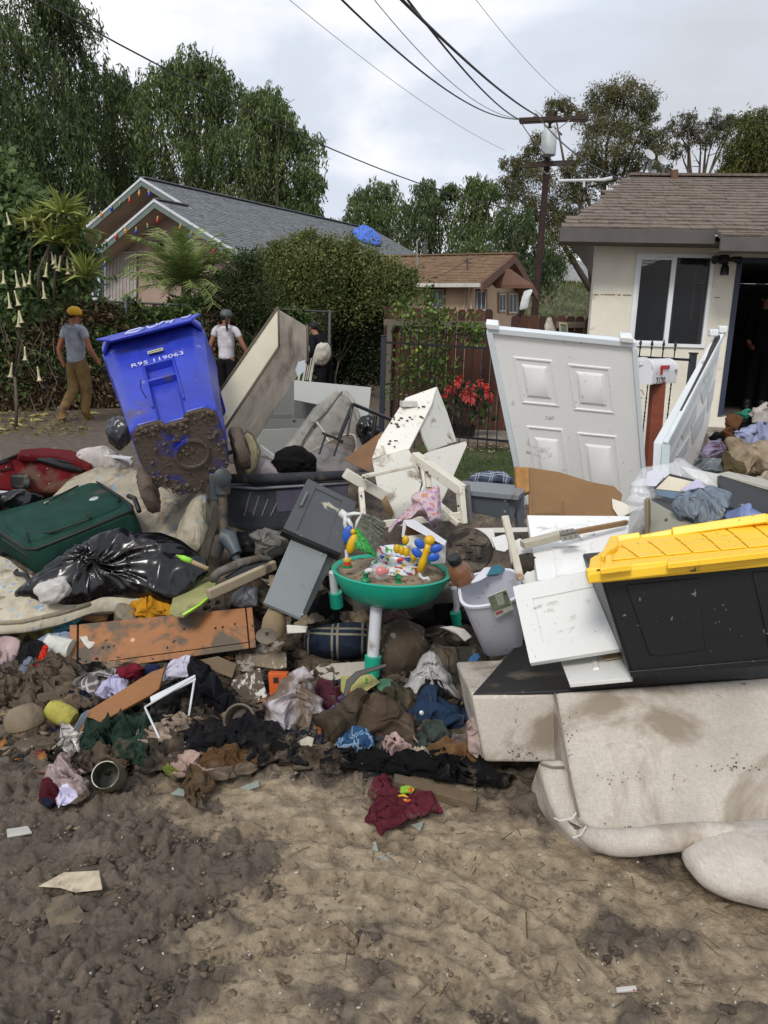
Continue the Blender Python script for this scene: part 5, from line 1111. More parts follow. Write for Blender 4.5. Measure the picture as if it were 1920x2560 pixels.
# blue wheeled bin
def blue_bin():
 bc = P(460,1128,4.02); tcn = P(415,945,4.77); zax = (tcn-bc).normalized(); right = (P(570,1050,4.0)-P(330,1095,3.95)).normalized()
 fr = frame(bc,zax,right) @ Matrix.Scale(.88,4); Lb = .98; root = thing('wheeled_bin','big blue wheeled bin tipped over with its muddy base towards the street','wheeled bin',(bc.x,bc.y,.75))
 BLU = M('#2c3db0',.36,.2,3,dirt=.20,ds=3.5,spec=.5,wear=.12,wcol=(.2,.22,.42),bump=.1,bs=40); BLM = M('#2531a8',.45,.15,5,dirt=.84,ds=5,bump=1,bs=50,dcol=(.10,.075,.055))
 tmp = M('#2b37bb',.35,.1,3)
 # local: x right,y away from the front,z along the bin
 yd = fr.to_3x3() @ Vector((0,1,0));
 sgn = 1 if yd.dot(Vector(bc)-Vector(CO)) > 0 else -1
 ys = 1
 front = -1 if (yd.z < 0) else 1          # the side that looks up
 def prof(s,w_,d_):
  # half-rounded octagonal outline with a notch in the middle of the front
  pts = [(-.5,-.42),(-.40,-.5),(-.16,-.5),(-.13,-.43),(.13,-.43),(.16,-.5),(.40,-.5),(.5,-.42),(.52,0),(.46,.36),(.30,.46),(.22,.60),(-.22,.60),(-.30,.46),(-.46,.36),(-.52,0)]
  return [(x*w_,-y*d_*front*-1 if False else y*d_) for x,y in pts]
 V = []; secs = [(0,.50,.50),(.03,.515,.515),(.35,.565,.56),(.66,.61,.60),(.70,.63,.62),(.90,.66,.64),(.92,.68,.66),(Lb,.69,.67)]
 for z,w_,d_ in secs:
  pr = prof(0,w_,d_)
  fl = ss(.62,.78,z)
  pr = [(x,(y if not (3 <= i <= 4) else y-(.07*d_)*fl)) for i,(x,y) in enumerate(pr)]
  V += [fr @ Vector((x,(y if front < 0 else -y),z)) for x,y in pr]
 n = 16
 Fc = [(i*n+j,i*n+(j+1) % n,(i+1)*n+(j+1) % n,(i+1)*n+j) for i in range(len(secs)-1) for j in range(n)]
 # orientation: local front (y=-.5) must look up / to the camera
 obj('body',V,Fc+[tuple(range(n))[::-1]],BLU,root,bevel=.018,seg=3)
 q = lambda x,y,z: fr @ Vector((x,(y if front < 0 else -y),z))
 # muddy base plate,set proud of the bottom
 pr = prof(0,.485,.485); V = [q(x,y,-.002) for x,y in pr]+[q(x*.97,y*.97,-.016) for x,y in pr]
 obj('base',V,[tuple(range(n)),tuple(range(n,2*n))[::-1]]+[(i,(i+1) % n,(i+1) % n+n,i+n) for i in range(n)],BLM,root,bevel=.006)
 m = MB(); Z = fr.to_3x3()
 dn = Matrix.Translation(q(.04,.02,-.016)) @ Z.to_4x4() @ Matrix.Rotation(math.pi,4,'X'); m.lathe([(.105,0),(.105,.012),(.09,.014),(.085,.002),(0,.002)],dn,28); m.build('base_ring',BLM,root,smooth=40)
 m = MB(); rs = random.Random(9)
 for i in range(170):
  k = rs.randrange(16); (x0,y0),(x1,y1) = prof(0,.49,.49)[k],prof(0,.49,.49)[(k+1) % 16]; t_ = rs.random(); s_ = 1-abs(rs.gauss(0,.12)) if i < 120 else rs.random(); c_ = q((x0+(x1-x0)*t_)*s_,(y0+(y1-y0)*t_)*s_,-.016-rs.uniform(0,.006)+(.03*rs.random() if s_ > .97 else 0))
  m.ell(c_,(rs.uniform(.004,.017),rs.uniform(.003,.007),rs.uniform(.004,.014)),Matrix.Rotation(rs.uniform(0,3),3,'Y'),7,5)
 m.build('caked_mud',M((.11,.083,.06),.85,.3,15,bump=1,bs=60),root,kind='stuff',smooth=180)
 # recessed grip panels on the front: raised frames
 yf = -.5
 def fbox(x0,x1,z0,z1,h0,h1,name,mat,bev=.006):
  def w_(z): return np.interp(z,[s[0] for s in secs],[s[2] for s in secs])
  m = MB(); c = [q(x,-.43*w_(z)-.0-h,z) for h in (h0,h1) for x,z in ((x0,z0),(x1,z0),(x1,z1),(x0,z1))]; m.hexa(c); return m.build(name,mat,root,bevel=bev)
 fbox(-.10,-.085,.12,.60,.0,.055,'rib',BLU); fbox(.085,.10,.12,.60,.0,.055,'rib',BLU); fbox(-.10,.10,.60,.615,.0,.06,'rib',BLU); fbox(-.10,.10,.42,.435,.0,.05,'rib',BLU)
 # lid: a shallow tray overhanging the rim
 LM_ = M('#2838ae',.32,.1,3,dirt=.06,ds=5)
 V = []; lp = [(-.5,-.46),(-.42,-.56),(.42,-.56),(.5,-.46),(.5,.5),(.44,.56),(-.44,.56),(-.5,.5)]
 ring = [(0.945,1.0),(1.01,1.02),(1.045,.93)]
 for z,s in ring: V += [q(x*.66*s,y*.70*s,z*1.0-.02) for x,y in lp]
 Fc = [(i*8+j,i*8+(j+1) % 8,(i+1)*8+(j+1) % 8,(i+1)*8+j) for i in range(2) for j in range(8)]+[tuple(range(16,24))]
 # under-side rim of the lid
 V += [q(x*.64,y*.66,.945-.02) for x,y in lp]; Fc += [(24+j,24+(j+1) % 8,(j+1) % 8,j) for j in range(8)]
 obj('lid',V,Fc,LM_,root,bevel=.015,seg=3)
 # front flap of the lid,hanging over the front
 m = MB(); c = [q(x,y,z) for (x,y,z) in ((-.34,-.405,.93),(.35,-.405,.93),(.27,-.425,.81),(-.25,-.425,.81))]; nn = (c[1]-c[0]).cross(c[3]-c[0]).normalized(); nn = nn if nn.dot(Vector(CO)-c[0]) > 0 else -nn
 fl = m.hexa(c+[x+nn*.014 for x in c]).build('lid_flap',LM_,root,bevel=.005)
 Q = Quad(c[0]+nn*.016,c[1]+nn*.016,c[2]+nn*.016,c[3]+nn*.016); m = MB(); GR = M('#b9bfe8',.6); strokes = [[(.22,.75),(.30,.3),(.42,.25),(.44,.5),(.34,.8),(.24,.7)],[(.48,.25),(.50,.7),(.58,.6),(.58,.2)],[(.60,.5),(.64,.15),(.70,.2),(.68,.55),(.76,.3),(.74,.75)],[(.84,.3),(.90,.4),(.92,.15)]]
 for i,s in enumerate(strokes):
  m = MB(); m.tube([Q.pt(a,b,.001) for a,b in s],.007,6); m.build('graffiti',GR,root,smooth=180)
 # label + lettering
 c0 = q(-.03,-.40,.735); T_ = TEXT; xr = (Z @ Vector((1,0,0))).normalized(); zu = (Z @ Vector((0,0,1))).normalized()
 wf = lambda z: .5*np.interp(z,[s[0] for s in secs],[s[2] for s in secs])+.006
 T_('R95 119063',q(.0,-wf(.66)-.0,.655),xr,zu,.062,M('#c9cbe6',.6),root)
 m = MB(); c = [q(x,-wf(.755),z) for x,z in ((-.05,.735),(.05,.735),(.05,.775),(-.05,.775))]; m.hexa(c+[x-Z @ Vector((0,0,0))+nn*.002 for x in c]); st = m.build('sticker',M('#c8c4a8',.6),root)
 for i in range(12):
  m = MB(); x = -.042+i*.0075; c = [q(xx,-wf(.755)-.002,z) for xx,z in ((x,.742),(x+.003+.002*(i % 3 == 0),.742),(x+.003+.002*(i % 3 == 0),.762),(x,.762))]; m.hexa(c+[k+nn*.001 for k in c]); m.build('barcode_line',M('#222222',.6),st)
 # wheels at the rear bottom corners
 wm = M('#3a332c',.9,.3,9,dirt=.9,ds=9,bump=1,bs=60);
 for (px,py,Y) in ((372,1225,4.05),(600,1120,4.25)):
  c = P(px,py,Y); m = MB(); wf_ = frame(c,xr,zu); rs = random.Random(px)
  m.lathe([(.0,-.035),(.10,-.035),(.125,-.02),(.125,.02),(.10,.035),(0,.035)],wf_,26); m.V = [(Vector(v)+Vector((rs.uniform(-1,1),rs.uniform(-1,1),rs.uniform(-1,1)))*.006).to_tuple() for v in m.V]; w1 = m.build('wheel',wm,root,smooth=60)
  m = MB(); m.lathe([(.05,-.045),(.055,.045),(0,.05)],wf_,16); m.build('hub',M('#2b2a28',.6,dirt=.6),w1,smooth=60)
 m = MB(); m.tube([P(372,1225,4.05),P(600,1120,4.25)],.012,8); m.build('axle',M('#2b2a28',.6,dirt=.6),root)
 # cables of mud drips: crack line
 m = MB(); m.tube([q(-.16,-wf(.6)+.02,.62),q(-.135,-wf(.5)+.012,.55),q(-.13,-wf(.5)+.008,.45),q(-.14,-wf(.4)+.008,.38),q(-.12,-wf(.3)+.008,.25)],.003,5); m.build('crack',M('#14153a',.9),root)
blue_bin()
# box spring leaning up
def box_spring():
 # visible: cream underside face (left),quilted side face (right)
 A1,B1,C1,D1 = P(697,768,5.3),P(575,935,5.0),P(583,1015,4.95),P(697,868,5.25)
 E1,F1 = P(770,800,5.75),P(760,900,5.75)      # far side of the end
 G1 = P(640,1110,5.5)
 root = thing('box_spring','muddy box spring leaning upright between the blue bin and the grey cabinet','box spring',(P(640,1100,5.3).x,5.3,.4))
 t0,t1 = P(695,768,5.30),P(693,900,5.22); dirv = (P(500,1010,4.85)-P(695,772,5.3)).normalized(); Ln = 1.25
 wv = (P(768,812,5.72)-t0); dv = P(697,868,5.25)-t0
 L_ = P(545,985,4.95)-t0
 q = [t0,t0+L_*1.25,t0+L_*1.25+dv*1.05,t0+dv]; q2 = [p+wv for p in q]
 m = MB(); m.hexa(q+q2)
 QM = M('#bcb1a0',.9,.15,4,dirt=.42,dcol=(.21,.165,.125),ds=2.2,wr=1,wrs=9,bump=.2,bs=200)
 m.build('quilted_cover',QM,root,bevel=.02,seg=3)
 m = MB(); o = -(wv.normalized())*.006; Q = [q[0]+dv*.04,q[1]+dv*.04,q[2]-dv*.04,q[3]-dv*.04]; m.hexa([p+o for p in Q]+[p+o*.2 for p in Q]); m.build('fabric_underside',M('#d8d0b8',.85,.06,5,dirt=.12,dcol=(.35,.22,.11),ds=3),root,bevel=.003)
 for a,b in ((q[0],q[1]),(q[3],q[2]),(q[0],q[3]),(q2[0],q2[3])):
  m = MB(); m.tube([a,b],.009,6); m.build('piping',M('#5c5145',.9,dirt=.4),root,smooth=180)
 # quilting ridges
 c = Plane(q2[0],wv); prism('label_patch',[(745,905),(762,900),(762,925),(745,945),(738,925)],PF(750,920,5.2,35),.002,M('#c3cbd2',.5),root)
box_spring()
# two-arm helper for panels with frames
def framed(q,mat,name_root,label,cat,th=.02,border=.10,panels=1,proud=.004,group=None,base=None):
 loc = base or q.pt(.5,1,-th); root = thing(name_root,label,cat,loc,group); m = MB(); q.slab(m,0,1,0,1,-th,0); m.build('panel',mat,root,bevel=.0015)
 return root
# grey-white cabinet lying open behind
def grey_cabinet():
 G1 = M('#9a9c98',.55,.06,3,dirt=.08); G2 = M('#6d6f6c',.6,.06,3,dirt=.1); root = thing('white_cabinet','large grey white cabinet lying open side up behind the lounge cushion','cabinet',P(740,1150,6.6))
 def pr(n,poly,pl,th,mt,lift=0): return prism(n,poly,pl,th,mt,root,lift)
 top = PL((735,950,6.6),(925,970,6.5),(905,1140,6.3))
 pr('side_panel',[(735,950),(928,968),(910,1140),(870,1150),(838,1020),(735,1000)],top,.02,G1)
 bk = PL((735,955,6.7),(640,1110,6.5),(850,1100,7.1))
 pr('back_panel',[(735,953),(640,1030),(640,1120),(850,1140),(850,975)],bk,.015,M('#8f918d',.6,.06,3,dirt=.1),-.3)
 q = PF(700,1080,6.55,-25); pr('door',[(645,1075),(752,1070),(745,1140),(640,1142)],q,.018,G1); pr('shelf',[(648,1032),(732,1035),(730,1046),(646,1044)],q,.02,G2); pr('shelf',[(640,1138),(745,1140),(744,1152),(638,1150)],q,.02,G2)
 pr('shelf',[(737,975),(830,985),(828,1050),(735,1045)],PF(780,1010,6.75,10),.018,M('#5d5e5c',.6,.1))
 m = MB(); m.lathe([(0,0),(.012,0),(.012,.03),(.006,.04),(0,.04)],frame(q.at(734,1052,.0),-Vector(q.n),(1,0,0)),10); m.build('catch',M('#3a3a38',.5),root)
grey_cabinet()
# lounge cushions
def cushion(name,label,poly,pl,th,mat,cat='cushion',bulge=.04,seed=0,pipe=True,seams=(),base=None,ff=3,fold=.006):
 root = thing(name,label,cat,base or pl.at(np.mean([p[0] for p in poly]),max(p[1] for p in poly),-th))
 V = None
 q = resample(poly,96,2); o = drape('cover',q.tolist(),pl,mat,root,bulge=bulge,fold=fold,ff=ff,seed=seed,n=96,m=22,back=1.0,pw=5,smooth=0)
 if pipe:
  m = MB(); p = [pl.at(x,y,.0) for x,y in q.tolist()]; p.append(p[0]); m.tube(p,.009,6,False); m.build('piping',pipe if not isinstance(pipe,bool) else mat,root,smooth=180)
 for s in seams:
  m = MB(); m.tube([pl.at(x,y,bulge*.9) for x,y in s],.006,6); m.build('seam_tape',M('#b5b2ab',.8),root,smooth=180)
 return root
LG = cloth('#8d8880',dirt=.2,bump=.3,bs=260,wr=.15)
pl_ = PL((870,985,6.2),(700,1170,5.3),(905,1130,5.9))
c_ = thing('lounger_cushion','long grey lounge cushion standing on edge with cream rim tape','cushion',pl_.at(790,1180));
prism('rim',[(845,972),(868,972),(890,1000),(920,1085),(955,1130),(900,1160),(700,1175),(695,1140),(745,1080),(800,1005)],pl_,.12,cloth('#a5a196',dirt=.2,bump=.4,bs=200),c_,bevel=.025)
drape('inner_panel',[(850,985),(868,988),(882,1010),(905,1085),(925,1125),(880,1155),(735,1168),(760,1110),(810,1040)],Plane(pl_.p-pl_.n*.012,pl_.n),LG,c_,bulge=.03,fold=.004,ff=3,seed=4,n=60,m=16,pw=5)
m = MB(); m.tube([pl_.at(x,y,.045) for x,y in ((783,1062),(800,1085),(818,1120))],.008,6); m.build('seam_tape',M('#c3c0b8',.8),c_)
m = MB(); m.tube([pl_.at(x,y,.02) for x,y in ((852,983),(812,1035),(783,1062),(755,1105),(728,1172))],.007,6); m.build('piping',M('#4d4a46',.8),c_)
cushion('seat_cushion','flat grey speckled cushion sloping up out of the dark playpen',[(690,1190),(760,1140),(850,1090),(885,1085),(893,1115),(880,1150),(925,1165),(930,1180),(870,1190)],PL((690,1190,4.9),(885,1087,5.5),(900,1180,5.1)),.05,cloth('#7c7775',dirt=.3,ds=3,bump=.4,wr=.3),bulge=.03,seed=5,pipe=cloth('#a8a4a0'))
cushion('small_mattress','small quilted beige crib cushion with dark muddy edge next to the bin',[(598,1105),(618,1078),(632,1088),(650,1130),(640,1170),(618,1188),(600,1150)],PF(620,1130,4.75,-20,10),.06,cloth('#a59878',dirt=.3,wr=.9,wrs=18),bulge=.03,seed=6,pipe=cloth('#6c6152'))
prism('mattress_edge',[(578,1100),(600,1105),(606,1150),(618,1190),(590,1190),(580,1150)],PF(600,1150,4.72,10),.08,cloth('#57493b',dirt=.8,bump=1),bpy.data.objects['small_mattress'],bevel=.02)
drape('folded_blanket',[(610,1185),(640,1140),(680,1150),(720,1180),(715,1200),(620,1205)],PF(660,1180,4.85,0,30),cloth('#a49a9c',wr=.5,wrs=5),bulge=.08,fold=.03,ff=4,seed=7,label='mauve grey folded blanket sticking up behind the rim of the playpen',cat='blanket')
lump('black_garment',735,1160,4.85,100,70,cloth('#0e0e10',wr=.9,wrs=14),seed=8,fold=.03,ff=9,label='small crumpled black garment on the grey cushion inside the playpen',cat='clothing')
m = MB(); m.bar(P(650,1118,5.0),P(700,1155,4.95),.02,.03); m.build('white_rail',M('#b8b8b4',.5),None,label='thin white metal rail poking up beside the quilted crib cushion',cat='rail')
# black folding frame
def metal_frame():
 r = thing('metal_frame','black square metal frame tangled over the grey lounge cushion','metal frame',P(880,1180,5.2)); B = M('#161618',.45,.2,9,dirt=.15)
 for a,b,w_ in (((882,1010,5.35),(846,1100,5.1),.022),((882,1010,5.35),(985,1052,5.2),.022),((846,1100,5.1),(858,1105,5.1),.022),((940,1040,5.25),(925,1120,5.2),.02),((880,1022,5.3),(868,1090,5.2),.014),((805,1082,5.1),(850,1100,5.1),.016),((810,1088,5.1),(845,1096,5.1),.012),((815,1085,5.1),(798,1135,5.0),.012),((848,1100,5.1),(835,1140,5.0),.012)):
  m = MB(); m.bar(P(*a),P(*b),w_); m.build('tube',B,r,bevel=.003)
metal_frame()
BAGM = M('#0a0a0c',.22,.2,10,dirt=.08,ds=8,spec=.6,wr=.9,wrs=12)
lump('black_bag',920,1075,5.9,60,65,BAGM,seed=9,fold=.03,ff=9,label='small knotted black plastic bag behind the metal frame',cat='bin bag')
lump('dark_plastic_bag',300,1082,5.3,55,70,M('#33363a',.25,.2,10,dirt=.2,spec=.5,wr=.9,wrs=10),seed=10,fold=.03,ff=8,label='translucent grey plastic bag peeping out left of the blue bin',cat='bin bag')
prism('brown_board',[(858,1148),(955,1078),(975,1090),(970,1185),(925,1180)],PL((858,1148,4.9),(970,1085,5.2),(965,1185,4.75)),.006,M('#7c5836',.6,.2,4,dirt=.35,ds=3),None,label='bent brown hardboard sheet wedged behind the broken white dresser',cat='board')
# broken white dresser
def dresser():
 W1 = M('#dedbd0',.5,.04,4,dirt=.16,ds=6,spots=.25,dcol=(.26,.19,.12)); W2 = M('#d5d3c9',.55,.04,4,dirt=.18,ds=7,spots=.25,dcol=(.2,.15,.1)); r = thing('broken_dresser','broken white dresser carcass tipped up in the middle of the pile','dresser',P(1050,1290,4.6))
 top = PL((1010,995,4.95),(1092,968,5.05),(930,1140,4.45)); t_ = prism('top',[(1014,994),(1092,966),(1080,1010),(1023,1122),(930,1145),(946,1100)],top,.018,W1,r)
 rt = PL((1092,968,5.05),(1140,1105,5.0),(1030,1122,4.55)); prism('side_panel',[(1093,967),(1118,1030),(1142,1104),(1075,1128),(1048,1065),(1070,1015)],rt,.018,W2,r)
 fr_ = PL((930,1145,4.45),(1024,1122,4.47),(1010,1290,4.35)); prism('front_panel',[(930,1146),(1022,1124),(1040,1155),(1055,1200),(1035,1290),(975,1300),(945,1230)],fr_,.02,W2,r,lift=.0)
 lo = PL((1075,1128,4.6),(1165,1105,4.9),(1040,1300,4.2)); prism('bottom_panel',[(1050,1140),(1075,1128),(1165,1103),(1168,1112),(1130,1200),(1085,1300),(1020,1310),(1062,1210)],lo,.018,W1,r)
 prism('back_board',[(960,1230),(985,1285),(975,1300),(950,1250)],PF(970,1260,4.3,20),.01,M('#9a7f5c',.8,dirt=.3),r)
 m = MB(); top_q = top; p = top.at(1021,1016,.02); m.box(p,(.10,.05,.035),Matrix.Rotation(.4,3,'Z')); m.build('soap_box',M('#c9c6bc',.6,dirt=.2),None,bevel=.003,label='little white box lying on the tilted dresser top',cat='box')
 rs = random.Random(1); m = MB()
 for i in range(34):
  px,py = rs.uniform(960,1075),rs.uniform(985,1125)
  if not (abs((px-1014)+(py-1050)*.5) < 42): continue
  c = top.at(px,py,.004); m.ell(c,(rs.uniform(.006,.018),rs.uniform(.006,.014),rs.uniform(.003,.008)),Matrix.Rotation(rs.uniform(0,3),3,'Z'),7,5)
 m.build('mud_clods',M(MUD,.9,.3,20),None,kind='stuff',smooth=180)
dresser()
def crib_frame():
 W = M('#cfcabb',.5,.05,4,dirt=.25,ds=9,dcol=(.30,.2,.12)); r = thing('white_wood_frame','broken white wooden frame legs propped over the dresser front','wooden frame',P(1000,1290,4.1))
 for a,b,w_,t in (((862,1182,4.1),(960,1240,4.15),.05,.055),((905,1192,4.05),(1040,1162,4.1),.035,.02),((1035,1140,4.15),(1155,1225,3.9),.055,.05),((902,1220,4.05),(908,1290,3.95),.03,.03),((1068,1170,4.1),(1072,1220,4.05),.03,.03),((1150,1218,3.9),(1158,1310,3.85),.03,.05),((960,1310,4.0),(1160,1288,3.85),.02,.04),((1085,1255,3.95),(1150,1310,3.85),.05,.03)):
  m = MB(); m.bar(P(*a),P(*b),w_,t); m.build('rail',W,r,bevel=.004)
 for px,py,Y in ((910,1194,4.02),(1068,1180,4.05),(1146,1265,3.85),(903,1240,4.0)):
  m = MB(); m.ell(P(px,py,Y-.015),(.006,.006,.006)); m.build('screw_hole',M('#2a2520',.8),r)
 prism('vinyl_edge',[(1157,1212),(1172,1212),(1182,1310),(1160,1312)],PF(1165,1260,3.95,15),.03,M('#7b7b79',.6,.2,60,bump=1,bs=160),r)
crib_frame()
# playpen
def playpen():
 Y0 = 4.45; r = thing('playpen','dark grey folding playpen with mesh side panel and plastic corner leg','playpen',P(700,1420,Y0)); FB = cloth('#34363b',bump=.3,bs=300,wr=.25,wrs=5,dirt=.12); pl = PL((560,1200,4.35),(870,1190,4.55),(600,1320,4.3))
 prism('side_wall',[(562,1212),(872,1202),(868,1300),(780,1312),(690,1322),(610,1322),(568,1312)],pl,.03,FB,r,bevel=.01)
 prism('mesh_panel',[(690,1226),(870,1210),(868,1262),(780,1275),(692,1280)],pl,.004,cloth('#4b4856',wr=.05),r,lift=.004)
 m = MB(); m.tube([pl.at(558,1197,.02),pl.at(640,1199,.03),pl.at(740,1195,.03),pl.at(878,1188,.02)],[.028,.03,.03,.028],10); m.build('top_rail',cloth('#35373b',dirt=.15,wr=.4),r,smooth=180)
 m = MB(); m.tube([pl.at(566,1216,.012),pl.at(640,1222,.02),pl.at(740,1216,.02),pl.at(870,1208,.01)],.009,6); m.build('zipper',M('#74757c',.6),r,smooth=180)
 m = MB(); m.tube([pl.at(568,1312,.006),pl.at(610,1322,.01),pl.at(690,1322,.01),pl.at(780,1312,.01)],.007,6); m.build('binding',M('#17181a',.8),r,smooth=180)
 for s in range(4):
  m = MB(); x = 610+s*22; m.tube([pl.at(x+16,1230+s*9,.004),pl.at(x,1290,.004)],.004,4); m.build('mud_streak',M('#6a6b6e',.9),r)
 GP = M('#3c4347',.45,.1,5,dirt=.25,ds=8)
 m = MB(); m.tube([P(556,1195,4.1),P(556,1235,4.1)],.045,14); m.box(P(540,1215,4.14),(.06,.08,.15)); m.build('corner_cap',GP,r,bevel=.008,smooth=60)
 m = MB(); m.lathe([(0,0),(.042,0),(.048,.012),(.03,.02),(0,.02)],frame(P(556,1193,4.04),P(556,1193,3.0)-P(556,1193,4.04),(1,0,0)),18); m.build('lock_button',M('#2d3336',.5),r,smooth=40)
 m = MB(); m.tube([P(557,1235,4.1),P(560,1345,4.08)],.024,10); m.build('leg',M('#27292b',.6,dirt=.55,ds=9),r,smooth=60)
 m = MB(); m.tube([P(556,1340,4.06),P(572,1345,4.05),P(592,1385,4.0)],[.045,.05,.03],12); m.tube([P(552,1345,4.08),P(540,1385,4.1)],.035,10); m.build('foot_hinge',M('#495157',.5,dirt=.2),r,smooth=60)
 m = MB(); m.tube([P(578,1365,4.03),P(598,1412,4.0)],[.026,.02],10); m.build('foot',M('#4b555b',.5,dirt=.2),r,smooth=60)
 m = MB(); m.tube([P(590,1335,4.4),P(700,1332,4.5)],.012,6); m.build('cross_tube',M('#55585a',.5),r)
playpen()
# grey drawer unit: flat dark door on top,tall light grey carcass underneath
def grey_nightstand():
 D = M('#4a4d4f',.5,.12,5,dirt=.10,wear=.12,ds=5,wcol=(.42,.38,.3)); Lg = M('#7e8383',.45,.05,3,dirt=.10,ds=5,dcol=(.2,.14,.09)); r = thing('grey_cabinet','tilted grey painted cabinet with dark drawer front slipped over its top','cabinet',P(740,1560,3.7))
 pl = PL((768,1200,3.95),(885,1265,3.95),(708,1322,3.65)); q = QP(pl,(769,1198),(888,1262),(852,1385),(708,1322)); q.c[1] = np.array(pl.at(890,1258));
 m = MB(); q.slab(m,0,1,0,1,-.03,0); dr = m.build('drawer_front',D,r,bevel=.002)
 for a in ((.0,.20,0,1),(.74,1,0,1)): m = MB(); q.slab(m,*a,.0005,.007); m.build('stile',D,dr,bevel=.001)
 for a in ((.20,.74,.0,.10),(.20,.74,.95,1)): m = MB(); q.slab(m,*a,.0005,.006); m.build('rail',D,dr,bevel=.001)
 m = MB(); q.slab(m,.07,.11,.28,.55,.012,.026); q.slab(m,.07,.11,.28,.31,.004,.012); q.slab(m,.07,.11,.52,.55,.004,.012); m.build('handle',M('#6a6b68',.5,wear=.3),dr,bevel=.002)
 bt = PL((708,1322,3.65),(852,1385,3.68),(852,1400,3.70)); m = MB(); q.slab(m,-.004,1.004,.955,1.035,-.045,-.002); m.build('bottom_edge',M('#151515',.5),dr,bevel=.002)
 p2 = PL((735,1330,3.72),(825,1365,3.74),(665,1500,3.3)); prism('front_panel',[(733,1335),(826,1372),(752,1545),(660,1505)],p2,.02,Lg,r)
 s2 = PL((826,1372,3.74),(752,1545,3.3),(842,1375,3.80)); prism('side_panel',[(827,1372),(846,1378),(768,1535),(753,1545)],s2,.02,M('#686c6c',.5,.05,3,dirt=.15),r)
 for px,py in ((757,1357),(803,1386),(754,1536)): m = MB(); m.lathe([(.009,0),(.009,.004),(0,.005)],frame(p2.at(px,py,0),-Vector(p2.n),(1,0,0)),10); m.build('cam_cover',M('#8c9090',.4),r,smooth=40)
 prism('drawer_runner',[(716,1562),(768,1566),(765,1582),(718,1584)],PF(740,1575,3.25,0,20),.05,M('#c3bfb4',.5,dirt=.25),r);
grey_nightstand()
# grey side table right
def side_table():
 T1 = M('#7b7f84',.45,.05,3,dirt=.08); F1 = M('#565d64',.5,.06,3,dirt=.15); r = thing('grey_side_table','low grey painted side table left of the broken brown door','side table',P(1230,1300,4.3));
 top = PL((1165,1200,4.25),(1300,1225,4.15),(1180,1230,4.0)); prism('table_top',[(1150,1202),(1212,1205),(1317,1215),(1312,1226),(1298,1238),(1165,1225)],top,.03,T1,r)
 f = PL((1180,1235,4.05),(1295,1240,4.05),(1180,1290,4.08)); prism('front_apron',[(1170,1228),(1272,1240),(1272,1300),(1180,1282)],f,.02,F1,r); prism('leg',[(1272,1240),(1312,1230),(1310,1330),(1296,1330),(1292,1268),(1280,1310),(1272,1300)],PF(1290,1260,4.1,-25),.03,F1,r)
 for py in (1252,1279): m = MB(); m.lathe([(.007,0),(.007,.003),(0,.004)],frame(f.at(1262,py,0),-Vector(f.n),(1,0,0)),10); m.build('screw',M('#b5b8ba',.4,metal=.5),r)
side_table()
# white raised-panel door panels
def raised(q,root,mat,panels,name='moulded_panel'):
 for (a0,a1,b0,b1) in panels:
  m = MB(); q.slab(m,a0,a1,b0,b1,-.001,-.0005)
  t = .02
  f = MB()
  # sunk look: ridge frame then raised centre
  q.slab(f,a0,a1,b0,b0+.012*1.0,0,.006,.002); q.slab(f,a0,a1,b1-.012,b1,0,.006,.002); q.slab(f,a0,a0+.02,b0+.012,b1-.012,0,.006,.002); q.slab(f,a1-.02,a1,b0+.012,b1-.012,0,.006,.002)
  ia,ib = (a1-a0)*.13+.01,(b1-b0)*.13+.004
  q.slab(f,a0+ia,a1-ia,b0+ib,b1-ib,.0,.010,.018); f.build(name,mat,root,bevel=.001)
DW = M('#e8e8e5',.38,.02,3,spots=.06,ds=6,dcol=(.16,.13,.1),dirt=.03)
def big_door():
 pl = PL((1228,828,4.62),(1590,862,4.5),(1600,1290,4.85)); r = thing('panelled_door','large white moulded bifold door leaning upright, its base behind broken brown hardboard','door',pl.at(1440,1290,-.02))
 q = QP(pl,(1232,832),(1580,866),(1612,1290),(1318,1262)); m = MB(); q.slab(m,0,1,0,1,-.03,0); m.build('leaf',DW,r,bevel=.002)
 raised(q,r,DW,[(.12,.41,.115,.37),(.52,.83,.125,.38),(.12,.41,.50,.97),(.52,.83,.51,.98)])
 TR = M('#d3dadd',.35,.03,3)
 for a0,a1,b0,b1,h in ((-.045,.0,-.005,1,.022),(1.0,1.035,.0,1.0,.022),(-.03,1.03,-.03,.0,.02)):
  m = MB(); q.slab(m,a0,a1,b0,b1,-.035,h); m.build('edge_trim',TR,r,bevel=.003)
 for a0 in (-.035,.92): m = MB(); q.slab(m,a0,a0+.09,-.055,-.025,-.05,.035); m.build('corner_bracket',M('#e2e3e2',.4),r,bevel=.006)
big_door()
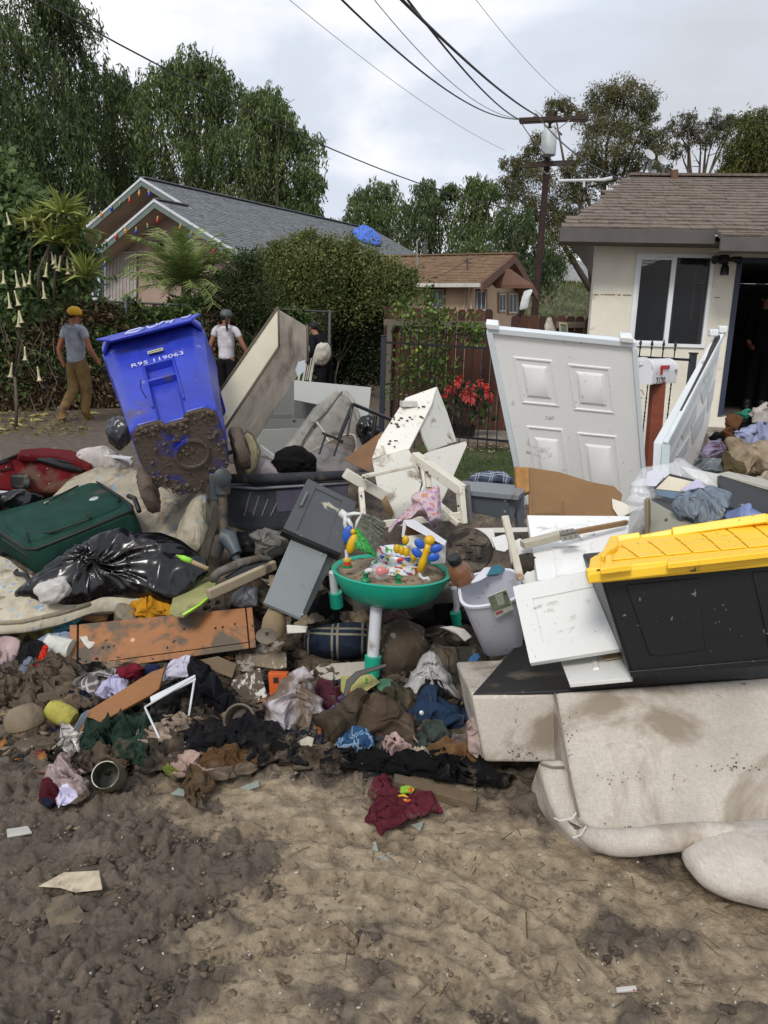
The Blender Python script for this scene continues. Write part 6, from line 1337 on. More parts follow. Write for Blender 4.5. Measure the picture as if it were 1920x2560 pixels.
def brown_door():
 B = M('#86653f',.7,.15,3,wood=.15,dirt=.15,ds=3); r = thing('broken_hardboard_door','broken brown hardboard door panel with torn edge below the white door','door',P(1400,1300,4.1)); pl = PL((1290,1165,4.3),(1560,1250,4.2),(1320,1290,4.1))
 prism('panel',[(1322,1168),(1400,1180),(1480,1205),(1535,1215),(1556,1235),(1552,1255),(1530,1248),(1545,1290),(1440,1290),(1322,1290)],pl,.012,B,r)
 prism('edge_block',[(1288,1166),(1322,1168),(1324,1228),(1296,1240),(1290,1200)],Plane(pl.p-pl.n*.02,pl.n),.04,M('#a1743f',.8,.2,20,bump=.6,bs=60),r)
 q = QP(pl,(1330,1235),(1410,1252),(1412,1290),(1330,1290)); m = MB(); q.slab(m,0,1,0,1,.0,.01,.02); m.build('moulded_panel',B,r,bevel=.002)
 q = QP(pl,(1460,1270),(1560,1290),(1560,1310),(1460,1310)); m = MB(); q.slab(m,0,1,0,1,.0,.01,.02); m.build('moulded_panel',B,r,bevel=.002)
 prism('torn_skin',[(1530,1246),(1556,1255),(1570,1262),(1600,1268),(1560,1290),(1545,1290),(1532,1270)],Plane(pl.p-pl.n*.015,pl.n),.003,M('#cfc9bb',.7),r)
brown_door()
def bifold_pair():
 lab = ('rear leaf of the pair of narrow white bifold doors beside the mailbox','front leaf of the pair of narrow white bifold doors beside the mailbox')
 for i,(tl,tr,br,bl) in enumerate((((1780,828,5.6),(1792,830,5.65),(1660,1120,4.95),(1640,1120,4.9)),((1800,822,5.75),(1812,818,5.8),(1738,1158,5.3),(1655,1115,4.85)))):
  r = thing('bifold_door',lab[i],'door',P(1670,1200,5.0),'narrow white bifold doors leaning by the mailbox')
  if i == 0:
   q = Quad(P(1634,1105,4.9),P(1660,1105,4.9),P(1655,1190,4.85),P(1630,1190,4.85)); ends = [P(1634,1105,4.9),P(1655,1108,4.88),P(1655,1190,4.86),P(1630,1190,4.86)]
   top = [P(1785,838,5.7),P(1796,838,5.7),P(1796,900,5.75),P(1785,900,5.75)]
   m = MB(); m.hexa(ends+top); m.build('leaf',M('#cdd2d4',.4,.03,3,dirt=.1),r,bevel=.004)
   m = MB(); m.bar(P(1660,1108,4.92),P(1795,842,5.7),.03,.03); m.build('rubber_edge',M('#3b332f',.8),r)
   c = P(1783,832,5.62)
  else:
   pl = PL((1665,1115,4.95),(1808,835,5.8),(1740,1165,5.55)); q = QP(pl,(1668,1112),(1806,836),(1748,1150),(1668,1172)); q = Quad(pl.at(1806,836),pl.at(1800,900),pl.at(1735,1160),pl.at(1668,1112))
   prism('leaf',[(1668,1110),(1806,834),(1796,900),(1772,1060),(1738,1168),(1700,1190),(1666,1190)],pl,.035,DW,r)
   for poly in ([(1702,1082),(1742,1012),(1738,1045),(1706,1100)],[(1752,990),(1782,925),(1778,950),(1756,1010)],[(1690,1140),(1722,1090),(1716,1125),(1694,1155)],[(1728,1065),(1764,1010),(1756,1060),(1730,1110)],[(1770,980),(1788,945),(1780,1000),(1768,1030)]):
    prism('moulded_panel',poly,pl,.004,M('#c3c7ca',.4,.03,3),r,lift=.006)
   m = MB(); m.bar(P(1664,1112,4.9),P(1808,832,5.78),.035,.045); m.build('edge_trim',M('#d3dadd',.35),r,bevel=.003); m = MB(); m.bar(P(1664,1112,4.88),P(1660,1195,4.84),.03,.05); m.build('edge_trim',M('#c3cfd3',.35),r,bevel=.003)
   c = P(1806,824,5.75)
  m = MB(); m.box(c,(.06,.05,.05)); m.build('corner_bracket',M('#dde0e0',.4),r,bevel=.008)
bifold_pair()
# sofa upside down / on its back,bottom right
SF = M('#c8bfb3',.92,.12,3,dirt=.44,dcol=(.30,.245,.185),ds=2.4,spots=.08,bump=.5,bs=420,weave=60,spec=.2)
def sofa():
 r = thing('sofa','beige linen sofa tipped on its back, muddy, at the lower right','sofa',G(1550,2130));
 # underside (black dust cover) is the top plane
 tA,tB,tC,tD = P(1180,1735,2.55),P(1990,1685,2.62),P(1990,1480,3.9),P(1330,1560,3.85)
 tp = PL((1180,1738,2.55),(1990,1688,2.60),(1320,1562,3.55))
 BK = M('#1a1918',.6,.2,6,dirt=.12,ds=3,wear=.05,dcol=(.13,.10,.07)); prism('dust_cover',[(1182,1737),(1388,1729),(1990,1688),(1990,1540),(1330,1555),(1312,1590)],tp,.012,BK,r,lift=.003)
 # front surface: a sheet of the sofa back with the cushion roll at the bottom
 f = PL((1182,1740,2.54),(1990,1690,2.59),(1210,1905,2.47));
 arm = PL((1182,1740,2.54),(1388,1732,2.55),(1215,1905,2.50))
 prism('arm',[(1180,1741),(1386,1733),(1398,1800),(1412,1905),(1345,1907),(1212,1906)],arm,.5,SF,r,bevel=.012,seg=3)
 prism('arm_front',[(1345,1898),(1415,1895),(1452,2060),(1540,2095),(1565,2134),(1500,2124),(1440,2096),(1400,2058),(1378,2010),(1358,1950)],PL((1388,1733,2.54),(1990,1690,2.575),(1450,2060,2.185)),.25,SF,r,bevel=.03,seg=4)
 if 0: drape('arm_front',[(1345,1895),(1410,1880),(1445,2050),(1440,2075),(1400,2080),(1380,2040),(1358,1975)],PL((1345,1900,2.56),(1415,1890,2.56),(1430,2070,2.28)),SF,r,bulge=.05,fold=.004,ff=2,seed=11,n=80,m=20,back=2.5,pw=3)
 back = PL((1388,1733,2.535),(1990,1690,2.57),(1450,2060,2.17))
 prism('back_panel',[(1386,1734),(1990,1691),(1990,2092),(1800,2084),(1700,2085),(1620,2092),(1560,2098),(1500,2086),(1446,2050),(1425,1960),(1402,1830)],back,.35,SF,r,lift=.012,bevel=.015,seg=3)
 # rolled cushion edge along the bottom
 path = [(1440,2078,2.27,.012),(1480,2095,2.24,.034),(1520,2106,2.20,.042),(1570,2108,2.19,.043),(1650,2098,2.20,.042),(1740,2088,2.21,.042),(1830,2092,2.21,.043),(1920,2104,2.20,.045),(2010,2118,2.2,.05)]
 m = MB(); m.tube([P(a,b,c-(.10 if a < 1650 else .14)) for a,b,c,d in path],[d for *_,d in path],18); o = m.build('cushion_roll',SF,r,smooth=180,sub=1)
 m = MB(); lump('round_cushion',2065,2165,2.0,580,130,M('#c6beb3',.92,.10,3,dirt=.12,dcol=(.30,.245,.185),ds=2.4,bump=.5,bs=420,weave=60,spec=.2),dep=.34,seed=4,fold=.004,boxy=.3,irr=.05,ff=4,parent=r,n=72,m=40)
 WH = M('#cfcabf',.8);
 m = MB(); m.tube([P(1385,2045,2.17),P(1400,2052,2.15),P(1430,2047,2.14),P(1440,2032,2.16)],.003,5); m.build('loose_thread',WH,r); m = MB(); m.tube([P(1432,2095,2.09),P(1450,2088,2.09),P(1465,2066,2.12)],.0028,5); m.build('loose_thread',WH,r)
 m = MB(); m.tube([back.at(x,y,.014) for x,y in ((1386,1738),(1402,1830),(1425,1960),(1445,2045))],.004,6); m.tube([P(1350,1908,2.33),P(1380,1918,2.32),P(1412,1918,2.315)],.004,6); m.build('welt_seam',M('#7c7266',.9),r,smooth=180)
 rs = random.Random(8); m = MB()
 for i in range(110):
  px,py = rs.choice([(rs.gauss(1900,40),rs.gauss(1695,8)),(rs.gauss(1570,40),rs.gauss(2075,10)),(rs.gauss(1430,14),rs.gauss(1870,40)),(rs.gauss(1530,40),rs.gauss(1950,12)),(rs.gauss(1820,50),rs.gauss(1925,8)),(rs.gauss(1300,20),rs.gauss(1885,6))]); py = max(py,1700)
  if px < 1400: p = arm.at(px,py,.004)
  else: p = back.at(px,py,.016)
  m.ell(p,(rs.uniform(.001,.004)*(2.2 if py < 1720 else 1),.002,rs.uniform(.001,.004)),None,6,4)
 m.build('mud_specks',M(MUD,.9,.3,20),None,kind='stuff')
 for i in range(8):
  pass
 cushion('seat_cushion','cream cushion end poking out between the bathroom bin and the white panel',[(1222,1625),(1240,1580),(1290,1548),(1345,1535),(1330,1580),(1290,1625),(1240,1655),(1225,1650)],PF(1280,1590,3.3,0,15),.1,cloth('#a3937c',dirt=.15,wr=.15),bulge=.06,seed=12,pipe=False)
sofa()
def tote():
 r = thing('storage_tote','black plastic storage tote with yellow lid standing on the upturned sofa','storage box',P(1740,1690,2.6)); K_ = M('#0e0f12',.42,.1,5,spots=.03,dcol=(.2,.18,.15),bump=.25,bs=400); YL = M('#f7c832',.4,.04,4,dirt=.04,spots=.1,ds=4)
 f = PL((1505,1455,2.45),(1990,1405,2.40),(1580,1690,2.42));
 prism('body',[(1503,1452),(1990,1405),(1990,1655),(1577,1692)],f,.42,K_,r,bevel=.012,seg=3)
 prism('recess_frame',[(1565,1462),(1745,1445),(1763,1624),(1640,1640),(1622,1635)],f,.006,K_,r,lift=.005,bevel=.004); prism('recess_frame',[(1880,1432),(1990,1420),(1990,1625),(1925,1632)],f,.006,K_,r,lift=.005,bevel=.004)
 prism('foot_rim',[(1572,1676),(1990,1640),(1990,1656),(1577,1692)],f,.01,K_,r,lift=.008,bevel=.003)
 t = PL((1470,1425,2.42),(1990,1375,2.37),(1560,1345,2.85));
 prism('lid',[(1468,1435),(1475,1395),(1545,1352),(1600,1340),(1990,1275),(1990,1375),(1485,1432)],t,.035,YL,r,bevel=.006,seg=3)
 prism('lid_rim',[(1466,1422),(1990,1368),(1990,1410),(1500,1458),(1476,1458),(1468,1450)],PL((1470,1430,2.415),(1990,1380,2.365),(1475,1455,2.41)),.02,YL,r,bevel=.006,seg=3)
 # raised back rim pieces
 bp = PL((1540,1345,2.85),(1990,1270,2.75),(1545,1330,2.86))
 for poly,th in (([(1525,1340),(1598,1330),(1603,1352),(1535,1362)],.05),([(1600,1337),(1680,1322),(1680,1338),(1603,1350)],.04),([(1680,1318),(1915,1282),(1920,1305),(1682,1340)],.05),([(1912,1285),(1990,1272),(1990,1300),(1918,1308)],.05)): prism('lid_ridge',poly,Plane(bp.p,bp.n),th,YL,r,bevel=.004)
 for poly in ([(1525,1342),(1545,1340),(1545,1362),(1520,1378),(1510,1390),(1500,1388)],[(1513,1388),(1530,1385),(1530,1408),(1512,1412)],[(1500,1412),(1575,1405),(1578,1412),(1500,1422)]): prism('lid_ridge',poly,Plane(t.p-t.n*.02,t.n),.02,YL,r,bevel=.003)
 prism('lid_ridge',[(1668,1398),(1990,1362),(1990,1372),(1668,1408)],Plane(t.p-t.n*.014,t.n),.02,YL,r,bevel=.003)
 lq = Quad(t.at(1552,1366,.001),t.at(1990,1300,.001),t.at(1990,1362,.001),t.at(1530,1404,.001))
 for jj in range(3):
  for ii in range(-1,9):
   w_ = .15; a0 = ii*w_+jj*.05; c = [(a0,jj/3),(a0+w_-.012,jj/3),(a0+w_-.012+.05,(jj+1)/3-.04),(a0+.05,(jj+1)/3-.04)]
   c = [(min(max(x,0),1),y) for x,y in c]
   if c[1][0]-c[0][0] < .03 or c[2][0]-c[3][0] < .02: continue
   m = MB(); m.hexa([lq.pt(x,y,0) for x,y in c]+[lq.pt(x,y,.005) for x,y in c]); m.build('lid_panel',YL,r,bevel=.0015)
 for (a,b) in (((1492,1432),(1523,1429)),((1762,1398),(1798,1394))): m = MB(); p0 = P(*a,2.41); p1 = P(*b,2.405); m.bar(t.at(a[0],a[1]-4,.004),t.at(b[0],b[1]-4,.004),.008,.003,up=tuple(t.n)); m.build('latch_slot',M('#3a2c08',.7),r)
tote()
# white door pieces lying on the sofa
WP = M('#d6d6d1',.4,.02,4,dirt=.03,ds=7,spots=.15,dcol=(.25,.18,.12))
def panels():
 pl = PL((1285,1472,2.95),(1500,1432,2.85),(1328,1660,2.62)); r = thing('cabinet_door','white shaker cabinet door leaning on the sofa edge left of the tote','cabinet door',pl.at(1440,1655,-.02)); q = QP(pl,(1283,1470),(1530,1418),(1590,1618),(1326,1660)); m = MB(); q.slab(m,0,1,0,1,-.014,0); m.build('panel',WP,r,bevel=.001)
 for a in ((0,1,0,.21),(0,1,.78,1),(0,.17,.21,.78),(.9,1,.21,.78)): m = MB(); q.slab(m,*a,.0003,.006); m.build('rail',WP,r,bevel=.001)
 m = MB(); q.slab(m,-.005,1,-.05,-.002,-.10,-.01); m.build('top_lip',WP,r,bevel=.002)
 p2 = PL((1318,1290,3.6),(1560,1300,3.6),(1340,1440,3.1)); r2 = thing('panelled_door','white moulded door lying flat under the stick with the hinge','door',P(1450,1450,3.2)); q2 = QP(p2,(1318,1288),(1575,1290),(1560,1430),(1345,1450)); m = MB(); q2.slab(m,0,1,0,1,-.03,0); m.build('leaf',DW,r2,bevel=.002)
 raised(q2,r2,DW,[(.25,.66,.12,.36),(.20,.62,.54,.98)])
 p3 = PL((1405,1650,2.68),(1575,1620,2.65),(1425,1708,2.50)); r3 = thing('cabinet_door','white panel piece lying flat on the black sofa underside','cabinet door',P(1480,1705,2.55)); q3 = QP(p3,(1402,1652),(1580,1628),(1580,1695),(1424,1710)); m = MB(); q3.slab(m,0,1,0,1,-.014,0); m.build('panel',WP,r3,bevel=.001)
 m = MB(); q3.slab(m,.42,.52,.0,.55,.0,.006,.004); m.build('moulding',WP,r3); prism('torn_strip',[(1500,1640),(1560,1628),(1562,1640),(1515,1650)],Plane(p3.p-p3.n*.012,p3.n),.004,M('#b59a78',.8,wood=.2),r3)
 # stick with hinge
 r4 = thing('wooden_batten','wood batten with a metal hinge lying across the flat white door','batten',P(1430,1365,3.3)); m = MB(); m.bar(P(1306,1362,3.25),P(1400,1338,3.3),.05,.03); m.build('batten',M('#bdb5a2',.7,.1,5,wood=.25,dirt=.15),r4,bevel=.002); m = MB(); m.bar(P(1402,1337,3.3),P(1568,1306,3.5),.022,.02); m.build('split_strip',M('#9a7a54',.8,wood=.3),r4)
 m = MB(); pq = PF(1420,1345,3.22,0,55); q4 = QP(pq,(1396,1332),(1432,1326),(1450,1348),(1404,1358)); q4.slab(m,0,1,0,1,.01,.016); h = m.build('hinge',M('#9b978c',.4,metal=.7,dirt=.15),r4,bevel=.001); m = MB(); m.tube([q4.pt(0,.45,.018),q4.pt(1,.4,.018)],.008,8); m.build('hinge_pin',M('#8b877c',.4,metal=.7),h)
 for a,b in ((.2,.2),(.5,.15),(.8,.2),(.2,.8),(.5,.82),(.8,.8)): m = MB(); c = q4.pt(a,b,.017); m.ell(c,(.005,.005,.003),None,8,4); m.build('screw',M('#5f5b52',.5),h)
 m = MB(); m.bar(P(1262,1290,3.2),P(1302,1450,3.05),.03,.012); m.build('splintered_strip',M('#c9c2b2',.7,.1,5,dirt=.35,ds=10,dcol=(.3,.17,.09)),None,label='upright splintered white strip behind the bathroom bin',cat='strip')
 for lb,poly,Y,mt in (('white cardboard flap behind the bathroom bin rim',[(1270,1360),(1300,1345),(1335,1370),(1300,1430),(1285,1445)],3.35,'#d0cfcc'),('white angled panel edge below the flat white door',[(1300,1450),(1345,1395),(1360,1440),(1350,1455),(1310,1462)],3.2,'#dadad6'),('white rounded plastic piece beside the round black part',[(1180,1322),(1235,1322),(1240,1365),(1210,1380),(1185,1370)],3.75,'#c9c9c7'),('short white board behind the round black part',[(1150,1320),(1320,1318),(1320,1330),(1152,1334)],3.85,'#c4c1b6'),('white foam piece right of the round black part',[(1228,1345),(1262,1335),(1280,1365),(1262,1380),(1240,1375)],3.6,'#d4d4d2')):
  prism('white_scrap',poly,PF(poly[0][0],poly[0][1],Y,5,30),.02,M(mt,.5,.05,5,dirt=.15),None,label=lb,cat='scrap')
 lump('brown_leaf_debris',1320,1420,3.28,70,70,M('#3f352a',.9,.3,9,dirt=.5,bump=1),seed=13,fold=.03,label='dark brown wet debris in the gap left of the flat white door',cat='debris')
panels()
def drawers():
 r = thing('pale_box_tray','open pale grey drawer holding a blue grey quilted pillow behind the tote','drawer',P(1680,1360,3.1)); A_ = M('#8f8f82',.55,.08,4,dirt=.15); p = PL((1614,1250,3.25),(1750,1320,2.95),(1616,1340,3.1)); prism('side',[(1615,1250),(1628,1250),(1755,1320),(1755,1345),(1618,1345)],p,.012,A_,r)
 prism('end',[(1610,1248),(1620,1250),(1622,1345),(1613,1345)],PF(1615,1290,3.1,30),.05,M('#8a7a62',.7,wood=.2),r); prism('inside',[(1620,1250),(1660,1238),(1720,1250),(1760,1320)],PL((1620,1252,3.28),(1700,1240,3.6),(1760,1322,3.0)),.01,M('#3b3e40',.6),r)
 m = MB(); m.lathe([(.007,0),(.007,.004),(0,.004)],frame(p.at(1666,1300,0),-Vector(p.n),(1,0,0)),10); m.build('screw',M('#554f45',.5),r)
 cushion('quilted_pillow','blue grey quilted pillow bulging out of the grey drawer',[(1680,1270),(1700,1240),(1722,1222),(1790,1224),(1820,1250),(1828,1270),(1800,1300),(1778,1325),(1700,1300)],PF(1760,1270,3.05,0,25),.1,cloth('#7b8795',wr=1.0,wrs=40,bump=.4),'pillow',.08,14,False,fold=.03,ff=20)
 drape('blue_cloth',[(1800,1300),(1815,1278),(1870,1262),(1905,1282),(1960,1290),(1960,1310),(1810,1325)],PF(1860,1295,3.0,0,35),cloth('#7c8bb5'),bulge=.04,fold=.045,ff=15,seed=15,label='light blue crumpled cloth behind the yellow lid',cat='cloth')
 r = thing('black_painted_box','black painted drawer with peeling paint right of the quilted pillow','drawer',P(1850,1330,3.4)); BKP = M('#1d1f20',.5,.2,5,wear=.25,ds=5,wcol=(.42,.36,.26)); p = PL((1795,1190,3.9),(1990,1250,3.6),(1820,1270,3.5)); prism('front',[(1792,1186),(1990,1232),(1990,1300),(1880,1295),(1818,1262)],p,.03,BKP,r)
 prism('top_edge',[(1792,1184),(1820,1178),(1990,1215),(1990,1232)],PL((1795,1186,3.9),(1990,1232,3.62),(1830,1172,4.2)),.02,M('#b0aea2',.6,dirt=.2),r)
 prism('white_board',[(1700,1165),(1800,1185),(1795,1215),(1770,1212),(1735,1195)],PF(1750,1190,3.9,0,40),.02,M('#bdbcb4',.5,dirt=.15),None,label='pale board under the plastic bag of papers left of the black drawer',cat='board')
 # plastic bag of papers
 r = thing('plastic_bag_of_papers','clear plastic bag of papers draped down the flat white door','plastic bag',P(1640,1330,3.2)); PLS = bpy.data.materials.new('clear_plastic'); PLS.use_nodes = True; b = PLS.node_tree.nodes['Principled BSDF']; b.inputs['Base Color'].default_value = (.78,.80,.82,1); b.inputs['Roughness'].default_value = .18; b.inputs['Alpha'].default_value = .3; b.inputs['Specular IOR Level'].default_value = .8; globals()['PLS'] = PLS
 drape('bag',[(1605,1175),(1680,1155),(1710,1155),(1760,1190),(1800,1215),(1740,1235),(1640,1240),(1590,1250),(1580,1220),(1585,1195)],PF(1690,1200,3.45,0,35),PLS,r,bulge=.05,fold=.03,ff=9,seed=16); drape('bag_tail',[(1585,1200),(1612,1190),(1625,1240),(1615,1320),(1590,1335),(1562,1330),(1575,1290),(1570,1260)],PF(1595,1270,3.25,0,20),PLS,r,bulge=.05,fold=.03,ff=14,an=.2,ang=1.4,seed=17)
 for nm,lb,poly,c,d in (('paper','blank cream paper sheet with dark backing in the plastic bag',[(1672,1190),(1745,1207),(1715,1230),(1640,1222)],'#d3cab4',0),('paper','dark folder sheet behind the cream paper',[(1675,1184),(1750,1203),(1740,1214),(1668,1196),(1638,1223),(1634,1220)],'#2e2728',.003),('paper','lilac printed paper sticking up beside the quilted pillow',[(1700,1225),(1745,1195),(1765,1220),(1730,1232)],'#b9b4cc',-.02),('paper','curled magazine with blue picture below the cream paper',[(1640,1224),(1715,1232),(1710,1242),(1680,1246),(1645,1238)],'#5c7386',.0),('paper','white folded paper at the left inside the clear bag',[(1618,1180),(1640,1172),(1665,1185),(1640,1215),(1612,1215)],'#c6c8d2',.01)):
  prism(nm,poly,PF(1690,1205,3.36+d,0,35),.003,M(c,.6,.1,9),None,label=lb,cat='paper',bevel=0)
drawers()
# activity table
def activity_table():
 TL = M('#1f9f82',.35,.06,4,dirt=.12,ds=7); c = P(978,1432,3.42); r = thing('activity_table','round teal baby activity table full of toys on white legs','toy table',G(935,1690)); up = Vector((.02,.03,1)).normalized(); fr = frame(c,up,(1,-.0,.04)); A,B = .262,.27
 m = MB(); m.lathe([(.08,-.125),(.17,-.12),(.22,-.09),(.26,-.03),(.272,.0),(.278,.015),(.27,.02),(.258,.012),(.25,.0),(0,.0)],fr,48); m.build('tray',TL,r,smooth=50)
 m = MB(); m.lathe([(.0,.002),(.235,.003),(.25,.008),(.2,.018),(0,.016)],fr,40); o = m.build('silt_fill',M('#8f7d66',.9,.2,12,dirt=.15,bump=.8,bs=90),r,smooth=180)
 m = MB(); m.lathe([(.12,.016),(.115,.04),(.08,.045),(.0,.04)],fr @ Matrix.Translation((.02,.02,0)),30); sp = bpy.data.materials.new('printed_dots'); sp.use_nodes = True; t = sp.node_tree; b = t.nodes['Principled BSDF']; vo = t.nodes.new('ShaderNodeTexVoronoi'); vo.inputs['Scale'].default_value = 42; tc = t.nodes.new('ShaderNodeTexCoord'); t.links.new(tc.outputs['Object'],vo.inputs[0]); rp = t.nodes.new('ShaderNodeValToRGB'); rp.color_ramp.interpolation = 'CONSTANT'; rp.color_ramp.elements[0].color = (.75,.76,.78,1); rp.color_ramp.elements[1].position = .55; rp.color_ramp.elements[1].color = (.55,.04,.03,1)
 for a,cc in ((.66,(.06,.35,.07)),(.77,(.05,.12,.45)),(.86,(.55,.70,.72)),(.93,(.6,.45,.05))): e = rp.color_ramp.elements.new(a); e.color = (*cc,1)
 sx = t.nodes.new('ShaderNodeSeparateColor'); t.links.new(vo.outputs['Color'],sx.inputs[0]); t.links.new(sx.outputs[0],rp.inputs[0]); t.links.new(rp.outputs[0],b.inputs['Base Color']); b.inputs['Roughness'].default_value = .4
 globals()['DOTS'] = sp; m.build('printed_seat',sp,r,smooth=50)
 m = MB(); m.lathe([(.09,.035),(.11,.05),(.125,.08),(.12,.09),(.105,.085),(.085,.06)],fr @ Matrix.Translation((.04,.07,0)),30); m.build('printed_back',sp,r,smooth=50)
 LW = M('#cfd2d6',.35,.03,4,dirt=.12,ds=9,dcol=(.3,.2,.12))
 m = MB(); m.tube([P(942,1500,3.3),P(938,1560,3.3),P(932,1645,3.3)],.028,14); l = m.build('leg',LW,r,smooth=60); m = MB(); m.tube([P(933,1640,3.29),P(930,1690,3.28)],[.04,.036],14); m.build('foot',TL,l,smooth=60)
 m = MB(); m.tube([P(1135,1470,3.65),P(1142,1510,3.68),P(1138,1550,3.68)],.016,10); l = m.build('leg',LW,r,smooth=60); m = MB(); m.tube([P(1138,1530,3.67),P(1145,1560,3.68)],[.028,.03],12); m.build('foot',TL,l,smooth=60)
 m = MB(); m.tube([P(832,1430,3.65),P(838,1510,3.7)],.02,10); l = m.build('leg',LW,r,smooth=60); m = MB(); m.tube([P(838,1480,3.68),P(842,1515,3.7)],.034,12); m.build('foot',TL,l,smooth=60)
 # toys fixed to the tray
 YE = M('#d9ab12',.4); BU = M('#2c59b8',.4); RD = M('#cf3a17',.4); GRN_ = M('#1f7a4a',.4); WT = M('#cfd0ce',.4)
 def bfly(px,py,Y,rot,lab):
  t_ = thing('spinning_toy',lab,'toy',P(px,py+40,Y),'toys on the teal activity table'); R = Matrix.Rotation(rot,3,'Y'); c = P(px,py,Y)
  m = MB(); m.tube([c+R @ Vector((0,0,.035)),c,c+R @ Vector((0,0,-.05)),c+R @ Vector((0,0,-.10))],[.016,.014,.018,.017],12); m.build('body',YE,t_,smooth=180); m = MB(); m.ell(c+R @ Vector((0,0,.048)),(.024,.022,.024),None,14,10); m.build('head',YE,t_,smooth=180)
  for s in (-1,1):
   for dz in (.022,-.02): m = MB(); m.ell(c+R @ Vector((s*.038,-.005,dz)),(.028,.010,.02),R @ Matrix.Rotation(-s*.5,3,'Y'),14,8); m.build('wing',BU,t_,smooth=180)
  m = MB(); b0 = c+R @ Vector((0,0,-.10)); m.tube([b0,b0+Vector((.0,0,-.02)),b0+Vector((.015,0,-.035)),b0+Vector((.035,0,-.03)),b0+Vector((.045,0,-.05))],.008,8); m.build('spring_stem',WT,t_,smooth=180)
 bfly(1066,1376,3.28,.25,'yellow and blue butterfly spinner at the right of the teal table')
 t_ = thing('spinning_toy','yellow toy with one big blue wing under the broom at the table edge','toy',P(880,1385,3.3),'toys on the teal activity table'); R = Matrix.Rotation(-.3,3,'Y'); c = P(876,1352,3.28); m = MB(); m.ell(c+Vector((.008,-.01,-.01)),(.022,.02,.048),Matrix.Rotation(.3,3,'Y'),16,10); m.build('body',YE,t_,smooth=180); m = MB(); m.ell(c+Vector((-.012,0,.028)),(.024,.014,.042),Matrix.Rotation(.2,3,'Y'),14,10); m.build('wing',BU,t_,smooth=180); m = MB(); m.ell(c+Vector((.012,-.01,.045)),(.013,.012,.013),None,10,8); m.build('head',YE,t_,smooth=180)
 t_ = thing('rattle_ball','clear ball with an orange fish inside on the front of the teal table','toy',P(952,1455,3.2),'toys on the teal activity table'); c = P(952,1428,3.2); m = MB(); m.ell(c,(.024,.02,.022),None,16,12); m.ell(c+Vector((.026,0,.0)),(.01,.008,.014),None,8,6); m.build('fish',RD,t_,smooth=180)
 gm = bpy.data.materials.new('clear_shell'); gm.use_nodes = True; b = gm.node_tree.nodes['Principled BSDF']; b.inputs['Base Color'].default_value = (.9,.9,.92,1); b.inputs['Roughness'].default_value = .05; b.inputs['Alpha'].default_value = .18; b.inputs['Specular IOR Level'].default_value = .9
 globals()['CLR'] = gm; m = MB(); m.ell(c,(.04,.04,.04),None,24,16); m.build('shell',gm,t_,smooth=180)
 for s in (-1,1): m = MB(); m.tube([c+Vector((s*.038,0,0)),c+Vector((s*.052,0,.004)),c+Vector((s*.066,0,-.006))],[.014,.01,.012],10); m.build('arm',WT,t_,smooth=180)
 for i,(px,py,lb) in enumerate(((914,1450,'green suction cup peg left of the clear fish ball'),(995,1460,'green suction cup peg right of the clear fish ball'))):
  t_ = thing('toy_peg',lb,'toy',P(px,py,3.22),'toys on the teal activity table'); m = MB(); m.lathe([(.024,0),(.022,.006),(.01,.012),(.012,.028),(.02,.032),(.008,.045),(0,.047)],Matrix.Translation(P(px,py,3.22)),16); m.build('peg',GRN_,t_,smooth=50)
 t_ = thing('stacking_toy','red and yellow spool toy at the left rim of the teal table','toy',P(868,1420,3.28),'toys on the teal activity table')
 for dz,r_,mt in ((0,.024,GRN_),(.012,.018,RD),(.03,.018,YE)): m = MB(); m.lathe([(0,0),(r_,0),(r_,.01),(0,.012)],Matrix.Translation(P(868,1418,3.28)+Vector((0,0,dz))),16); m.build('ring',mt,t_,smooth=50)
 m = MB(); m.tube([P(868,1415,3.28),P(866,1375,3.28)],.008,8); m.build('peg',WT,t_,smooth=60)
 t_ = thing('caterpillar_toy','yellow segmented caterpillar arm in the middle of the teal table','toy',P(1010,1400,3.38),'toys on the teal activity table')
 for i,(px,py) in enumerate(((992,1372),(1004,1376),(1016,1380),(1014,1350),(1034,1390))): m = MB(); m.ell(P(px,py,3.36),(.016,.014,.022),None,12,8); m.build('segment',YE,t_,smooth=180)
 # scattered printed plastic bits and twigs
 rs = random.Random(5)
 m = MB()
 for i in range(60):
  a = rs.uniform(0,6.28); rr = rs.uniform(.1,.24); p = fr @ Vector((rr*math.cos(a),rr*math.sin(a),.017)); d = Vector((rs.uniform(-1,1),rs.uniform(-1,1),.1)).normalized()*rs.uniform(.01,.035); m.tube([p,p+d],.0015,4)
 m.build('twigs',M('#3a2c20',.9),None,kind='stuff')
activity_table()
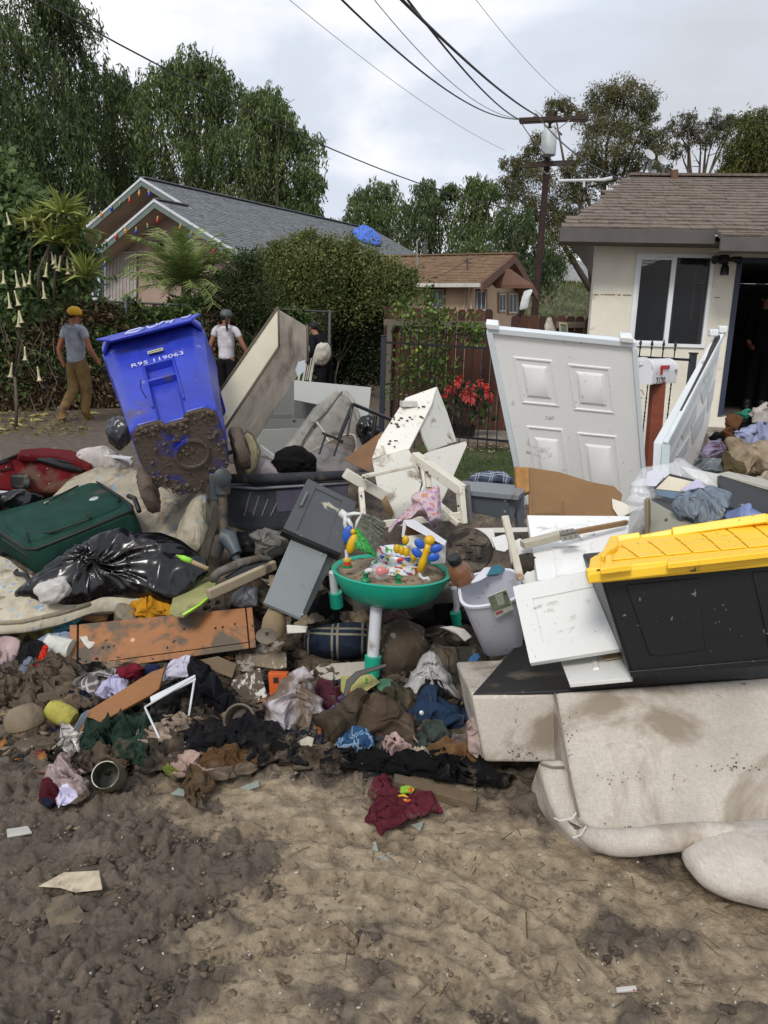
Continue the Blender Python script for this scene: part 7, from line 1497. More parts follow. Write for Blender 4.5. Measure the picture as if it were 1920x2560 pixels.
# broom head,white box,floral cloth
def broom():
 r = thing('broom_head','broom head with grey and green bristles lying on the teal table','broom',P(920,1400,3.25)); W = M('#cfd0cd',.4); b0 = P(872,1305,3.3)
 m = MB(); m.tube([P(850,1280,3.34),P(868,1294,3.33)],.018,12); m.build('socket',W,r,smooth=60)
 for q in ([(864,1290),(862,1310),(872,1340),(885,1335)],[(866,1288),(885,1284),(905,1284),(895,1302),(888,1330)],[(868,1296),(878,1312),(882,1332)]): m = MB(); m.tube([P(x,y,3.3) for x,y in q],.009,8); m.build('strut',W,r,smooth=180)
 rs = random.Random(6)
 for nm,n,f in (('grey_bristles',420,0),('green_bristles',340,1)):
  m = MB()
  for i in range(n):
   t = rs.random(); dpt = rs.uniform(-.03,.03)
   if f: a = (886+6*t,1318+18*t); b = (905+28*(1-t)+rs.uniform(-3,3),1352+42*rs.uniform(.8,1)*(t*.6+.4)); a = (884+10*t,1312+26*(1-t)); b = (938-50*(1-t)**1.2+rs.uniform(-4,4),1350+ (18+22*t)+rs.uniform(-4,4))
   else: a = (892+14*t,1284+46*(1-t)*.7); b = (962-22*(1-t)+rs.uniform(-3,4),1310+(1-t)*72+rs.uniform(-5,5))
   pa = P(*a,3.30+dpt*.5); pb = P(*b,3.26+dpt); mid = pa.lerp(pb,.5)+Vector((0,0,.006)); m.tube([pa,mid,pb],[.0022,.002,.0014],3,False)
  m.build(nm,M('#6d6f62' if not f else '#2f9a3e',.6,.5,90),r,kind='stuff')
broom()
def white_box():
 r = thing('white_carton','open white carton standing among the toys on the teal table','box',P(1060,1420,3.36)); W = M('#dcdcde',.5,.03,4); p = PL((1008,1300,3.5),(1115,1365,3.4),(1110,1408,3.38))
 prism('side',[(1010,1300),(1035,1298),(1116,1352),(1112,1362),(1018,1312)],PL((1010,1300,3.48),(1115,1355,3.36),(1035,1298,3.6)),.004,W,r,bevel=0)
 prism('side',[(1112,1354),(1116,1352),(1113,1408),(1078,1410),(1082,1372)],PF(1100,1380,3.36,-20),.004,W,r,bevel=0); prism('side',[(1008,1302),(1015,1315),(1010,1345),(1004,1342)],PF(1010,1320,3.45,20),.004,W,r,bevel=0)
 prism('inside',[(1012,1315),(1018,1310),(1082,1352),(1080,1375),(1020,1350)],PF(1040,1335,3.5,0,20),.004,M('#6b4a30',.8),r,bevel=0)
 prism('printed_card',[(1018,1340),(1060,1335),(1085,1372),(1040,1400),(1015,1375)],PF(1045,1370,3.42,0,25),.003,M('#d0cec0',.4,.1,30),None,bevel=0,label='pale instruction card leaning in front of the white carton',cat='card')
white_box()
def floral():
 sp = bpy.data.materials.new('floral_print'); sp.use_nodes = True; t = sp.node_tree; b = t.nodes['Principled BSDF']; b.inputs['Roughness'].default_value = .9; tc = t.nodes.new('ShaderNodeTexCoord'); no = t.nodes.new('ShaderNodeTexNoise'); no.inputs['Scale'].default_value = 28; no.inputs['Detail'].default_value = 2; t.links.new(tc.outputs['Object'],no.inputs[0]); rp = t.nodes.new('ShaderNodeValToRGB'); el = rp.color_ramp.elements; el[0].position = .38; el[0].color = (.36,.16,.30,1); el[1].position = .66; el[1].color = (.45,.22,.10,1)
 for a,c in ((.45,(.52,.40,.47)),(.55,(.50,.43,.42)),(.6,(.5,.2,.26))): e = el.new(a); e.color = (*c,1)
 t.links.new(no.outputs[0],rp.inputs[0]); t.links.new(rp.outputs[0],b.inputs['Base Color']); b2 = t.nodes.new('ShaderNodeBump'); b2.inputs['Strength'].default_value = .5; b2.inputs['Distance'].default_value = .02; n2 = t.nodes.new('ShaderNodeTexNoise'); n2.inputs['Scale'].default_value = 16; t.links.new(tc.outputs['Object'],n2.inputs[0]); t.links.new(n2.outputs[0],b2.inputs['Height']); t.links.new(b2.outputs[0],b.inputs['Normal'])
 drape('floral_cloth',[(1080,1218),(1098,1212),(1102,1250),(1090,1275),(1102,1300),(1085,1322),(1070,1295),(1050,1290),(1020,1300),(975,1330),(968,1322),(1000,1290),(1030,1262),(1045,1235)],PF(1060,1270,3.72,0,20),sp,bulge=.06,fold=.03,ff=9,seed=18,label='pink floral cloth hanging over the white frame beside the broom',cat='cloth')
floral()
# bathroom bin with bottle and box
def bathroom_bin():
 r = thing('plastic_waste_bin','white plastic waste bin with a printed label, filled with a bottle and carton','waste bin',P(1240,1640,3.0)); c0 = P(1256,1612,3.22); c1 = P(1208,1418,3.22); up = (c1-c0).normalized(); up = (up+Vector((0,-.38,0))).normalized(); L_ = .345; fr = frame(c0,up,(1,0,0)); W = M('#cdced6',.4,.03,4,dirt=.06,ds=6,spots=.25,dcol=(.3,.18,.1))
 def sec(z,w_,d_,k=28):
  out_ = []
  for i in range(k):
   a = 2*math.pi*i/k; ca,sa = math.cos(a),math.sin(a); out_.append(Vector((math.copysign(abs(ca)**.6,ca)*w_,math.copysign(abs(sa)**.6,sa)*d_,z)))
  return out_
 S_ = [(0,.085,.065),(.01,.09,.07),(L_*.97,.128,.105),(L_*.97,.134,.112),(L_,.134,.112),(L_,.122,.10),(.012,.084,.064)]; V = []
 for s in S_: V += [fr @ v for v in sec(*s)]
 k = 28; Fc = [(i*k+j,i*k+(j+1) % k,(i+1)*k+(j+1) % k,(i+1)*k+j) for i in range(len(S_)-1) for j in range(k)]+[tuple(range(k))[::-1],tuple((len(S_)-1)*k+j for j in range(k))]
 obj('body',V,Fc,W,r,smooth=45)
 p = PF(1262,1510,3.08,0,-20); pl = Plane(fr @ Vector((.02,-.098 if (fr.to_3x3() @ Vector((0,-1,0))).y < 0 else .098,L_*.55)),(fr.to_3x3() @ Vector((0,1,.1))))
 pl = Plane(Vector(pl.p)-Vector(pl.n)*.012,pl.n)
 prism('label',[(1218,1492),(1266,1473),(1284,1523),(1240,1545)],pl,.002,M('#cfd4c6',.5),r,bevel=0); prism('label_picture',[(1220,1492),(1264,1475),(1278,1512),(1232,1530)],pl,.002,M('#7f8c74',.5,.3,30),r,lift=.0015,bevel=0); prism('label_band',[(1238,1531),(1256,1524),(1258,1530),(1240,1537)],pl,.002,M('#b4586a',.5),r,lift=.0017,bevel=0); prism('pictured_bin',[(1237,1488),(1256,1482),(1262,1508),(1246,1514)],pl,.001,M('#b9c0b0',.5),r,lift=.003,bevel=0)
 TEXT('G',pl.at(1262,1482,.004),pl.u,pl.v,.02,M('#222222',.6),r)
 b = thing('glass_bottle','squat bottle of brown liquid with black cap in the waste bin','bottle',P(1155,1450,3.15)); bc = P(1158,1448,3.16); bu = (P(1136,1395,3.12)-P(1160,1450,3.16)).normalized(); bf = frame(bc,bu,(1,0,0)); m = MB(); m.lathe([(0,0),(.05,0),(.052,.01),(.05,.055),(.042,.075),(.026,.09),(.024,.10),(0,.10)],bf,10); m.build('glass',M('#7a5238',.12,.15,9,coat=.4),b,smooth=35); m = MB(); m.lathe([(.028,.098),(.030,.10),(.030,.125),(.026,.13),(0,.13)],bf,20); m.build('cap',M('#151515',.4),b,smooth=40)
 b = thing('small_carton','small white and teal carton inside the waste bin','box',P(1225,1450,3.2)); q = PF(1220,1430,3.16,-15,35); prism('carton_side',[(1178,1455),(1212,1418),(1240,1418),(1238,1430),(1200,1452),(1182,1458)],q,.03,M('#cfd2d8',.5),b,bevel=.002); prism('carton_front',[(1228,1418),(1243,1412),(1262,1424),(1248,1436),(1215,1440)],q,.03,M('#2c6b7c',.5,.2,20),b,lift=.01,bevel=.002)
bathroom_bin()
def round_part():
 r = thing('round_machine_part','round black muddy machine underside standing behind the waste bin','machine part',P(1180,1400,3.6)); c = P(1172,1375,3.65); ax = (Vector(CO)-c).normalized()+Vector((.1,0,.4)); fr = frame(c,ax,(1,0,0)); D = M('#231c16',.7,.3,14,dirt=.55,ds=9,dcol=(.11,.085,.06),bump=1,bs=50)
 m = MB(); m.lathe([(0,-.05),(.10,-.05),(.118,-.02),(.12,.0),(.112,.008),(.105,.002),(0,.0)],fr,36); m.build('housing',D,r,smooth=40)
 rs = random.Random(2)
 for x,y,w_,h in ((-.05,.03,.03,.02),(-.02,-.04,.05,.025),(.03,.03,.05,.015),(.05,-.02,.025,.05),(0,.0,.03,.03),(-.06,-.02,.02,.04),(.02,.06,.04,.015)): m = MB(); c_ = fr @ Vector((x,y,.006)); m.box(c_,(w_,h,.012),fr.to_3x3()); m.build('rib',D,r,bevel=.002)
 m = MB(); m.lathe([(.03,0),(.032,.012),(.02,.014),(0,.008)],fr @ Matrix.Translation((.06,.05,0)),16); m.build('motor_cap',D,r,smooth=40)
round_part()
# ---------------- the pile: soft things,left part and foreground ----------------
def E(cx,cy,rx,ry,rot=0,n=20,rag=.12,seed=0):
 rs = random.Random(seed+int(cx)); c,s = math.cos(R_(rot)),math.sin(R_(rot)); o = []
 for i in range(n):
  a = 2*math.pi*i/n; k = 1+rs.uniform(-rag,rag); x,y = rx*math.cos(a)*k,ry*math.sin(a)*k; o.append((cx+x*c-y*s,cy+x*s+y*c))
 return o
def printmat(base,cols,scale,dirt=.3):
 key = ('pr',base,tuple(cols),scale,dirt)
 if key in _mc: return _mc[key]
 m = cloth(base,dirt=dirt,ds=4); m = m.copy(); _mc[key] = m; t = m.node_tree; p = [n for n in t.nodes if n.type == 'BSDF_PRINCIPLED'][0]; src = p.inputs['Base Color'].links[0].from_socket
 vo = t.nodes.new('ShaderNodeTexVoronoi'); vo.inputs['Scale'].default_value = scale; tc = t.nodes.new('ShaderNodeTexCoord'); t.links.new(tc.outputs['Object'],vo.inputs[0])
 no = t.nodes.new('ShaderNodeTexNoise'); no.inputs['Scale'].default_value = scale*.35; t.links.new(tc.outputs['Object'],no.inputs[0])
 ad = t.nodes.new('ShaderNodeMath'); ad.operation = 'MULTIPLY_ADD'; t.links.new(no.outputs[0],ad.inputs[0]); ad.inputs[1].default_value = -1.1; t.links.new(vo.outputs['Distance'],ad.inputs[2])
 lt = t.nodes.new('ShaderNodeMath'); lt.operation = 'LESS_THAN'; lt.inputs[1].default_value = -.36; t.links.new(ad.outputs[0],lt.inputs[0])
 rp = t.nodes.new('ShaderNodeValToRGB'); rp.color_ramp.interpolation = 'CONSTANT'; el = rp.color_ramp.elements; el[0].color = (*srgb(cols[0]),1); el[1].position = .5; el[1].color = (*srgb(cols[-1]),1); sc = t.nodes.new('ShaderNodeSeparateColor'); t.links.new(vo.outputs['Color'],sc.inputs[0]); t.links.new(sc.outputs[0],rp.inputs[0])
 mx = t.nodes.new('ShaderNodeMix'); mx.data_type = 'RGBA'; t.links.new(lt.outputs[0],mx.inputs[0]); t.links.new(src,mx.inputs[6]); t.links.new(rp.outputs[0],mx.inputs[7]); t.links.new(mx.outputs[2],p.inputs['Base Color']); return m
def plaid(base,line,scale=7,dirt=.25):
 key = ('pl',base,line,scale)
 if key in _mc: return _mc[key]
 m = cloth(base,dirt=dirt,ds=4).copy(); _mc[key] = m; t = m.node_tree; p = [n for n in t.nodes if n.type == 'BSDF_PRINCIPLED'][0]; src = p.inputs['Base Color'].links[0].from_socket
 tc = t.nodes.new('ShaderNodeTexCoord'); sp = t.nodes.new('ShaderNodeSeparateXYZ'); t.links.new(tc.outputs['UV'],sp.inputs[0]); outs = []
 for i in (0,1):
  a = t.nodes.new('ShaderNodeMath'); a.operation = 'MULTIPLY'; a.inputs[1].default_value = scale; t.links.new(sp.outputs[i],a.inputs[0]); f = t.nodes.new('ShaderNodeMath'); f.operation = 'FRACT'; t.links.new(a.outputs[0],f.inputs[0])
  for lo in (.42,.60):
   c = t.nodes.new('ShaderNodeMath'); c.operation = 'COMPARE'; c.inputs[1].default_value = lo; c.inputs[2].default_value = .035; t.links.new(f.outputs[0],c.inputs[0]); outs.append(c.outputs[0])
 cur = outs[0]
 for o in outs[1:]: x = t.nodes.new('ShaderNodeMath'); x.operation = 'MAXIMUM'; t.links.new(cur,x.inputs[0]); t.links.new(o,x.inputs[1]); cur = x.outputs[0]
 x = t.nodes.new('ShaderNodeMath'); x.operation = 'MULTIPLY'; x.inputs[1].default_value = .75; t.links.new(cur,x.inputs[0])
 mx = t.nodes.new('ShaderNodeMix'); mx.data_type = 'RGBA'; t.links.new(x.outputs[0],mx.inputs[0]); t.links.new(src,mx.inputs[6]); mx.inputs[7].default_value = (*srgb(line),1); t.links.new(mx.outputs[2],p.inputs['Base Color']); return m
# --- mattresses under the left pile
MT = printmat('#a89f8c',['#7e93a8','#8a9a94'],21,.34)
mp1 = PL((240,1180,4.75),(540,1215,4.45),(330,1420,3.95))
prism('floral_mattress',[(170,1190),(240,1160),(330,1160),(430,1225),(520,1195),(530,1230),(505,1300),(485,1375),(440,1400),(250,1480),(60,1480),(60,1300)],mp1,.22,MT,None,bevel=.05,seg=4,label='faded floral mattress under the blue bin and the green suitcase',cat='mattress')
drape('mattress_fold',[(430,1370),(450,1300),(500,1215),(525,1195),(530,1240),(515,1330),(490,1385),(460,1380)],PL((430,1370,4.0),(525,1195,4.3),(500,1380,4.0)),MT,None,bulge=.07,fold=.02,ff=9,an=.2,ang=1.2,seed=20,label='turned up floral mattress corner beside the playpen leg',cat='mattress')
mp2 = PL((0,1400,3.95),(380,1490,3.7),(0,1560,3.5))
m2 = thing('quilted_mattress','quilted off white mattress showing below the suitcases and the black bag','mattress',mp2.at(150,1560,-.1))
drape('quilted_top',[(-120,1360),(0,1385),(70,1440),(110,1500),(380,1470),(430,1490),(390,1515),(300,1525),(230,1530),(150,1560),(60,1580),(-120,1590)],mp2,printmat('#b5ac98',['#8298b0','#95a5ab'],22,.25),m2,bulge=.05,fold=.01,ff=9,seed=21,back=1.5,pw=4,n=110,m=30)
for q in ([(-60,1535),(60,1543),(140,1525),(240,1500),(330,1488)],[(-60,1500),(60,1515),(120,1508)],[(-60,1575),(60,1568),(150,1548),(230,1522)]): m = MB(); m.tube([mp2.at(x,y,.035) for x,y in q],.012,8); m.build('piping',cloth('#8c8270',dirt=.3),m2,smooth=180)
# --- red suitcase
def red_case():
 r = thing('red_suitcase','dark red soft suitcase lying on its side above the green one, wheel showing','suitcase',P(100,1235,4.9)); RD = cloth('#5f1015',dirt=.14,ds=5,wr=.25,rough=.8); RD2 = cloth('#64161a',dirt=.35,ds=5,wr=.25,dcol=(.12,.07,.05)); BK = M('#151515',.5,.2,9,dirt=.3)
 p = PL((60,1135,4.72),(225,1168,4.85),(60,1230,4.62)); prism('front_side',[(-80,1180),(50,1134),(150,1146),(226,1168),(222,1222),(165,1234),(-80,1222)],p,.42,RD2,r,bevel=.025,seg=3)
 t = PL((60,1132,4.70),(226,1162,4.83),(60,1118,5.1)); prism('lid_panel',[(44,1138),(48,1126),(110,1121),(180,1128),(232,1150),(230,1168),(150,1146)],PL((50,1134,4.68),(226,1164,4.81),(120,1122,4.95)),.05,RD,r,bevel=.015,lift=.01)
 m = MB(); m.tube([p.at(x,y,.012) for x,y in ((48,1137),(120,1147),(190,1162),(226,1172))],.009,6); m.tube([p.at(x,y,.012) for x,y in ((-60,1180),(48,1137))],.009,6); m.build('zipper',BK,r,smooth=180,kind='stuff')
 m = MB(); m.tube([p.at(x,y,.02) for x,y in ((88,1148),(120,1156),(150,1166),(180,1172),(205,1178))],[.014,.022,.02,.022,.014],8); m.build('carry_handle',BK,r,smooth=60)
 m = MB(); m.box(p.at(52,1205,.02),(.11,.05,.09)); m.build('wheel_housing',BK,r,bevel=.015); m = MB(); m.lathe([(0,-.015),(.03,-.015),(.03,.015),(0,.015)],frame(p.at(66,1214,.055),p.u,(0,0,1)),16); m.build('wheel',M('#3a3c3e',.5),r,smooth=50)
 for a,b in ((118,1172),(16,1168),(123,1210),(160,1218),(188,1192),(98,1190)): m = MB(); m.ell(p.at(a,b,.002),(.005,)*3,None,8,5); m.build('rivet',M('#b9a8a2',.4,metal=.5),r)
 m = MB(); m.tube([p.at(0,1160,.01),p.at(22,1152,.014),p.at(30,1172,.014),p.at(0,1178,.01)],.005,5); m.build('side_strap',BK,r)
 m = MB(); m.tube([P(-40,1228,4.55),P(30,1232,4.5),P(60,1238,4.5)],.010,6); m.build('white_rail',M('#b8bac0',.4),None,label='thin white plastic strip lying under the red suitcase',cat='rail',smooth=180)
red_case()
drape('black_bag',[(-40,1240),(40,1232),(110,1238),(100,1262),(60,1275),(-40,1290)],PF(40,1260,4.4,0,30),BAGM,bulge=.07,fold=.03,ff=9,seed=22,label='shiny black plastic bag squeezed between the red and green suitcases',cat='bin bag')
def green_case():
 r = thing('green_suitcase','dark green fabric suitcase with round badge lying flat on the mattress','suitcase',P(150,1440,4.0)); GC = cloth('#1c3d33',dirt=.10,ds=4,wr=.25,wrs=5,rough=.85,bump=.3); BK = M('#0f1212',.6,.2,9,dirt=.2)
 t = PL((0,1290,4.25),(235,1200,4.5),(80,1372,3.78)); prism('body',[(-60,1290),(110,1245),(225,1202),(245,1203),(300,1238),(330,1262),(328,1274),(90,1370),(60,1370),(0,1330),(-60,1300)],t,.19,GC,r,bevel=.03,seg=4)
 rim = [(0,1325),(62,1368),(90,1368),(328,1272),(328,1262),(298,1238),(244,1204)]
 m = MB(); m.tube([t.at(x,y,-.012) for x,y in rim],.010,6); m.tube([t.at(x,y,-.05) for x,y in [(-2,1328)]+[(x-4,y) for x,y in rim[1:]]],.008,6); m.build('piping',BK,r,smooth=180,kind='stuff')
 drape('lid_panel',[(5,1295),(110,1253),(225,1210),(245,1210),(310,1255),(305,1268),(95,1355),(70,1355),(20,1325)],t,GC,r,bulge=.02,fold=.006,ff=4,seed=23,back=.1,pw=5,n=70,m=18)
 for q in ([(75,1365),(70,1340),(130,1340),(220,1310),(232,1305)],[(122,1262),(150,1285),(188,1302)],[(158,1248),(180,1268),(228,1302)],[(120,1262),(200,1222)],[(245,1212),(300,1250),(298,1262)]): m = MB(); m.tube([t.at(x,y,.022) for x,y in q],.005,6); m.build('zipper',BK,r,smooth=180)
 m = MB(); m.lathe([(.027,0),(.027,.005),(.022,.008),(0,.007)],frame(t.at(238,1256,.018),-Vector(t.n),(1,0,0)),22); m.build('badge',M('#b9bdb6',.3,.1,60,metal=.5),r,smooth=50)
 m = MB(); m.box(t.at(121,1266,.028),(.012,.05,.006)); m.build('zip_pull',M('#b5b3a8',.35,metal=.6),r,bevel=.001)
 m = MB(); m.tube([t.at(20,1372,-.13),t.at(18,1392,-.1),t.at(50,1405,-.08),t.at(56,1430,-.12)],.012,8); m.build('buckle_strap',BK,r,smooth=180)
 m = MB(); m.tube([t.at(322,1240,.0),t.at(338,1250,.01),t.at(345,1270,-.02)],.014,8); m.build('end_handle',BK,r,smooth=180)
green_case()
WM_ = cloth('#b9afa8',dirt=.35,wr=.6,wrs=6)
drape('muddy_duvet',[(180,1150),(200,1128),(270,1122),(335,1150),(330,1175),(290,1192),(240,1198),(215,1180)],PF(260,1160,4.95,0,30),printmat('#b8b0aa',['#6a4a3c','#7a5648'],7,.3),None,bulge=.10,fold=.03,ff=5,seed=24,label='off white duvet with brown stains between the red suitcase and the bin',cat='bedding')
m = MB(); m.bar(P(196,1132,4.9),P(330,1146,4.85),.04,.015); m.build('white_board_strip',M('#c8cccf',.4),None,label='thin white board lying across the stained duvet',cat='board',bevel=.002)
# --- black garbage bag
bp_ = PF(280,1430,3.72,0,38)
gb = thing('garbage_bag','big black knotted garbage bag lying on the quilted mattress','bin bag',P(280,1525,3.72))
drape('bag',[(48,1482),(90,1440),(135,1400),(185,1368),(240,1340),(300,1330),(400,1330),(450,1348),(490,1378),(512,1405),(516,1440),(470,1475),(420,1500),(340,1502),(260,1508),(180,1520),(140,1528),(100,1518),(52,1495)],bp_,BAGM,gb,bulge=.15,fold=.03,ff=5,seed=25,n=150,m=56,radial=(240,1415),back=.8)
kn = np.array(bp_.at(240,1412,.17)); m = MB()
for i in range(7):
 a = i*.9; m.tube([kn,kn+np.array([math.cos(a)*.035,-.03,math.sin(a)*.03]),kn+np.array([math.cos(a+.4)*.07,-.02,math.sin(a+.4)*.055])],[.016,.012,.003],6)
m.ell(kn,(.028,.026,.022),None,12,8); m.build('knot',BAGM,gb,smooth=180)
lump('white_tub',132,1478,3.52,78,52,M('#b9b4ae',.4,.15,6,dirt=.15),seed=26,fold=.004,rot=20,dep=.1,boxy=.5,label='pale plastic tub showing through the torn end of the garbage bag',cat='tub')
m = MB(); m.tube([P(440,1388,3.55),P(462,1397,3.54),P(520,1422,3.5)],[.004,.013,.011],8); m.build('trowel_handle_stick',M('#a89270',.7,.2,9,wood=.2),None,smooth=180,label='short wooden stick with a lime green tip lying on the garbage bag',cat='stick')
m = MB(); m.tube([P(442,1388,3.54),P(458,1395,3.53),P(478,1403,3.52)],[.003,.0145,.0142],8); m.build('stick_tip',M('#8fd03a',.5),bpy.data.objects['trowel_handle_stick'],smooth=180)
pp = PL((425,1530,3.45),(535,1450,3.75),(500,1515,3.45)); prism('lime_plate',[(423,1532),(432,1492),(470,1462),(508,1441),(530,1444),(537,1462),(528,1488),(500,1512),(458,1539),(440,1540)],pp,.012,M('#9c9a68',.5,.2,6,dirt=.25),None,bevel=.003,label='muddy lime rimmed oval dish tilted beside the garbage bag',cat='dish')
m = MB(); m.tube([pp.at(x,y,.003) for x,y in ((458,1539),(500,1513),(528,1489),(537,1463),(531,1445))],.006,8); m.build('rim',M('#a8e03c',.4),bpy.data.objects['lime_plate'],smooth=180)
def beam_frame():
 r = thing('upholstered_frame','beige wooden bar with grey curved mirror frame beside the lime dish','frame',P(600,1490,3.5)); m = MB(); m.bar(P(520,1487,3.42),P(688,1412,3.7),.03,.05); m.build('bar',M('#a3957c',.7,.15,5,dirt=.25),r,bevel=.006); m = MB(); m.tube([P(530,1450,3.6),P(545,1432,3.65),P(600,1408,3.72),P(650,1395,3.8),P(680,1400,3.82)],[.02,.022,.025,.02,.012],8); m.build('curved_edge',cloth('#6d6a64',dirt=.3),r,smooth=180)
 prism('mirror',[(560,1440),(600,1415),(665,1402),(650,1420),(580,1448)],PF(610,1425,3.68,0,50),.01,M('#1a1b1c',.15),r,lift=-.01)
beam_frame()
# --- brown wood drawer front
def wood_front():
 W = M('#9b622e',.55,.12,3,wood=.2,dirt=.45,ds=7); pl = PL((175,1562,3.50),(632,1519,3.57),(172,1682,3.33)); r = thing('wooden_drawer_front','orange brown wooden drawer front with grooves lying muddy across the left of the pile','drawer front',pl.at(400,1670,-.02)); q = QP(pl,(174,1563),(630,1518),(640,1618),(172,1684)); G_ = .006
 gx0,gx1,gy = .045,.965,.86
 for a in ((0,gx0-.006,0,1),(gx0+.006,gx1-.004,0,gy-.012),(gx0+.006,gx1-.004,gy+.006,1),(gx1+.004,1,0,1)): m = MB(); q.slab(m,*a,-.012,0); m.build('panel',W,r,bevel=.001)
 m = MB(); q.slab(m,0.002,.998,.01,.99,-.024,-.0125); m.build('backing',M('#2a1a10',.8),r)
 for a,b in ((.18,.56),(.21,.56),(.79,.42),(.83,.42),(.62,.36)): m = MB(); m.lathe([(.006,0),(.006,.001),(0,.001)],frame(q.pt(a,b,.0),q.n,(1,0,0)),10); m.build('screw_hole',M('#1c120b',.9),r)
 m = MB(); m.lathe([(.011,0),(.011,.001),(0,.001)],frame(q.pt(.34,.47,.0),q.n,(1,0,0)),14); m.build('round_sticker',M('#cf9a78',.6),r)
 prism('torn_label',[(199,1593),(218,1590),(222,1603),(238,1606),(232,1617),(222,1623),(212,1612)],pl,.001,M('#bdb8b0',.6,.15,30),r,lift=.003,bevel=0)
 rs = random.Random(3); m = MB()
 for i in range(34):
  a,b = rs.random(),rs.random();
  if vn(np.array([a*9]),np.array([b*3]),s=2)[0] < .1: continue
  m.ell(q.pt(a,b,.002),(rs.uniform(.004,.014),rs.uniform(.004,.01),rs.uniform(.002,.005)),Matrix.Rotation(rs.uniform(0,3),3,'Y'),6,4)
 m.build('mud_clods',M(MUD,.9,.3,20),None,kind='stuff')
wood_front()
# --- vases,lids,pots: lathe things
def pot(name,label,px,py,Y,prof,mat,tilt=(0,0),cat='pot',n=22,**k):
 c = P(px,py,Y); z = Vector((math.sin(R_(tilt[0])),-math.sin(R_(tilt[1])),math.cos(R_(tilt[0]))*math.cos(R_(tilt[1])))); m = MB(); m.lathe(prof,frame(c,z,(1,0,0)),n); return m.build(name,mat,None,smooth=50,label=label,cat=cat,**k)
CL = M('#8f7c60',.8,.15,8,dirt=.25,bump=.3)
pot('beige_vase','muddy beige rounded vase under the tilted grey cabinet',682,1588,3.36,[(0,0),(.05,0),(.058,.03),(.055,.08),(.038,.13),(.03,.14),(0,.135)],CL,(8,5),'vase')
pot('candle_lid','round metal pot lid with a knob right of the wooden drawer front',666,1592,3.2,[(0,-.002),(.045,0),(.048,.006),(.03,.012),(.008,.016),(.006,.035),(.008,.04),(0,.042)],M('#6d6356',.5,.2,8,dirt=.4,metal=.3),(6,25),'lid')
pot('mud_covered_pot','clay pot lying upside down and coated in mud at the far left',70,1835,2.78,[(0,.0),(.05,0),(.062,.02),(.064,.035),(.075,.04),(.078,.055),(.072,.085),(.05,.11),(0,.12)],M('#7f705a',.8,.2,8,dirt=.35,bump=.5,bs=40),(-12,-5))
pot('grey_planter','ribbed grey planter half buried above the wooden drawer front',312,1558,3.62,[(0,0),(.055,0),(.06,.03),(.062,.035),(.066,.07),(.07,.075),(.07,.09),(.05,.10),(0,.1)],cloth('#857a68',dirt=.3),(25,20),'planter')
gj = M('#5a6149',.25,.25,7,dirt=.5,ds=9,spec=.4,alpha=.85)
pot('glass_jar','greenish clear glass jar lying open end forward in the mud',285,1950,2.44,[(0,-.0),(.045,0),(.05,.01),(.05,.10),(.046,.115),(.046,.13),(.043,.13),(.043,.115),(.046,.1),(.046,.012),(0,.006)],gj,(4,50),'jar',28)
pot('broken_ceramic_pot','round dark ceramic pot tipped open towards the street among the rags',613,1800,2.84,[(0,0),(.04,0),(.058,.03),(.062,.07),(.066,.08),(.058,.082),(.052,.07),(.045,.03),(0,.02)],M('#4f453a',.5,.2,8,dirt=.5,ds=9),(-8,62),'pot',26)
# yellow tin,lying
pot('yellow_tin','yellow patterned tin can with red smudges lying beside the clay pot',186,1800,2.82,[(0,0),(.030,0),(.040,.012),(.044,.05),(.044,.09),(.036,.118),(.034,.12),(0,.118)],printmat('#a8a04e',['#a8563e','#c0b58a'],24,.35),(-72,-12),'tin')
pot('wire_bucket','white roll of grid mesh lying left of the wooden drawer front',178,1625,3.4,[(0,0),(.05,0),(.05,.12),(0,.12)],plaid('#c9cac0','#4d6b5d',40,.1),(-80,-5),'mesh roll')
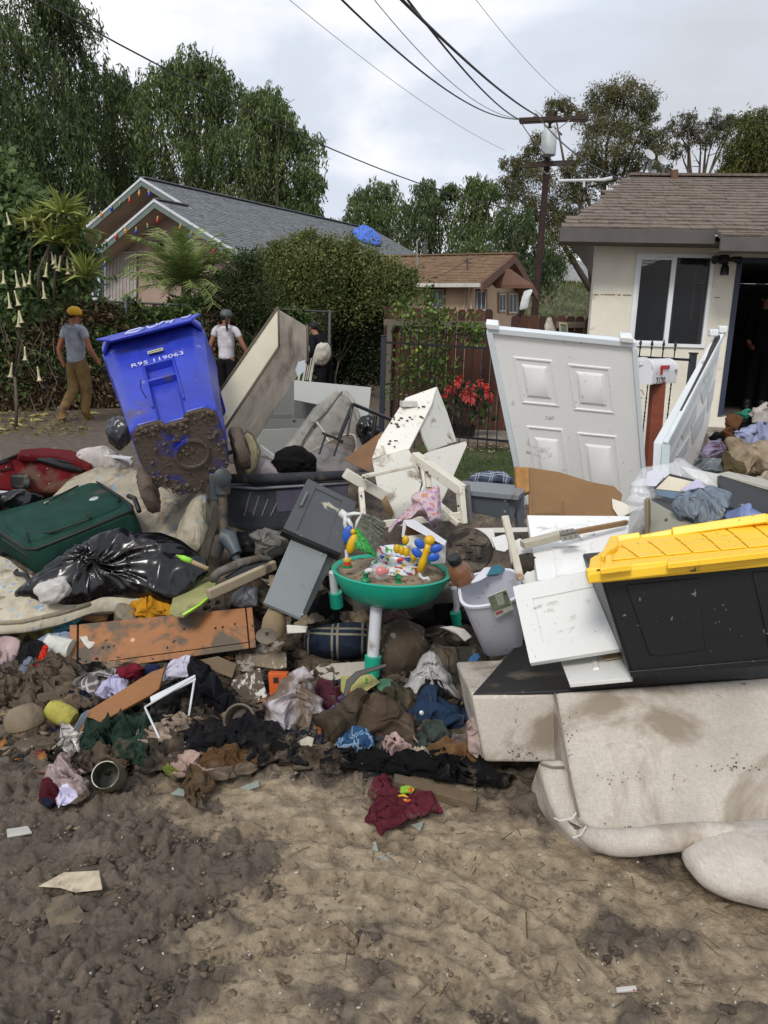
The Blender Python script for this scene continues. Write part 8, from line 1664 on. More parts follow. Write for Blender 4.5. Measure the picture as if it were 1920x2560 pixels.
# --- cloth things: (name,label,category,outline,surface,material,bulge,fold,freq,extra)
def T_(Y,px=600,py=1700,tilt=35,yaw=0): return PF(px,py,Y,yaw,tilt)
_cl = cloth
def cloth(col,**k):
 k.setdefault('dirt',0); k['dirt'] = min(.6,k['dirt']+.12) if k['dirt'] < .5 else k['dirt']; k.setdefault('ds',8); k.setdefault('wr',.8); return _cl(col,**k)
CT = [
 ('yellow_glove','mustard yellow rubber glove and rag on top of the wooden drawer front','glove',[(308,1540),(330,1525),(345,1500),(385,1492),(405,1500),(425,1515),(450,1532),(448,1548),(400,1548),(330,1555)],T_(3.6,380,1525),cloth('#b8821c',dirt=.15),.06,.025,12,{}),
 ('cardboard_scrap','curled orange brown cardboard piece left of the grey planter','cardboard',[(200,1548),(225,1525),(262,1505),(275,1530),(268,1550),(240,1556)],T_(3.68,240,1530),M('#9c7048',.8,.15,5,dirt=.2),.03,.008,4,{}),
 ('blue_rag','turquoise blue rag above the left end of the wooden drawer front','cloth',[(130,1585),(150,1560),(165,1542),(195,1530),(205,1540),(185,1560),(165,1578),(140,1592)],T_(3.62,170,1560),cloth('#5f9fb0',wr=.8),.03,.012,10,{}),
 ('pale_blue_shirt','pale blue grey shirt below the turquoise rag','clothing',[(95,1602),(120,1590),(175,1582),(178,1596),(150,1605),(110,1612)],T_(3.5,140,1598),cloth('#8e9cb0'),.03,.012,10,{}),
 ('yellow_towel','muddy yellow towel left of the wooden drawer front','towel',[(42,1620),(50,1590),(90,1568),(140,1562),(135,1580),(95,1598),(60,1625)],T_(3.6,90,1595),cloth('#a3935a',dirt=.3),.04,.02,10,{}),
 ('black_shirt','black shirt with red glove fingers beside the white mesh roll','clothing',[(50,1650),(60,1620),(90,1605),(120,1612),(118,1650),(100,1670),(70,1672)],T_(3.35,90,1640),cloth('#15161a'),.05,.02,11,{}),
 ('red_glove','bright red glove lying on the black shirt at the left','glove',[(78,1680),(95,1650),(108,1615),(118,1622),(112,1655),(100,1680),(85,1690)],T_(3.28,100,1655),cloth('#c02a1a',wr=.4),.03,.012,12,{}),
 ('grey_sock','blue grey sock below the black shirt at the left','sock',[(52,1690),(60,1650),(78,1645),(80,1680),(68,1705)],T_(3.25,65,1680),cloth('#6f7684'),.025,.012,12,{}),
 ('pink_towel','pinkish white towel at the left edge of the pile','towel',[(-40,1600),(10,1602),(40,1615),(38,1650),(20,1690),(5,1640),(-40,1690)],T_(3.4,10,1640),cloth('#b09a98',dirt=.15),.05,.025,11,{}),
 ('mud_caked_rag','mud caked rag heap left below the wooden drawer front','cloth',[(75,1700),(95,1660),(130,1635),(172,1640),(180,1690),(160,1725),(110,1735)],'S',cloth('#453a2e',dirt=.7),.09,.03,12,{}),
 ('brown_blanket','mud soaked dark blanket stretched at the far left of the pile','blanket',[(-60,1690),(20,1680),(100,1720),(170,1730),(200,1760),(100,1775),(10,1760),(-60,1770)],'S',cloth('#3d342a',dirt=.75),.07,.04,10,{}),
 ('beige_cloth','mud coloured cloth behind the yellow tin','cloth',[(110,1760),(130,1715),(190,1708),(200,1745),(165,1790),(125,1790)],'S',cloth('#7a6a54',dirt=.4),.05,.02,8,{}),
 ('navy_jersey','navy blue jersey with white logo stroke left of the wood plank','clothing',[(150,1750),(165,1738),(205,1728),(222,1740),(212,1775),(190,1790),(170,1775)],T_(3.0,190,1755),cloth('#151b33'),.05,.02,10,{}),
 ('tartan_shirt','red, grey and white checked shirt above the wood plank','clothing',[(190,1720),(200,1700),(240,1682),(290,1675),(300,1690),(270,1715),(250,1740),(225,1775),(210,1760),(205,1735)],T_(3.12,240,1715),plaid('#6b6362','#b9b2ae',14,.15),.06,.03,9,{}),
 ('white_striped_shirt','white shirt with fine lilac stripes above the wood plank','clothing',[(248,1750),(252,1725),(270,1700),(300,1682),(318,1700),(312,1722),(280,1745)],T_(3.08,280,1715),cloth('#b5b2cf',wr=.8),.05,.02,11,{}),
 ('maroon_cloth','maroon and pink cloth at the top of the wood plank','cloth',[(298,1685),(310,1668),(335,1658),(355,1670),(352,1690),(325,1700)],T_(3.12,325,1680),cloth('#6a1626'),.05,.02,11,{}),
 ('baseball_cap','navy blue cap with white letters behind the wood plank','cap',[(356,1690),(365,1668),(395,1664),(400,1680),(385,1695)],T_(3.15,378,1680),cloth('#1a2340'),.04,.01,8,{}),
 ('white_shirt','white lilac patterned shirt right of the navy cap','clothing',[(412,1690),(425,1660),(455,1648),(485,1655),(488,1680),(460,1692),(430,1700)],T_(3.15,450,1675),printmat('#c3bfd0',['#8a7f9c','#7a6a58'],40,.12),.05,.02,12,{}),
 ('black_sweater','black sweater with thin pale pinstripes draped over the white rack','clothing',[(480,1690),(485,1665),(510,1662),(540,1690),(560,1730),(585,1750),(570,1780),(545,1790),(520,1770),(500,1740)],T_(3.02,530,1725),cloth('#17181c',wr=.9),.08,.035,9,{}),
 ('black_trousers','crumpled black trousers under the white wire rack','clothing',[(375,1790),(390,1755),(430,1720),(480,1700),(520,1760),(540,1800),(520,1830),(450,1810),(400,1830)],'S',cloth('#1b1a19',dirt=.15,wr=.9),.10,.04,9,{}),
 ('dark_green_hoodie','dark green hoodie below the wood plank','clothing',[(218,1880),(240,1830),(270,1800),(330,1790),(375,1800),(385,1850),(360,1890),(345,1925),(310,1885),(285,1865),(250,1880)],'S',cloth('#22352a',dirt=.15,wr=.9),.10,.04,9,{}),
 ('brown_vest','mud brown knitted vest under the dark green hoodie','clothing',[(236,1900),(250,1872),(300,1868),(320,1900),(300,1925),(250,1925)],'S',cloth('#55473a',dirt=.5),.06,.02,10,{}),
 ('beige_tshirt','beige muddy t-shirt crumpled inside the white wire rack','clothing',[(352,1870),(358,1840),(380,1820),(420,1800),(480,1785),(505,1795),(490,1812),(460,1825),(430,1860),(400,1870)],'S',cloth('#9c8a7a',dirt=.2,wr=.9),.06,.03,10,{}),
 ('grey_muddy_shirt','dark grey muddy top below the beige t-shirt','clothing',[(345,1920),(360,1880),(410,1862),(450,1840),(475,1870),(450,1900),(400,1920)],'S',cloth('#3b342e',dirt=.35,wr=.9),.06,.03,10,{}),
 ('black_robe','long black cotton garment spread right of the white wire rack','clothing',[(460,1870),(480,1830),(520,1805),(590,1805),(640,1800),(700,1830),(750,1860),(745,1885),(690,1900),(640,1885),(560,1870),(520,1885),(480,1890)],'S',cloth('#17171a',dirt=.12,wr=.9),.08,.035,8,{}),
 ('dark_sweatpants','dark charcoal sweatpants lying on the front edge of the heap','clothing',[(600,1850),(640,1830),(700,1840),(740,1865),(735,1890),(690,1895),(640,1910),(610,1885)],'S',cloth('#1d1c1d',dirt=.2,wr=.9),.07,.03,9,{}),
 ('brown_orange_shirt','mud brown shirt with orange panels at the front of the heap','clothing',[(500,1900),(540,1880),(600,1875),(660,1885),(655,1905),(600,1915),(560,1925),(520,1915)],'S',printmat('#5a4028',['#b8742a','#b8742a'],6,.35),.04,.02,9,{}),
 ('muddy_sleeve','long muddy grey sleeve stretched along the front of the heap','clothing',[(480,1935),(530,1925),(600,1915),(630,1915),(625,1930),(560,1945),(500,1948)],'S',cloth('#6a5e50',dirt=.5),.03,.015,9,{}),
 ('pink_muddy_towel','pinkish muddy towel at the lower end of the white wire rack','towel',[(425,1925),(430,1898),(460,1890),(500,1898),(520,1915),(500,1930),(450,1938)],'S',cloth('#a58c80',dirt=.3,wr=.9),.06,.025,12,{}),
 ('green_leafy_scarf','olive green cloth strip under the lower end of the wire rack','cloth',[(402,1895),(412,1892),(425,1925),(450,1940),(440,1950),(415,1935)],'S',cloth('#5c6428',dirt=.2),.02,.012,12,{}),
 ('brown_rag','wrinkled brown rag ball in front of the pink muddy towel','cloth',[(460,1960),(480,1940),(510,1945),(520,1970),(500,2000),(470,1995)],'S',cloth('#5b4a36',dirt=.3,wr=1),.05,.03,16,{}),
 ('white_muddy_shirt','white and lilac shirt half covered in mud, alone at the lower left','clothing',[(135,1995),(140,1930),(150,1905),(180,1905),(185,1930),(210,1955),(205,1990),(190,2000),(160,2005)],'S',printmat('#a59390',['#c8c3dc','#cfcadf'],9,.35),.06,.03,11,{}),
 ('red_knit_hat','dark red and navy knit hat beside the white muddy shirt','hat',[(98,2000),(105,1965),(130,1955),(145,1970),(142,2000),(120,2012)],'S',printmat('#4a1620',['#20263c','#20263c'],12,.25),.07,.01,9,{}),
 ('dark_rag','dark brown rag behind the white muddy shirt','cloth',[(180,1900),(210,1875),(235,1885),(230,1920),(200,1935),(185,1925)],'S',cloth('#322a24',dirt=.4),.06,.03,12,{}),
 ('white_plastic_wrap','crumpled white plastic wrap below the end of the wood plank','plastic wrap',[(150,1865),(158,1830),(185,1830),(208,1850),(205,1870),(175,1880)],'S',M('#a8a29c',.3,.3,12,dirt=.3,wr=1,wrs=20),.05,.03,15,{}),
 ('white_muddy_towel','large white towel smeared with brown mud in the middle of the heap','towel',[(670,1820),(672,1790),(685,1755),(705,1715),(722,1690),(745,1685),(770,1705),(785,1740),(800,1780),(795,1815),(770,1835),(720,1840),(690,1845)],T_(2.88,735,1790,30),cloth('#b7b0b4',dirt=.48,dcol=(.17,.125,.09),ds=5,wr=.8),.12,.035,8,{}),
 ('plum_cloth','plum coloured cloth behind the muddy white towel','cloth',[(790,1745),(795,1725),(830,1718),(865,1740),(860,1760),(820,1775),(800,1765)],'S',cloth('#4d2430',dirt=.2),.07,.02,10,{}),
 ('lilac_cloth','small crumpled lilac cloth beside the plum cloth','cloth',[(810,1778),(835,1748),(860,1745),(868,1760),(845,1775),(820,1785)],'S',cloth('#6d6688',dirt=.15),.05,.02,14,{}),
 ('mud_caked_boot_roll','mud caked rolled bundle in the centre of the heap','bundle',[(800,1825),(805,1795),(840,1770),(880,1735),(905,1745),(905,1780),(890,1820),(850,1845),(815,1845)],T_(2.85,850,1800,35),cloth('#4f4335',dirt=.6,bump=1),.13,.02,7,{}),
 ('brown_backpack','mud brown backpack with pale purple patch right of the rolled bundle','backpack',[(905,1800),(915,1760),(940,1745),(990,1760),(1020,1800),(1045,1850),(1060,1885),(1020,1882),(960,1855),(915,1830)],T_(2.82,980,1820,40),printmat('#4a3d31',['#5f567a','#5f567a'],4,.3),.10,.02,7,{}),
 ('blue_check_shirt','blue checked shirt in front of the mud brown backpack','clothing',[(845,1865),(850,1845),(880,1825),(915,1830),(930,1850),(920,1870),(880,1878)],'S',plaid('#2f4f72','#8fa8bd',16,.15),.06,.02,10,{}),
 ('blue_jeans','crumpled dark blue jeans with metal button','clothing',[(1025,1790),(1045,1765),(1060,1735),(1090,1735),(1110,1755),(1150,1770),(1170,1785),(1165,1810),(1130,1830),(1080,1815),(1040,1805)],T_(2.95,1100,1780,35),cloth('#24364f',dirt=.12,wr=.9),.08,.03,9,{}),
 ('black_jeans','black jeans bunched under the blue jeans','clothing',[(1050,1740),(1055,1715),(1085,1712),(1100,1730),(1130,1800),(1175,1810),(1160,1845),(1110,1835),(1070,1790)],T_(3.0,1110,1780,35),cloth('#1a1c20',dirt=.15,wr=.9),.06,.03,9,{}),
 ('grey_green_trousers','grey green trousers below the blue jeans','clothing',[(1040,1840),(1060,1815),(1100,1820),(1135,1840),(1120,1860),(1080,1872),(1050,1860)],'S',cloth('#3c443e',dirt=.2,wr=.9),.06,.03,10,{}),
 ('olive_shirt','dark olive muddy shirt between the rolled bundle and the jeans','clothing',[(965,1745),(985,1720),(1030,1730),(1060,1760),(1040,1790),(1000,1780)],T_(3.05,1010,1755,35),cloth('#3b382c',dirt=.35,wr=.9),.06,.03,10,{}),
 ('pink_flower_socks','pink and white knotted socks on the black shawl','socks',[(965,1880),(975,1858),(995,1858),(1015,1880),(1010,1895),(985,1905)],'S',cloth('#b59a94',dirt=.15,wr=.9),.06,.03,18,{}),
 ('cream_sock','cream sock with green toe beside the pink knotted socks','sock',[(1012,1895),(1040,1880),(1075,1885),(1075,1900),(1040,1912),(1015,1908)],'S',cloth('#a39a84',dirt=.2),.035,.015,14,{}),
 ('black_shawl','long black shawl with ragged end lying in front of the heap','clothing',[(830,1890),(860,1872),(920,1880),(980,1895),(1060,1885),(1130,1900),(1200,1920),(1255,1935),(1240,1950),(1180,1955),(1100,1945),(1020,1930),(950,1925),(880,1915)],'S',cloth('#0e0e10',wr=.9,bump=.5),.05,.03,9,dict(rag=.08)),
 ('muddy_black_scarf','mud soaked black cloth left of the black shawl','clothing',[(805,1910),(830,1885),(870,1878),(870,1905),(850,1925),(810,1925)],'S',cloth('#26211d',dirt=.35),.04,.02,10,{}),
 ('rust_cloth','rust brown and cream cloth at the foot of the sofa arm','cloth',[(1075,1880),(1110,1862),(1180,1865),(1215,1885),(1210,1905),(1150,1900),(1110,1890)],'S',printmat('#6e5236',['#a3917a','#a3917a'],8,.2),.04,.02,9,{}),
 ('pink_shirt','pinkish top squeezed against the left side of the sofa','clothing',[(1168,1830),(1180,1800),(1200,1800),(1212,1900),(1195,1885),(1175,1870)],PF(1190,1850,2.6,0,15),cloth('#a8938c',dirt=.1,wr=.9),.05,.02,10,{}),
 ('mauve_shirt','mauve grey top lying left of the pinkish top by the sofa','clothing',[(1115,1868),(1130,1848),(1170,1845),(1180,1865),(1150,1878)],'S',cloth('#6e625e',dirt=.15,wr=.9),.04,.02,12,{}),
 ('maroon_tshirt','maroon t-shirt with a bright cartoon style print lying alone on the mud','clothing',[(920,1985),(932,1950),(950,1940),(958,1932),(972,1936),(978,1955),(985,1975),(1010,1985),(1040,1980),(1080,1992),(1092,2022),(1055,2028),(1040,2045),(1000,2048),(960,2076),(945,2068),(918,2040),(928,2010),(945,2000)],'S',cloth('#57202a',dirt=.1,wr=.6),.02,.022,14,dict(an=.2,ang=1.3,rag=.04)),
 ('plaid_pillow','dark navy plaid cushion lying behind the white table leg','cushion',[(762,1610),(770,1580),(820,1565),(880,1558),(925,1562),(930,1640),(870,1652),(800,1648),(768,1640)],T_(3.55,850,1605,25),plaid('#1f2838','#8c8672',7,.15),.14,.008,4,{}),
 ('ornate_pillow','mud stained brown cushion with blue scroll pattern right of the table leg','cushion',[(930,1700),(935,1640),(955,1570),(1000,1548),(1060,1570),(1080,1620),(1060,1680),(1010,1710),(960,1712)],T_(3.5,1000,1630,35),printmat('#4d4236',['#5f6a70','#77776a'],22,.35),.14,.008,4,{}),
 ('dark_brown_jacket','dark brown jacket folded behind the ornate cushion','clothing',[(1060,1615),(1065,1585),(1100,1570),(1170,1575),(1200,1600),(1180,1625),(1110,1625)],T_(3.5,1120,1600,30),cloth('#2d2721',dirt=.35,wr=.9),.10,.03,7,{}),
 ('grey_trousers_with_blue_stripe','muddy grey green trousers with a bright blue lining showing','clothing',[(1075,1640),(1110,1620),(1190,1630),(1225,1660),(1215,1730),(1180,1750),(1150,1730),(1120,1700),(1085,1680)],T_(3.3,1150,1680,35),cloth('#3a3a33',dirt=.35,wr=.9),.10,.03,7,{}),
 ('blue_lining','bright blue lining strip on the muddy grey green trousers','cloth',[(1178,1725),(1172,1680),(1180,1645),(1198,1645),(1196,1690),(1188,1728)],T_(3.16,1185,1690,35),cloth('#3f6690',wr=.5),.03,.01,9,{}),
 ('white_paper_scrap','torn white paper scrap on top of the dark brown jacket','paper',[(1100,1568),(1130,1566),(1160,1572),(1178,1590),(1160,1602),(1140,1585)],T_(3.32,1140,1580,30),M('#bfbab4',.6),.01,.008,7,{}),
 ('white_plastic_sack','translucent white plastic sack standing like a tent behind the jeans','plastic bag',[(1012,1738),(1035,1690),(1055,1645),(1075,1638),(1092,1650),(1120,1690),(1150,1745),(1130,1740),(1080,1725),(1040,1732)],T_(3.15,1080,1690,15),M('#b5b2b0',.25,.12,9,dirt=.15,alpha=.85,wr=.8,wrs=9),.13,.02,7,dict(radial=(1078,1650))),
 ('hollow_fill_cloth','added black cloth filling the shaded hollow under the teal table','clothing',[(640,1540),(700,1510),(800,1500),(900,1510),(920,1560),(840,1575),(760,1580),(680,1580)],T_(3.9,780,1540,35),cloth('#101012',wr=.9),.12,.04,6,{}),  # black cloth added so the hollow among the clutter reads dark
 ('mauve_cloth','mauve muddy cloth under the rim of the teal table','cloth',[(950,1545),(965,1530),(1010,1525),(1030,1545),(1000,1560),(960,1560)],T_(3.6,990,1540,30),cloth('#5f4a48',dirt=.3),.06,.02,9,{}),
 ('black_cloth','black cloth in the dark hollow right of the white table leg','cloth',[(1040,1560),(1060,1530),(1110,1520),(1180,1540),(1200,1570),(1140,1575),(1080,1570)],T_(3.75,1120,1550,35),cloth('#0b0b0c',wr=.9),.10,.04,7,{}),
 ('grey_sheet','grey upholstered panel standing under the teal table','panel',[(880,1500),(890,1480),(1130,1470),(1140,1550),(1000,1558),(890,1545)],PF(1000,1510,3.85,0,10),cloth('#58544f',wr=.2,bump=.5),.03,.008,3,{}),
 ('cavity_fill_cloth','added dark cloth filling the cavity under the playpen between its leg and the grey cabinet','clothing',[(580,1390),(600,1340),(660,1330),(720,1340),(720,1400),(680,1440),(620,1440)],T_(4.2,650,1385,25),cloth('#15161a',wr=.9),.12,.04,6,{}),  # near-black lump added to stand for the dark cavity below the playpen
 ('plastic_sheet','dull clear plastic sheet bunched under the playpen','plastic sheet',[(630,1330),(660,1325),(720,1335),(710,1380),(680,1400),(640,1390)],T_(4.0,670,1360,20),M('#77756f',.3,.2,9,dirt=.2,alpha=.8,wr=1),.07,.03,9,{}),
 ('brown_cloth','brown wet cloth in front of the playpen foot','cloth',[(560,1500),(580,1450),(640,1440),(680,1470),(670,1520),(620,1540),(580,1530)],T_(3.7,620,1490,30),cloth('#3a3128',dirt=.4,wr=.9),.09,.03,7,{}),
 ('grey_ribbed_scrap','grey ribbed plastic scrap above the right end of the wooden drawer front','scrap',[(570,1510),(580,1485),(610,1465),(640,1470),(645,1515),(600,1520)],T_(3.6,605,1495,25),M('#5d5f63',.5,.3,12,dirt=.25,wr=.6,wrs=30),.03,.01,20,{}),
 ('plaid_blanket','light blue plaid shirt bundle behind the grey side table','clothing',[(1168,1200),(1185,1185),(1220,1176),(1262,1180),(1278,1195),(1280,1215),(1230,1212)],T_(4.5,1225,1200,25),plaid('#4f5a70','#a8aeb8',12,.1),.08,.01,6,{}),
 # clothes heap at the far right
 ('brown_jumper','brown jumper curving down the left of the right hand clothes heap','clothing',[(1790,1115),(1810,1090),(1818,1050),(1840,1038),(1850,1045),(1835,1080),(1820,1110),(1800,1130)],T_(5.2,1820,1080,30),cloth('#5f4028',wr=.9),.08,.03,8,{}),
 ('green_cloth','teal green cloth at the top of the right hand clothes heap','cloth',[(1835,1045),(1855,1030),(1880,1028),(1885,1040),(1860,1052)],T_(5.4,1860,1040,30),cloth('#2e8068'),.06,.02,9,{}),
 ('black_jumper','black jumper under the teal green cloth in the right hand heap','clothing',[(1840,1080),(1845,1050),(1880,1045),(1915,1055),(1905,1080),(1870,1095)],T_(5.25,1875,1065,30),cloth('#101012'),.08,.03,8,{}),
 ('white_socks','white and cream socks on the top of the right hand heap by the frame edge','socks',[(1870,1035),(1885,1020),(1930,1018),(1960,1030),(1950,1060),(1910,1058),(1890,1050)],T_(5.2,1910,1038,30),cloth('#b0a8a0',wr=.9),.08,.03,9,{}),
 ('pale_blue_laundry','pale lilac blue laundry in the middle of the right hand heap','clothing',[(1835,1100),(1850,1070),(1880,1060),(1925,1062),(1970,1080),(1970,1110),(1920,1115),(1880,1108)],T_(5.05,1900,1090,30),cloth('#9a9fbc',wr=.9),.09,.035,8,{}),
 ('lilac_small_clothes','small lilac and pink garments at the left foot of the right hand heap','clothing',[(1755,1145),(1760,1115),(1790,1100),(1815,1115),(1800,1140),(1785,1150)],T_(5.0,1785,1125,30),printmat('#8a7f96',['#b8788a','#b9b4c8'],12,.1),.07,.03,11,{}),
 ('black_beanie','small black garment behind the lilac ones in the right hand heap','clothing',[(1775,1100),(1785,1080),(1812,1082),(1818,1100),(1800,1108)],T_(5.2,1795,1095,30),cloth('#0f0f11'),.06,.02,9,{}),
 ('grey_plastic_sack','grey see through plastic sack at the foot of the right hand heap','plastic bag',[(1735,1165),(1750,1148),(1790,1146),(1822,1155),(1825,1180),(1780,1185),(1745,1182)],T_(4.7,1780,1165,30),M('#5f666a',.3,.3,9,dirt=.2,wr=.9),.06,.02,9,{}),
 ('beige_coat','beige coat spread over the lower right hand heap','clothing',[(1812,1180),(1810,1140),(1835,1110),(1880,1108),(1940,1112),(1990,1120),(1990,1200),(1940,1195),(1880,1180),(1850,1200)],T_(4.75,1890,1150,35),cloth('#94846e',dirt=.12,wr=.8),.12,.04,5,{}),
 ('olive_trousers','olive brown trousers under the beige coat','clothing',[(1815,1185),(1805,1150),(1820,1130),(1850,1160),(1865,1195),(1840,1200)],T_(4.65,1830,1165,30),cloth('#51462f',dirt=.1),.06,.02,8,{}),
 ('cream_knit','cream knitted jumper at the right frame edge below the beige coat','clothing',[(1900,1210),(1910,1180),(1960,1180),(1990,1200),(1990,1230),(1930,1225)],T_(4.5,1940,1200,30),cloth('#a89e8a',wr=1),.07,.03,10,{}),
]
def grow(ol,k): q = np.array(ol,float); c = q.mean(0); return (c+(q-c)*k).tolist()
CEN = []
for i,(nm,lb,ct,ol,sf,mt,bu,fo,ff,ex) in enumerate(CT):
 soft = ct not in ('cushion','panel','cardboard','paper','scrap'); fg = np.mean([p[1] for p in ol]) > 1560 and soft
 ex = dict(ex); CEN.append((nm.replace('_',' '),*np.mean(ol,0)))
 if soft: ex.setdefault('rag',.14)
 if sf == 'S': sf = .05
 drape(nm,grow(ol,1.16 if fg and nm != 'maroon_tshirt' else 1.03),sf,mt,None,bulge=bu*(.6 if soft else 1),fold=fo*(1.25 if soft else 1),ff=ff*(1.9 if soft else 1),seed=100+i,label=lb,cat=ct,n=84,m=28,**ex)
# filler rags between the named things
rs = random.Random(12); used_l = set()
PAL = [('dark brown','#3a3028',.5),('black','#151517',.2),('charcoal','#27282b',.25),('grey','#5b5852',.45),('mud brown','#55473a',.6),('beige','#85765f',.45),('navy','#1b2436',.2),('olive','#3d3e2a',.35),('dusty pink','#86696a',.35),('off white','#a39a90',.45),('slate blue','#44505f',.3),('wine red','#4a1c22',.3)]
FM = [cloth(c,dirt=d+.15,wr=.9,ds=8) for _,c,d in PAL]
n_ok = 0
for i in range(420):
 if n_ok >= 150: break
 if i % 4 == 3: px,py = rs.uniform(440,1220),rs.uniform(1400,1620)
 else: px,py = rs.uniform(20,1180),rs.uniform(1650,1900);
 if py > 1850 and px < 150: continue
 if px < 640 and py < 1640 or (px > 560 and py < 1440): continue
 k = min(range(12),key=lambda q: abs(q-rs.choice((0,1,2,3,1,5,4,2,4,1,2,0,7,9,6,8,10,1)))); w_ = rs.uniform(26,90); h_ = max(9,w_*rs.uniform(.16,.5))
 nm,cx,cy = min(CEN,key=lambda c: (c[1]-px)**2+(c[2]-py)**2); dx,dy = px-cx,(py-cy)*1.5
 wd = ('right of' if dx > 0 else 'left of') if abs(dx) > abs(dy) else ('below' if dy > 0 else 'above')
 lb = '%s muddy rag just %s the %s' % (PAL[k][0],wd,nm)
 if lb in used_l: continue
 used_l.add(lb); n_ok += 1
 drape('rag',E(px,py,w_,h_,rs.uniform(-40,40),14,.3,i),.02 if py > 1640 else .05,FM[k],None,bulge=rs.uniform(.01,.035),fold=rs.uniform(.018,.035),ff=rs.uniform(12,24),seed=300+i,n=56,m=18,rag=.2,label=lb,cat='rag',group='muddy rags filling the heap')
# heap base under the right hand clothes
drape('clothes_heap_base',[(1700,1215),(1760,1120),(1840,1060),(2000,1050),(2000,1260),(1850,1240)],T_(5.5,1850,1150,40),cloth('#4a423a',dirt=.2,wr=.9),None,bulge=.18,fold=.06,ff=5,seed=70,label='dark mixed laundry at the bottom of the right hand clothes heap',cat='clothing')
# small buttons,prints
m = MB(); m.lathe([(.009,0),(.009,.003),(0,.004)],frame(P(1054,1782,2.83),(0,-1,.5),(1,0,0)),12); m.build('metal_button',M('#a8aaa8',.3,metal=.8),bpy.data.objects['blue_jeans'],smooth=50)
for lb,poly,c in (('green and red print patch',[(1000,1968),(1020,1962),(1038,1972),(1030,1982),(1002,1985)],'#7fae2c'),('red print patch',[(1008,1972),(1030,1968),(1036,1978),(1010,1982)],'#cc3a22'),('yellow print patch',[(995,1990),(1012,1986),(1025,1996),(1018,2002),(1000,1998)],'#d6ad22'),('orange print patch',[(1012,2004),(1028,1998),(1034,2006),(1018,2012)],'#c8542a')):
 drape('printed_patch',poly,.045,M(c,.7,.15,20,dirt=.1),bpy.data.objects['maroon_tshirt'],bulge=.004,fold=.004,ff=12,seed=5,n=24,m=8)
# stripes on black sweater? rigid bits
def plank(name,label,tl,tr,br,bl,Ys,th,mat,cat='plank',**k):
 q = Quad(P(*tl,Ys[0]),P(*tr,Ys[1]),P(*br,Ys[2]),P(*bl,Ys[3])); m = MB(); q.slab(m,0,1,0,1,-th,0); return m.build(name,mat,None,label=label,cat=cat,bevel=.002,**k)
OW = M('#8f5f33',.6,.15,4,wood=.15,dirt=.25,ds=5)
plank('wood_plank','orange wood plank with muddy upper end lying across the left clothes',(188,1828),(350,1702),(412,1668),(395,1735),(2.9,3.05,3.12,3.0),.02,OW) if False else prism('wood_plank',[(180,1836),(222,1775),(380,1678),(412,1668),(398,1722),(375,1738),(240,1812)],PL((180,1836,2.72),(410,1668,3.0),(395,1735,2.90)),.02,OW,None,label='orange wood plank with muddy upper end lying across the left clothes',cat='plank')
prism('paper_strip',[(182,1828),(205,1785),(222,1774),(215,1800),(196,1826)],PL((182,1828,2.71),(222,1774,2.79),(215,1800,2.77)),.002,M('#8f9aa8',.5,.2,20,dirt=.2),None,bevel=0,label='blue grey paper strip stuck to the lower end of the orange plank',cat='paper')
WR = M('#c6c8ca',.4,.1,8,dirt=.15,ds=12)
r = thing('wire_rack','bent white wire rack with a white shelf edge among the dark clothes','rack',P(430,1905,2.8))
for q in ([(362,1768),(425,1902)],[(362,1768),(488,1692)],[(486,1700),(472,1790)],[(464,1855),(460,1892)]): m = MB(); m.tube([P(x,y,2.80-(y-1700)*.0011) for x,y in q],.0045,8); m.build('wire',WR,r,smooth=180)
m = MB(); m.hexa([P(375,1742,2.80),P(488,1686,2.86),P(490,1700,2.84),P(378,1756,2.78),P(375,1746,2.84),P(486,1690,2.90),P(488,1704,2.88),P(378,1760,2.82)]); m.build('shelf_edge',WR,r,bevel=.002)
MU = M('#5a4c3c',.85,.25,8,dirt=.5,bump=.7,bs=40)
plank('timber_piece','muddy wooden batten lying right of the maroon t-shirt',(985,1932),(1195,1985),(1190,2012),(985,1952),(2.52,2.41,2.35,2.47),.03,M('#6b5943',.85,.2,5,dirt=.4,wood=.2,bump=.6),'timber')
SH_ = 0
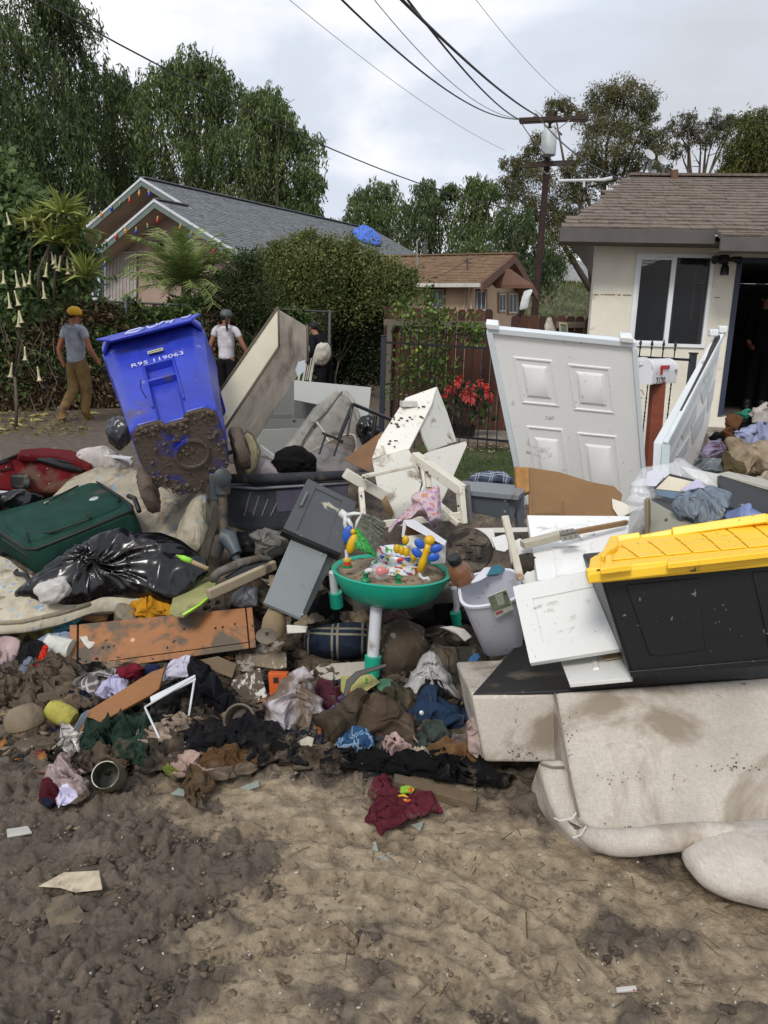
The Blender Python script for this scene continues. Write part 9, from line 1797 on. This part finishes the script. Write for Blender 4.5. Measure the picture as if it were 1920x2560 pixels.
RG = [
 ('orange_carton','orange cardboard food box with a black printed mark beside the white towel','box',[(670,1682),(718,1684),(712,1735),(700,1730),(690,1740),(674,1738)],PF(690,1705,3.08,5,10),.04,M('#c8581c',.5,.15,8,dirt=.25)),
 ('peeling_board','mud streaked board with peeling white laminate right of the black sweater','board',[(590,1690),(650,1670),(668,1740),(640,1762),(600,1740),(575,1710)],PF(620,1715,3.12,8,40),.02,M('#4d4134',.8,.3,8,dirt=.2,wear=.8,ds=6,wcol=(.55,.52,.47))),
 ('peeling_board','flat muddy board with white torn edge above the orange box','board',[(628,1640),(715,1630),(717,1668),(690,1672),(640,1665)],PF(670,1650,3.25,0,55),.015,M('#7a6c58',.8,.3,8,dirt=.4,wear=.5,ds=6,wcol=(.6,.57,.5))),
 ('cardboard_flap','brown wet cardboard flap above the black sweater','cardboard',[(495,1650),(545,1640),(592,1660),(580,1695),(540,1680)],PF(540,1665,3.2,0,45),.006,M('#6b5a45',.85,.2,6,dirt=.4)),
 ('white_shelf_board','muddy white shelf lying flat left of the white table leg','board',[(760,1690),(800,1660),(925,1652),(925,1700),(850,1712),(775,1708)],PF(850,1680,3.35,0,62),.02,M('#b5afa2',.5,.1,5,dirt=.35,ds=6)),
 ('colourful_magazine','muddy magazine with yellow, red and green cover below the table foot','magazine',[(852,1690),(930,1685),(950,1705),(905,1735),(852,1735)],PF(890,1710,3.12,0,50),.008,printmat('#a8a46a',['#b5452a','#5c8a3a'],22,.3)),
 ('green_dish','muddy green oval dish right of the teal table foot','dish',E(965,1712,24,17,0,18,0),PF(965,1712,3.15,0,60),.015,M('#4f7a5c',.4,.2,8,dirt=.35)),
 ('scooter_part','black curved scooter handle lying over the table foot','handle',[(858,1740),(866,1700),(890,1678),(965,1658),(968,1666),(900,1690),(878,1715),(868,1745)],PF(910,1700,3.02,0,30),.012,M('#14120f',.4,.2,8,dirt=.3)),
 ('sticker_sheet','cream printed card half buried at the lower left mud','card',[(95,2215),(160,2180),(248,2175),(256,2222),(190,2230),(150,2218)],.03,.004,M('#b5a78e',.6,.2,30,dirt=.25,ds=9)),
 ('white_remote','white rectangular plastic strip lying in the mud at the left edge','plastic strip',[(16,2072),(70,2064),(80,2080),(18,2092)],.03,.008,M('#b0aca4',.5,.15,20,dirt=.2)),
 ('dirty_card','dirty cardboard square below the cream printed card','card',[(105,2250),(180,2230),(215,2290),(160,2350),(125,2320)],.025,.004,M('#6d604c',.8,.2,12,dirt=.45,ds=7)),
 ('wooden_photo_frame','small dark square frame flat on the mud below the clay pot','frame',[(32,1862),(60,1838),(100,1852),(62,1880)],.03,.02,M('#5a4d3f',.8,.2,9,dirt=.3,wear=.4,ds=12)),
 ('brick_piece','light brown block under the muddy clay pot','block',[(22,1840),(28,1820),(62,1822),(60,1848),(40,1852)],PF(40,1835,2.75,0,20),.06,M('#7f6e56',.85,.15,8,dirt=.3)),
 ('cigarette_lighter','small white and red plastic lighter lying on the tan mud at the lower right','lighter',[(1540,2467),(1590,2462),(1592,2474),(1542,2478)],.012,.008,printmat('#c6c3bd',['#c23a2a','#2a8fae'],60,.05)),
 ('snack_wrapper','torn white and yellow wrapper below the dark sweatpants','wrapper',[(740,1855),(770,1840),(785,1845),(780,1870),(755,1880)],PF(762,1860,2.70,0,35),.004,M('#a8a290',.5,.3,25,dirt=.35)),
 ('tiny_mud_box','small muddy wooden block right of the muddy sleeve','block',[(600,1915),(628,1908),(630,1932),(606,1938)],.04,.04,MU),
]
for i,(nm,lb,ct,poly,sf,th,mt) in enumerate(RG):
 if isinstance(sf,float):
  g = S(*poly[0]); pl = Plane((g.x,g.y,g.z+sf),(.03,.05,-1))
 else: pl = sf
 prism(nm,poly,pl,th,mt,None,label=lb,cat=ct,bevel=.002)
m = MB(); c = PF(690,1705,3.08,5,10); prism('printed_mark',[(683,1694),(696,1693),(697,1708),(684,1708)],c,.001,M('#1a1612',.6),bpy.data.objects['orange_carton'],lift=.002,bevel=0)
# glass shards
GS = M('#9aa39a',.08,.1,5,spec=.9,alpha=.55,dirt=.15)
sh = [('pale clear glass shard left of the black shawl end',[(925,1925),(955,1915),(982,1920),(978,1935),(945,1935)]),('clear glass shard on the mud below the glass jar end',[(425,1985),(445,1970),(465,1975),(460,1990)]),('pale green glass shard between the rag ball and the maroon t-shirt',[(600,1968),(645,1950),(648,1965),(618,1975)]),('triangular glass shard at the foot of the maroon t-shirt',[(1028,2062),(1060,2052),(1050,2078)]),('upright narrow glass sliver on tan mud',[(930,2125),(938,2100),(946,2128)]),('flat glass shard below the narrow sliver',[(942,2142),(975,2130),(968,2152)]),('tiny glass chip near the lower right edge',[(1528,2512),(1536,2505),(1540,2530)]),('little glass chip left of the maroon t-shirt foot',[(922,2068),(934,2070),(932,2076)])]
for lb,poly in sh:
 g = S(*poly[0]); pl = Plane((g.x,g.y,g.z+.025),(.05,.25,-1)); prism('glass_shard',poly,pl,.003,GS,None,label=lb,cat='glass shard',group='glass shards on the mud',bevel=0)
# clods,twigs and chips spread over heap and ground
def clods(n,box,r0,r1,seed,mat,name='mud_clods',dens=None,flat=.6):
 rng = np.random.default_rng(seed); px = rng.uniform(box[0],box[2],n); py = rng.uniform(box[1],box[3],n); p = S(px,py)
 if dens is not None:
  k = mudmask(p[:,0],p[:,1])+rng.normal(size=n)*.12 > dens; p = p[k]; n = len(p)
 base = MB(); base.ell((0,0,0),(1,1,1),None,6,4); bv = np.array(base.V); bf = [f for f in base.F if len(f) == 4]
 r = rng.uniform(r0,r1,n)*rng.uniform(.4,1,n)**2+.002
 V = bv[None]*np.stack([r*rng.uniform(.7,1.5,n),r*rng.uniform(.7,1.4,n),r*flat*rng.uniform(.6,1.2,n)],-1)[:,None,:]
 V = V*(1+rng.normal(size=V.shape)*.18); a = rng.uniform(0,6.28,n); c,s = np.cos(a)[:,None],np.sin(a)[:,None]
 V = np.stack([V[...,0]*c-V[...,1]*s,V[...,0]*s+V[...,1]*c,V[...,2]],-1)+p[:,None,:]+np.array([0,0,.004])
 Fq = (np.array(bf)[None]+np.arange(n)[:,None,None]*len(bv)).reshape(-1,4)
 obj(name,V.reshape(-1,3),Fq,mat,None,kind='stuff',smooth=180)
MC = M((.085,.065,.047),.8,.3,12,bump=.8,bs=60); MCL = M((.20,.155,.105),.9,.3,12,bump=.8,bs=60)
clods(5200,(-100,1900,2000,2560),.003,.016,1,MC,dens=.62)
clods(2600,(-100,1450,1250,1950),.006,.04,2,MC)
clods(3000,(-100,1950,2000,2560),.002,.009,3,MCL)
def litter():
 rg = np.random.default_rng(21); n = 700; px = rg.uniform(0,1200,n); py = rg.uniform(1620,1960,n); k = rg.random(n) < np.clip((1990-py)/160,0,1); px,py = px[k],py[k]; n = len(px); p = S(px,py)+np.array([0,0,.035])+rg.normal(size=(n,3))*.008
 a = rg.uniform(0,6.28,n); u = np.stack([np.cos(a),np.sin(a)*.8,rg.normal(size=n)*.45],-1)*rg.uniform(.006,.026,n)[:,None]; v = np.stack([-np.sin(a),np.cos(a)*.8,rg.normal(size=n)*.45],-1)*rg.uniform(.004,.02,n)[:,None]; z = np.array([0,0,.003])
 V = np.stack([p-u-v,p+u-v*.7,p+u*.8+v,p-u*.9+v*.8,p-u-v-z,p+u-v*.7-z,p+u*.8+v-z,p-u*.9+v*.8-z],1).reshape(-1,3); Fq = (np.array([(0,1,2,3),(7,6,5,4),(0,4,5,1),(1,5,6,2),(2,6,7,3),(3,7,4,0)])[None]+np.arange(n)[:,None,None]*8).reshape(-1,4)
 m = leafmat('#3a3128','#7a6a52','#b9b2a4',0,.7).copy(); r = [q for q in m.node_tree.nodes if q.type == 'VALTORGB'][0]; r.color_ramp.interpolation = 'CONSTANT'
 for a_,c in ((.3,'#8f5a2c'),(.38,'#5d5348'),(.5,'#26303f'),(.7,'#8c7a60'),(.86,'#6a2c26')): e = r.color_ramp.elements.new(a_); e.color = (*srgb(c),1)
 obj('litter',V,Fq,m,None,kind='stuff')
litter()
def twigs():
 rs = random.Random(4); m = MB()
 for i in range(300):
  px,py = rs.uniform(-50,1950),rs.uniform(1650,2560); p = S(px,py)+Vector((0,0,.015)); d = Vector((rs.uniform(-1,1),rs.uniform(-1,1),rs.uniform(-.1,.4))).normalized()*rs.uniform(.015,.07); m.tube([p,p+d],rs.uniform(.0008,.002),4)
 m.build('twigs',M('#5c4a34',.9,.4,9),None,kind='stuff')
twigs()
rng = np.random.default_rng(77); n = 260; px = rng.uniform(0,1900,n); py = rng.uniform(1900,2560,n)
leafobj('paper_flecks',[leaves_np(S(px,py)+np.array([0,0,.02]),rng.normal(size=(n,3))*np.array([1,1,.3]),rng.uniform(.004,.014,n),.006,rng)],M('#b5aea0',.6),kind='stuff')
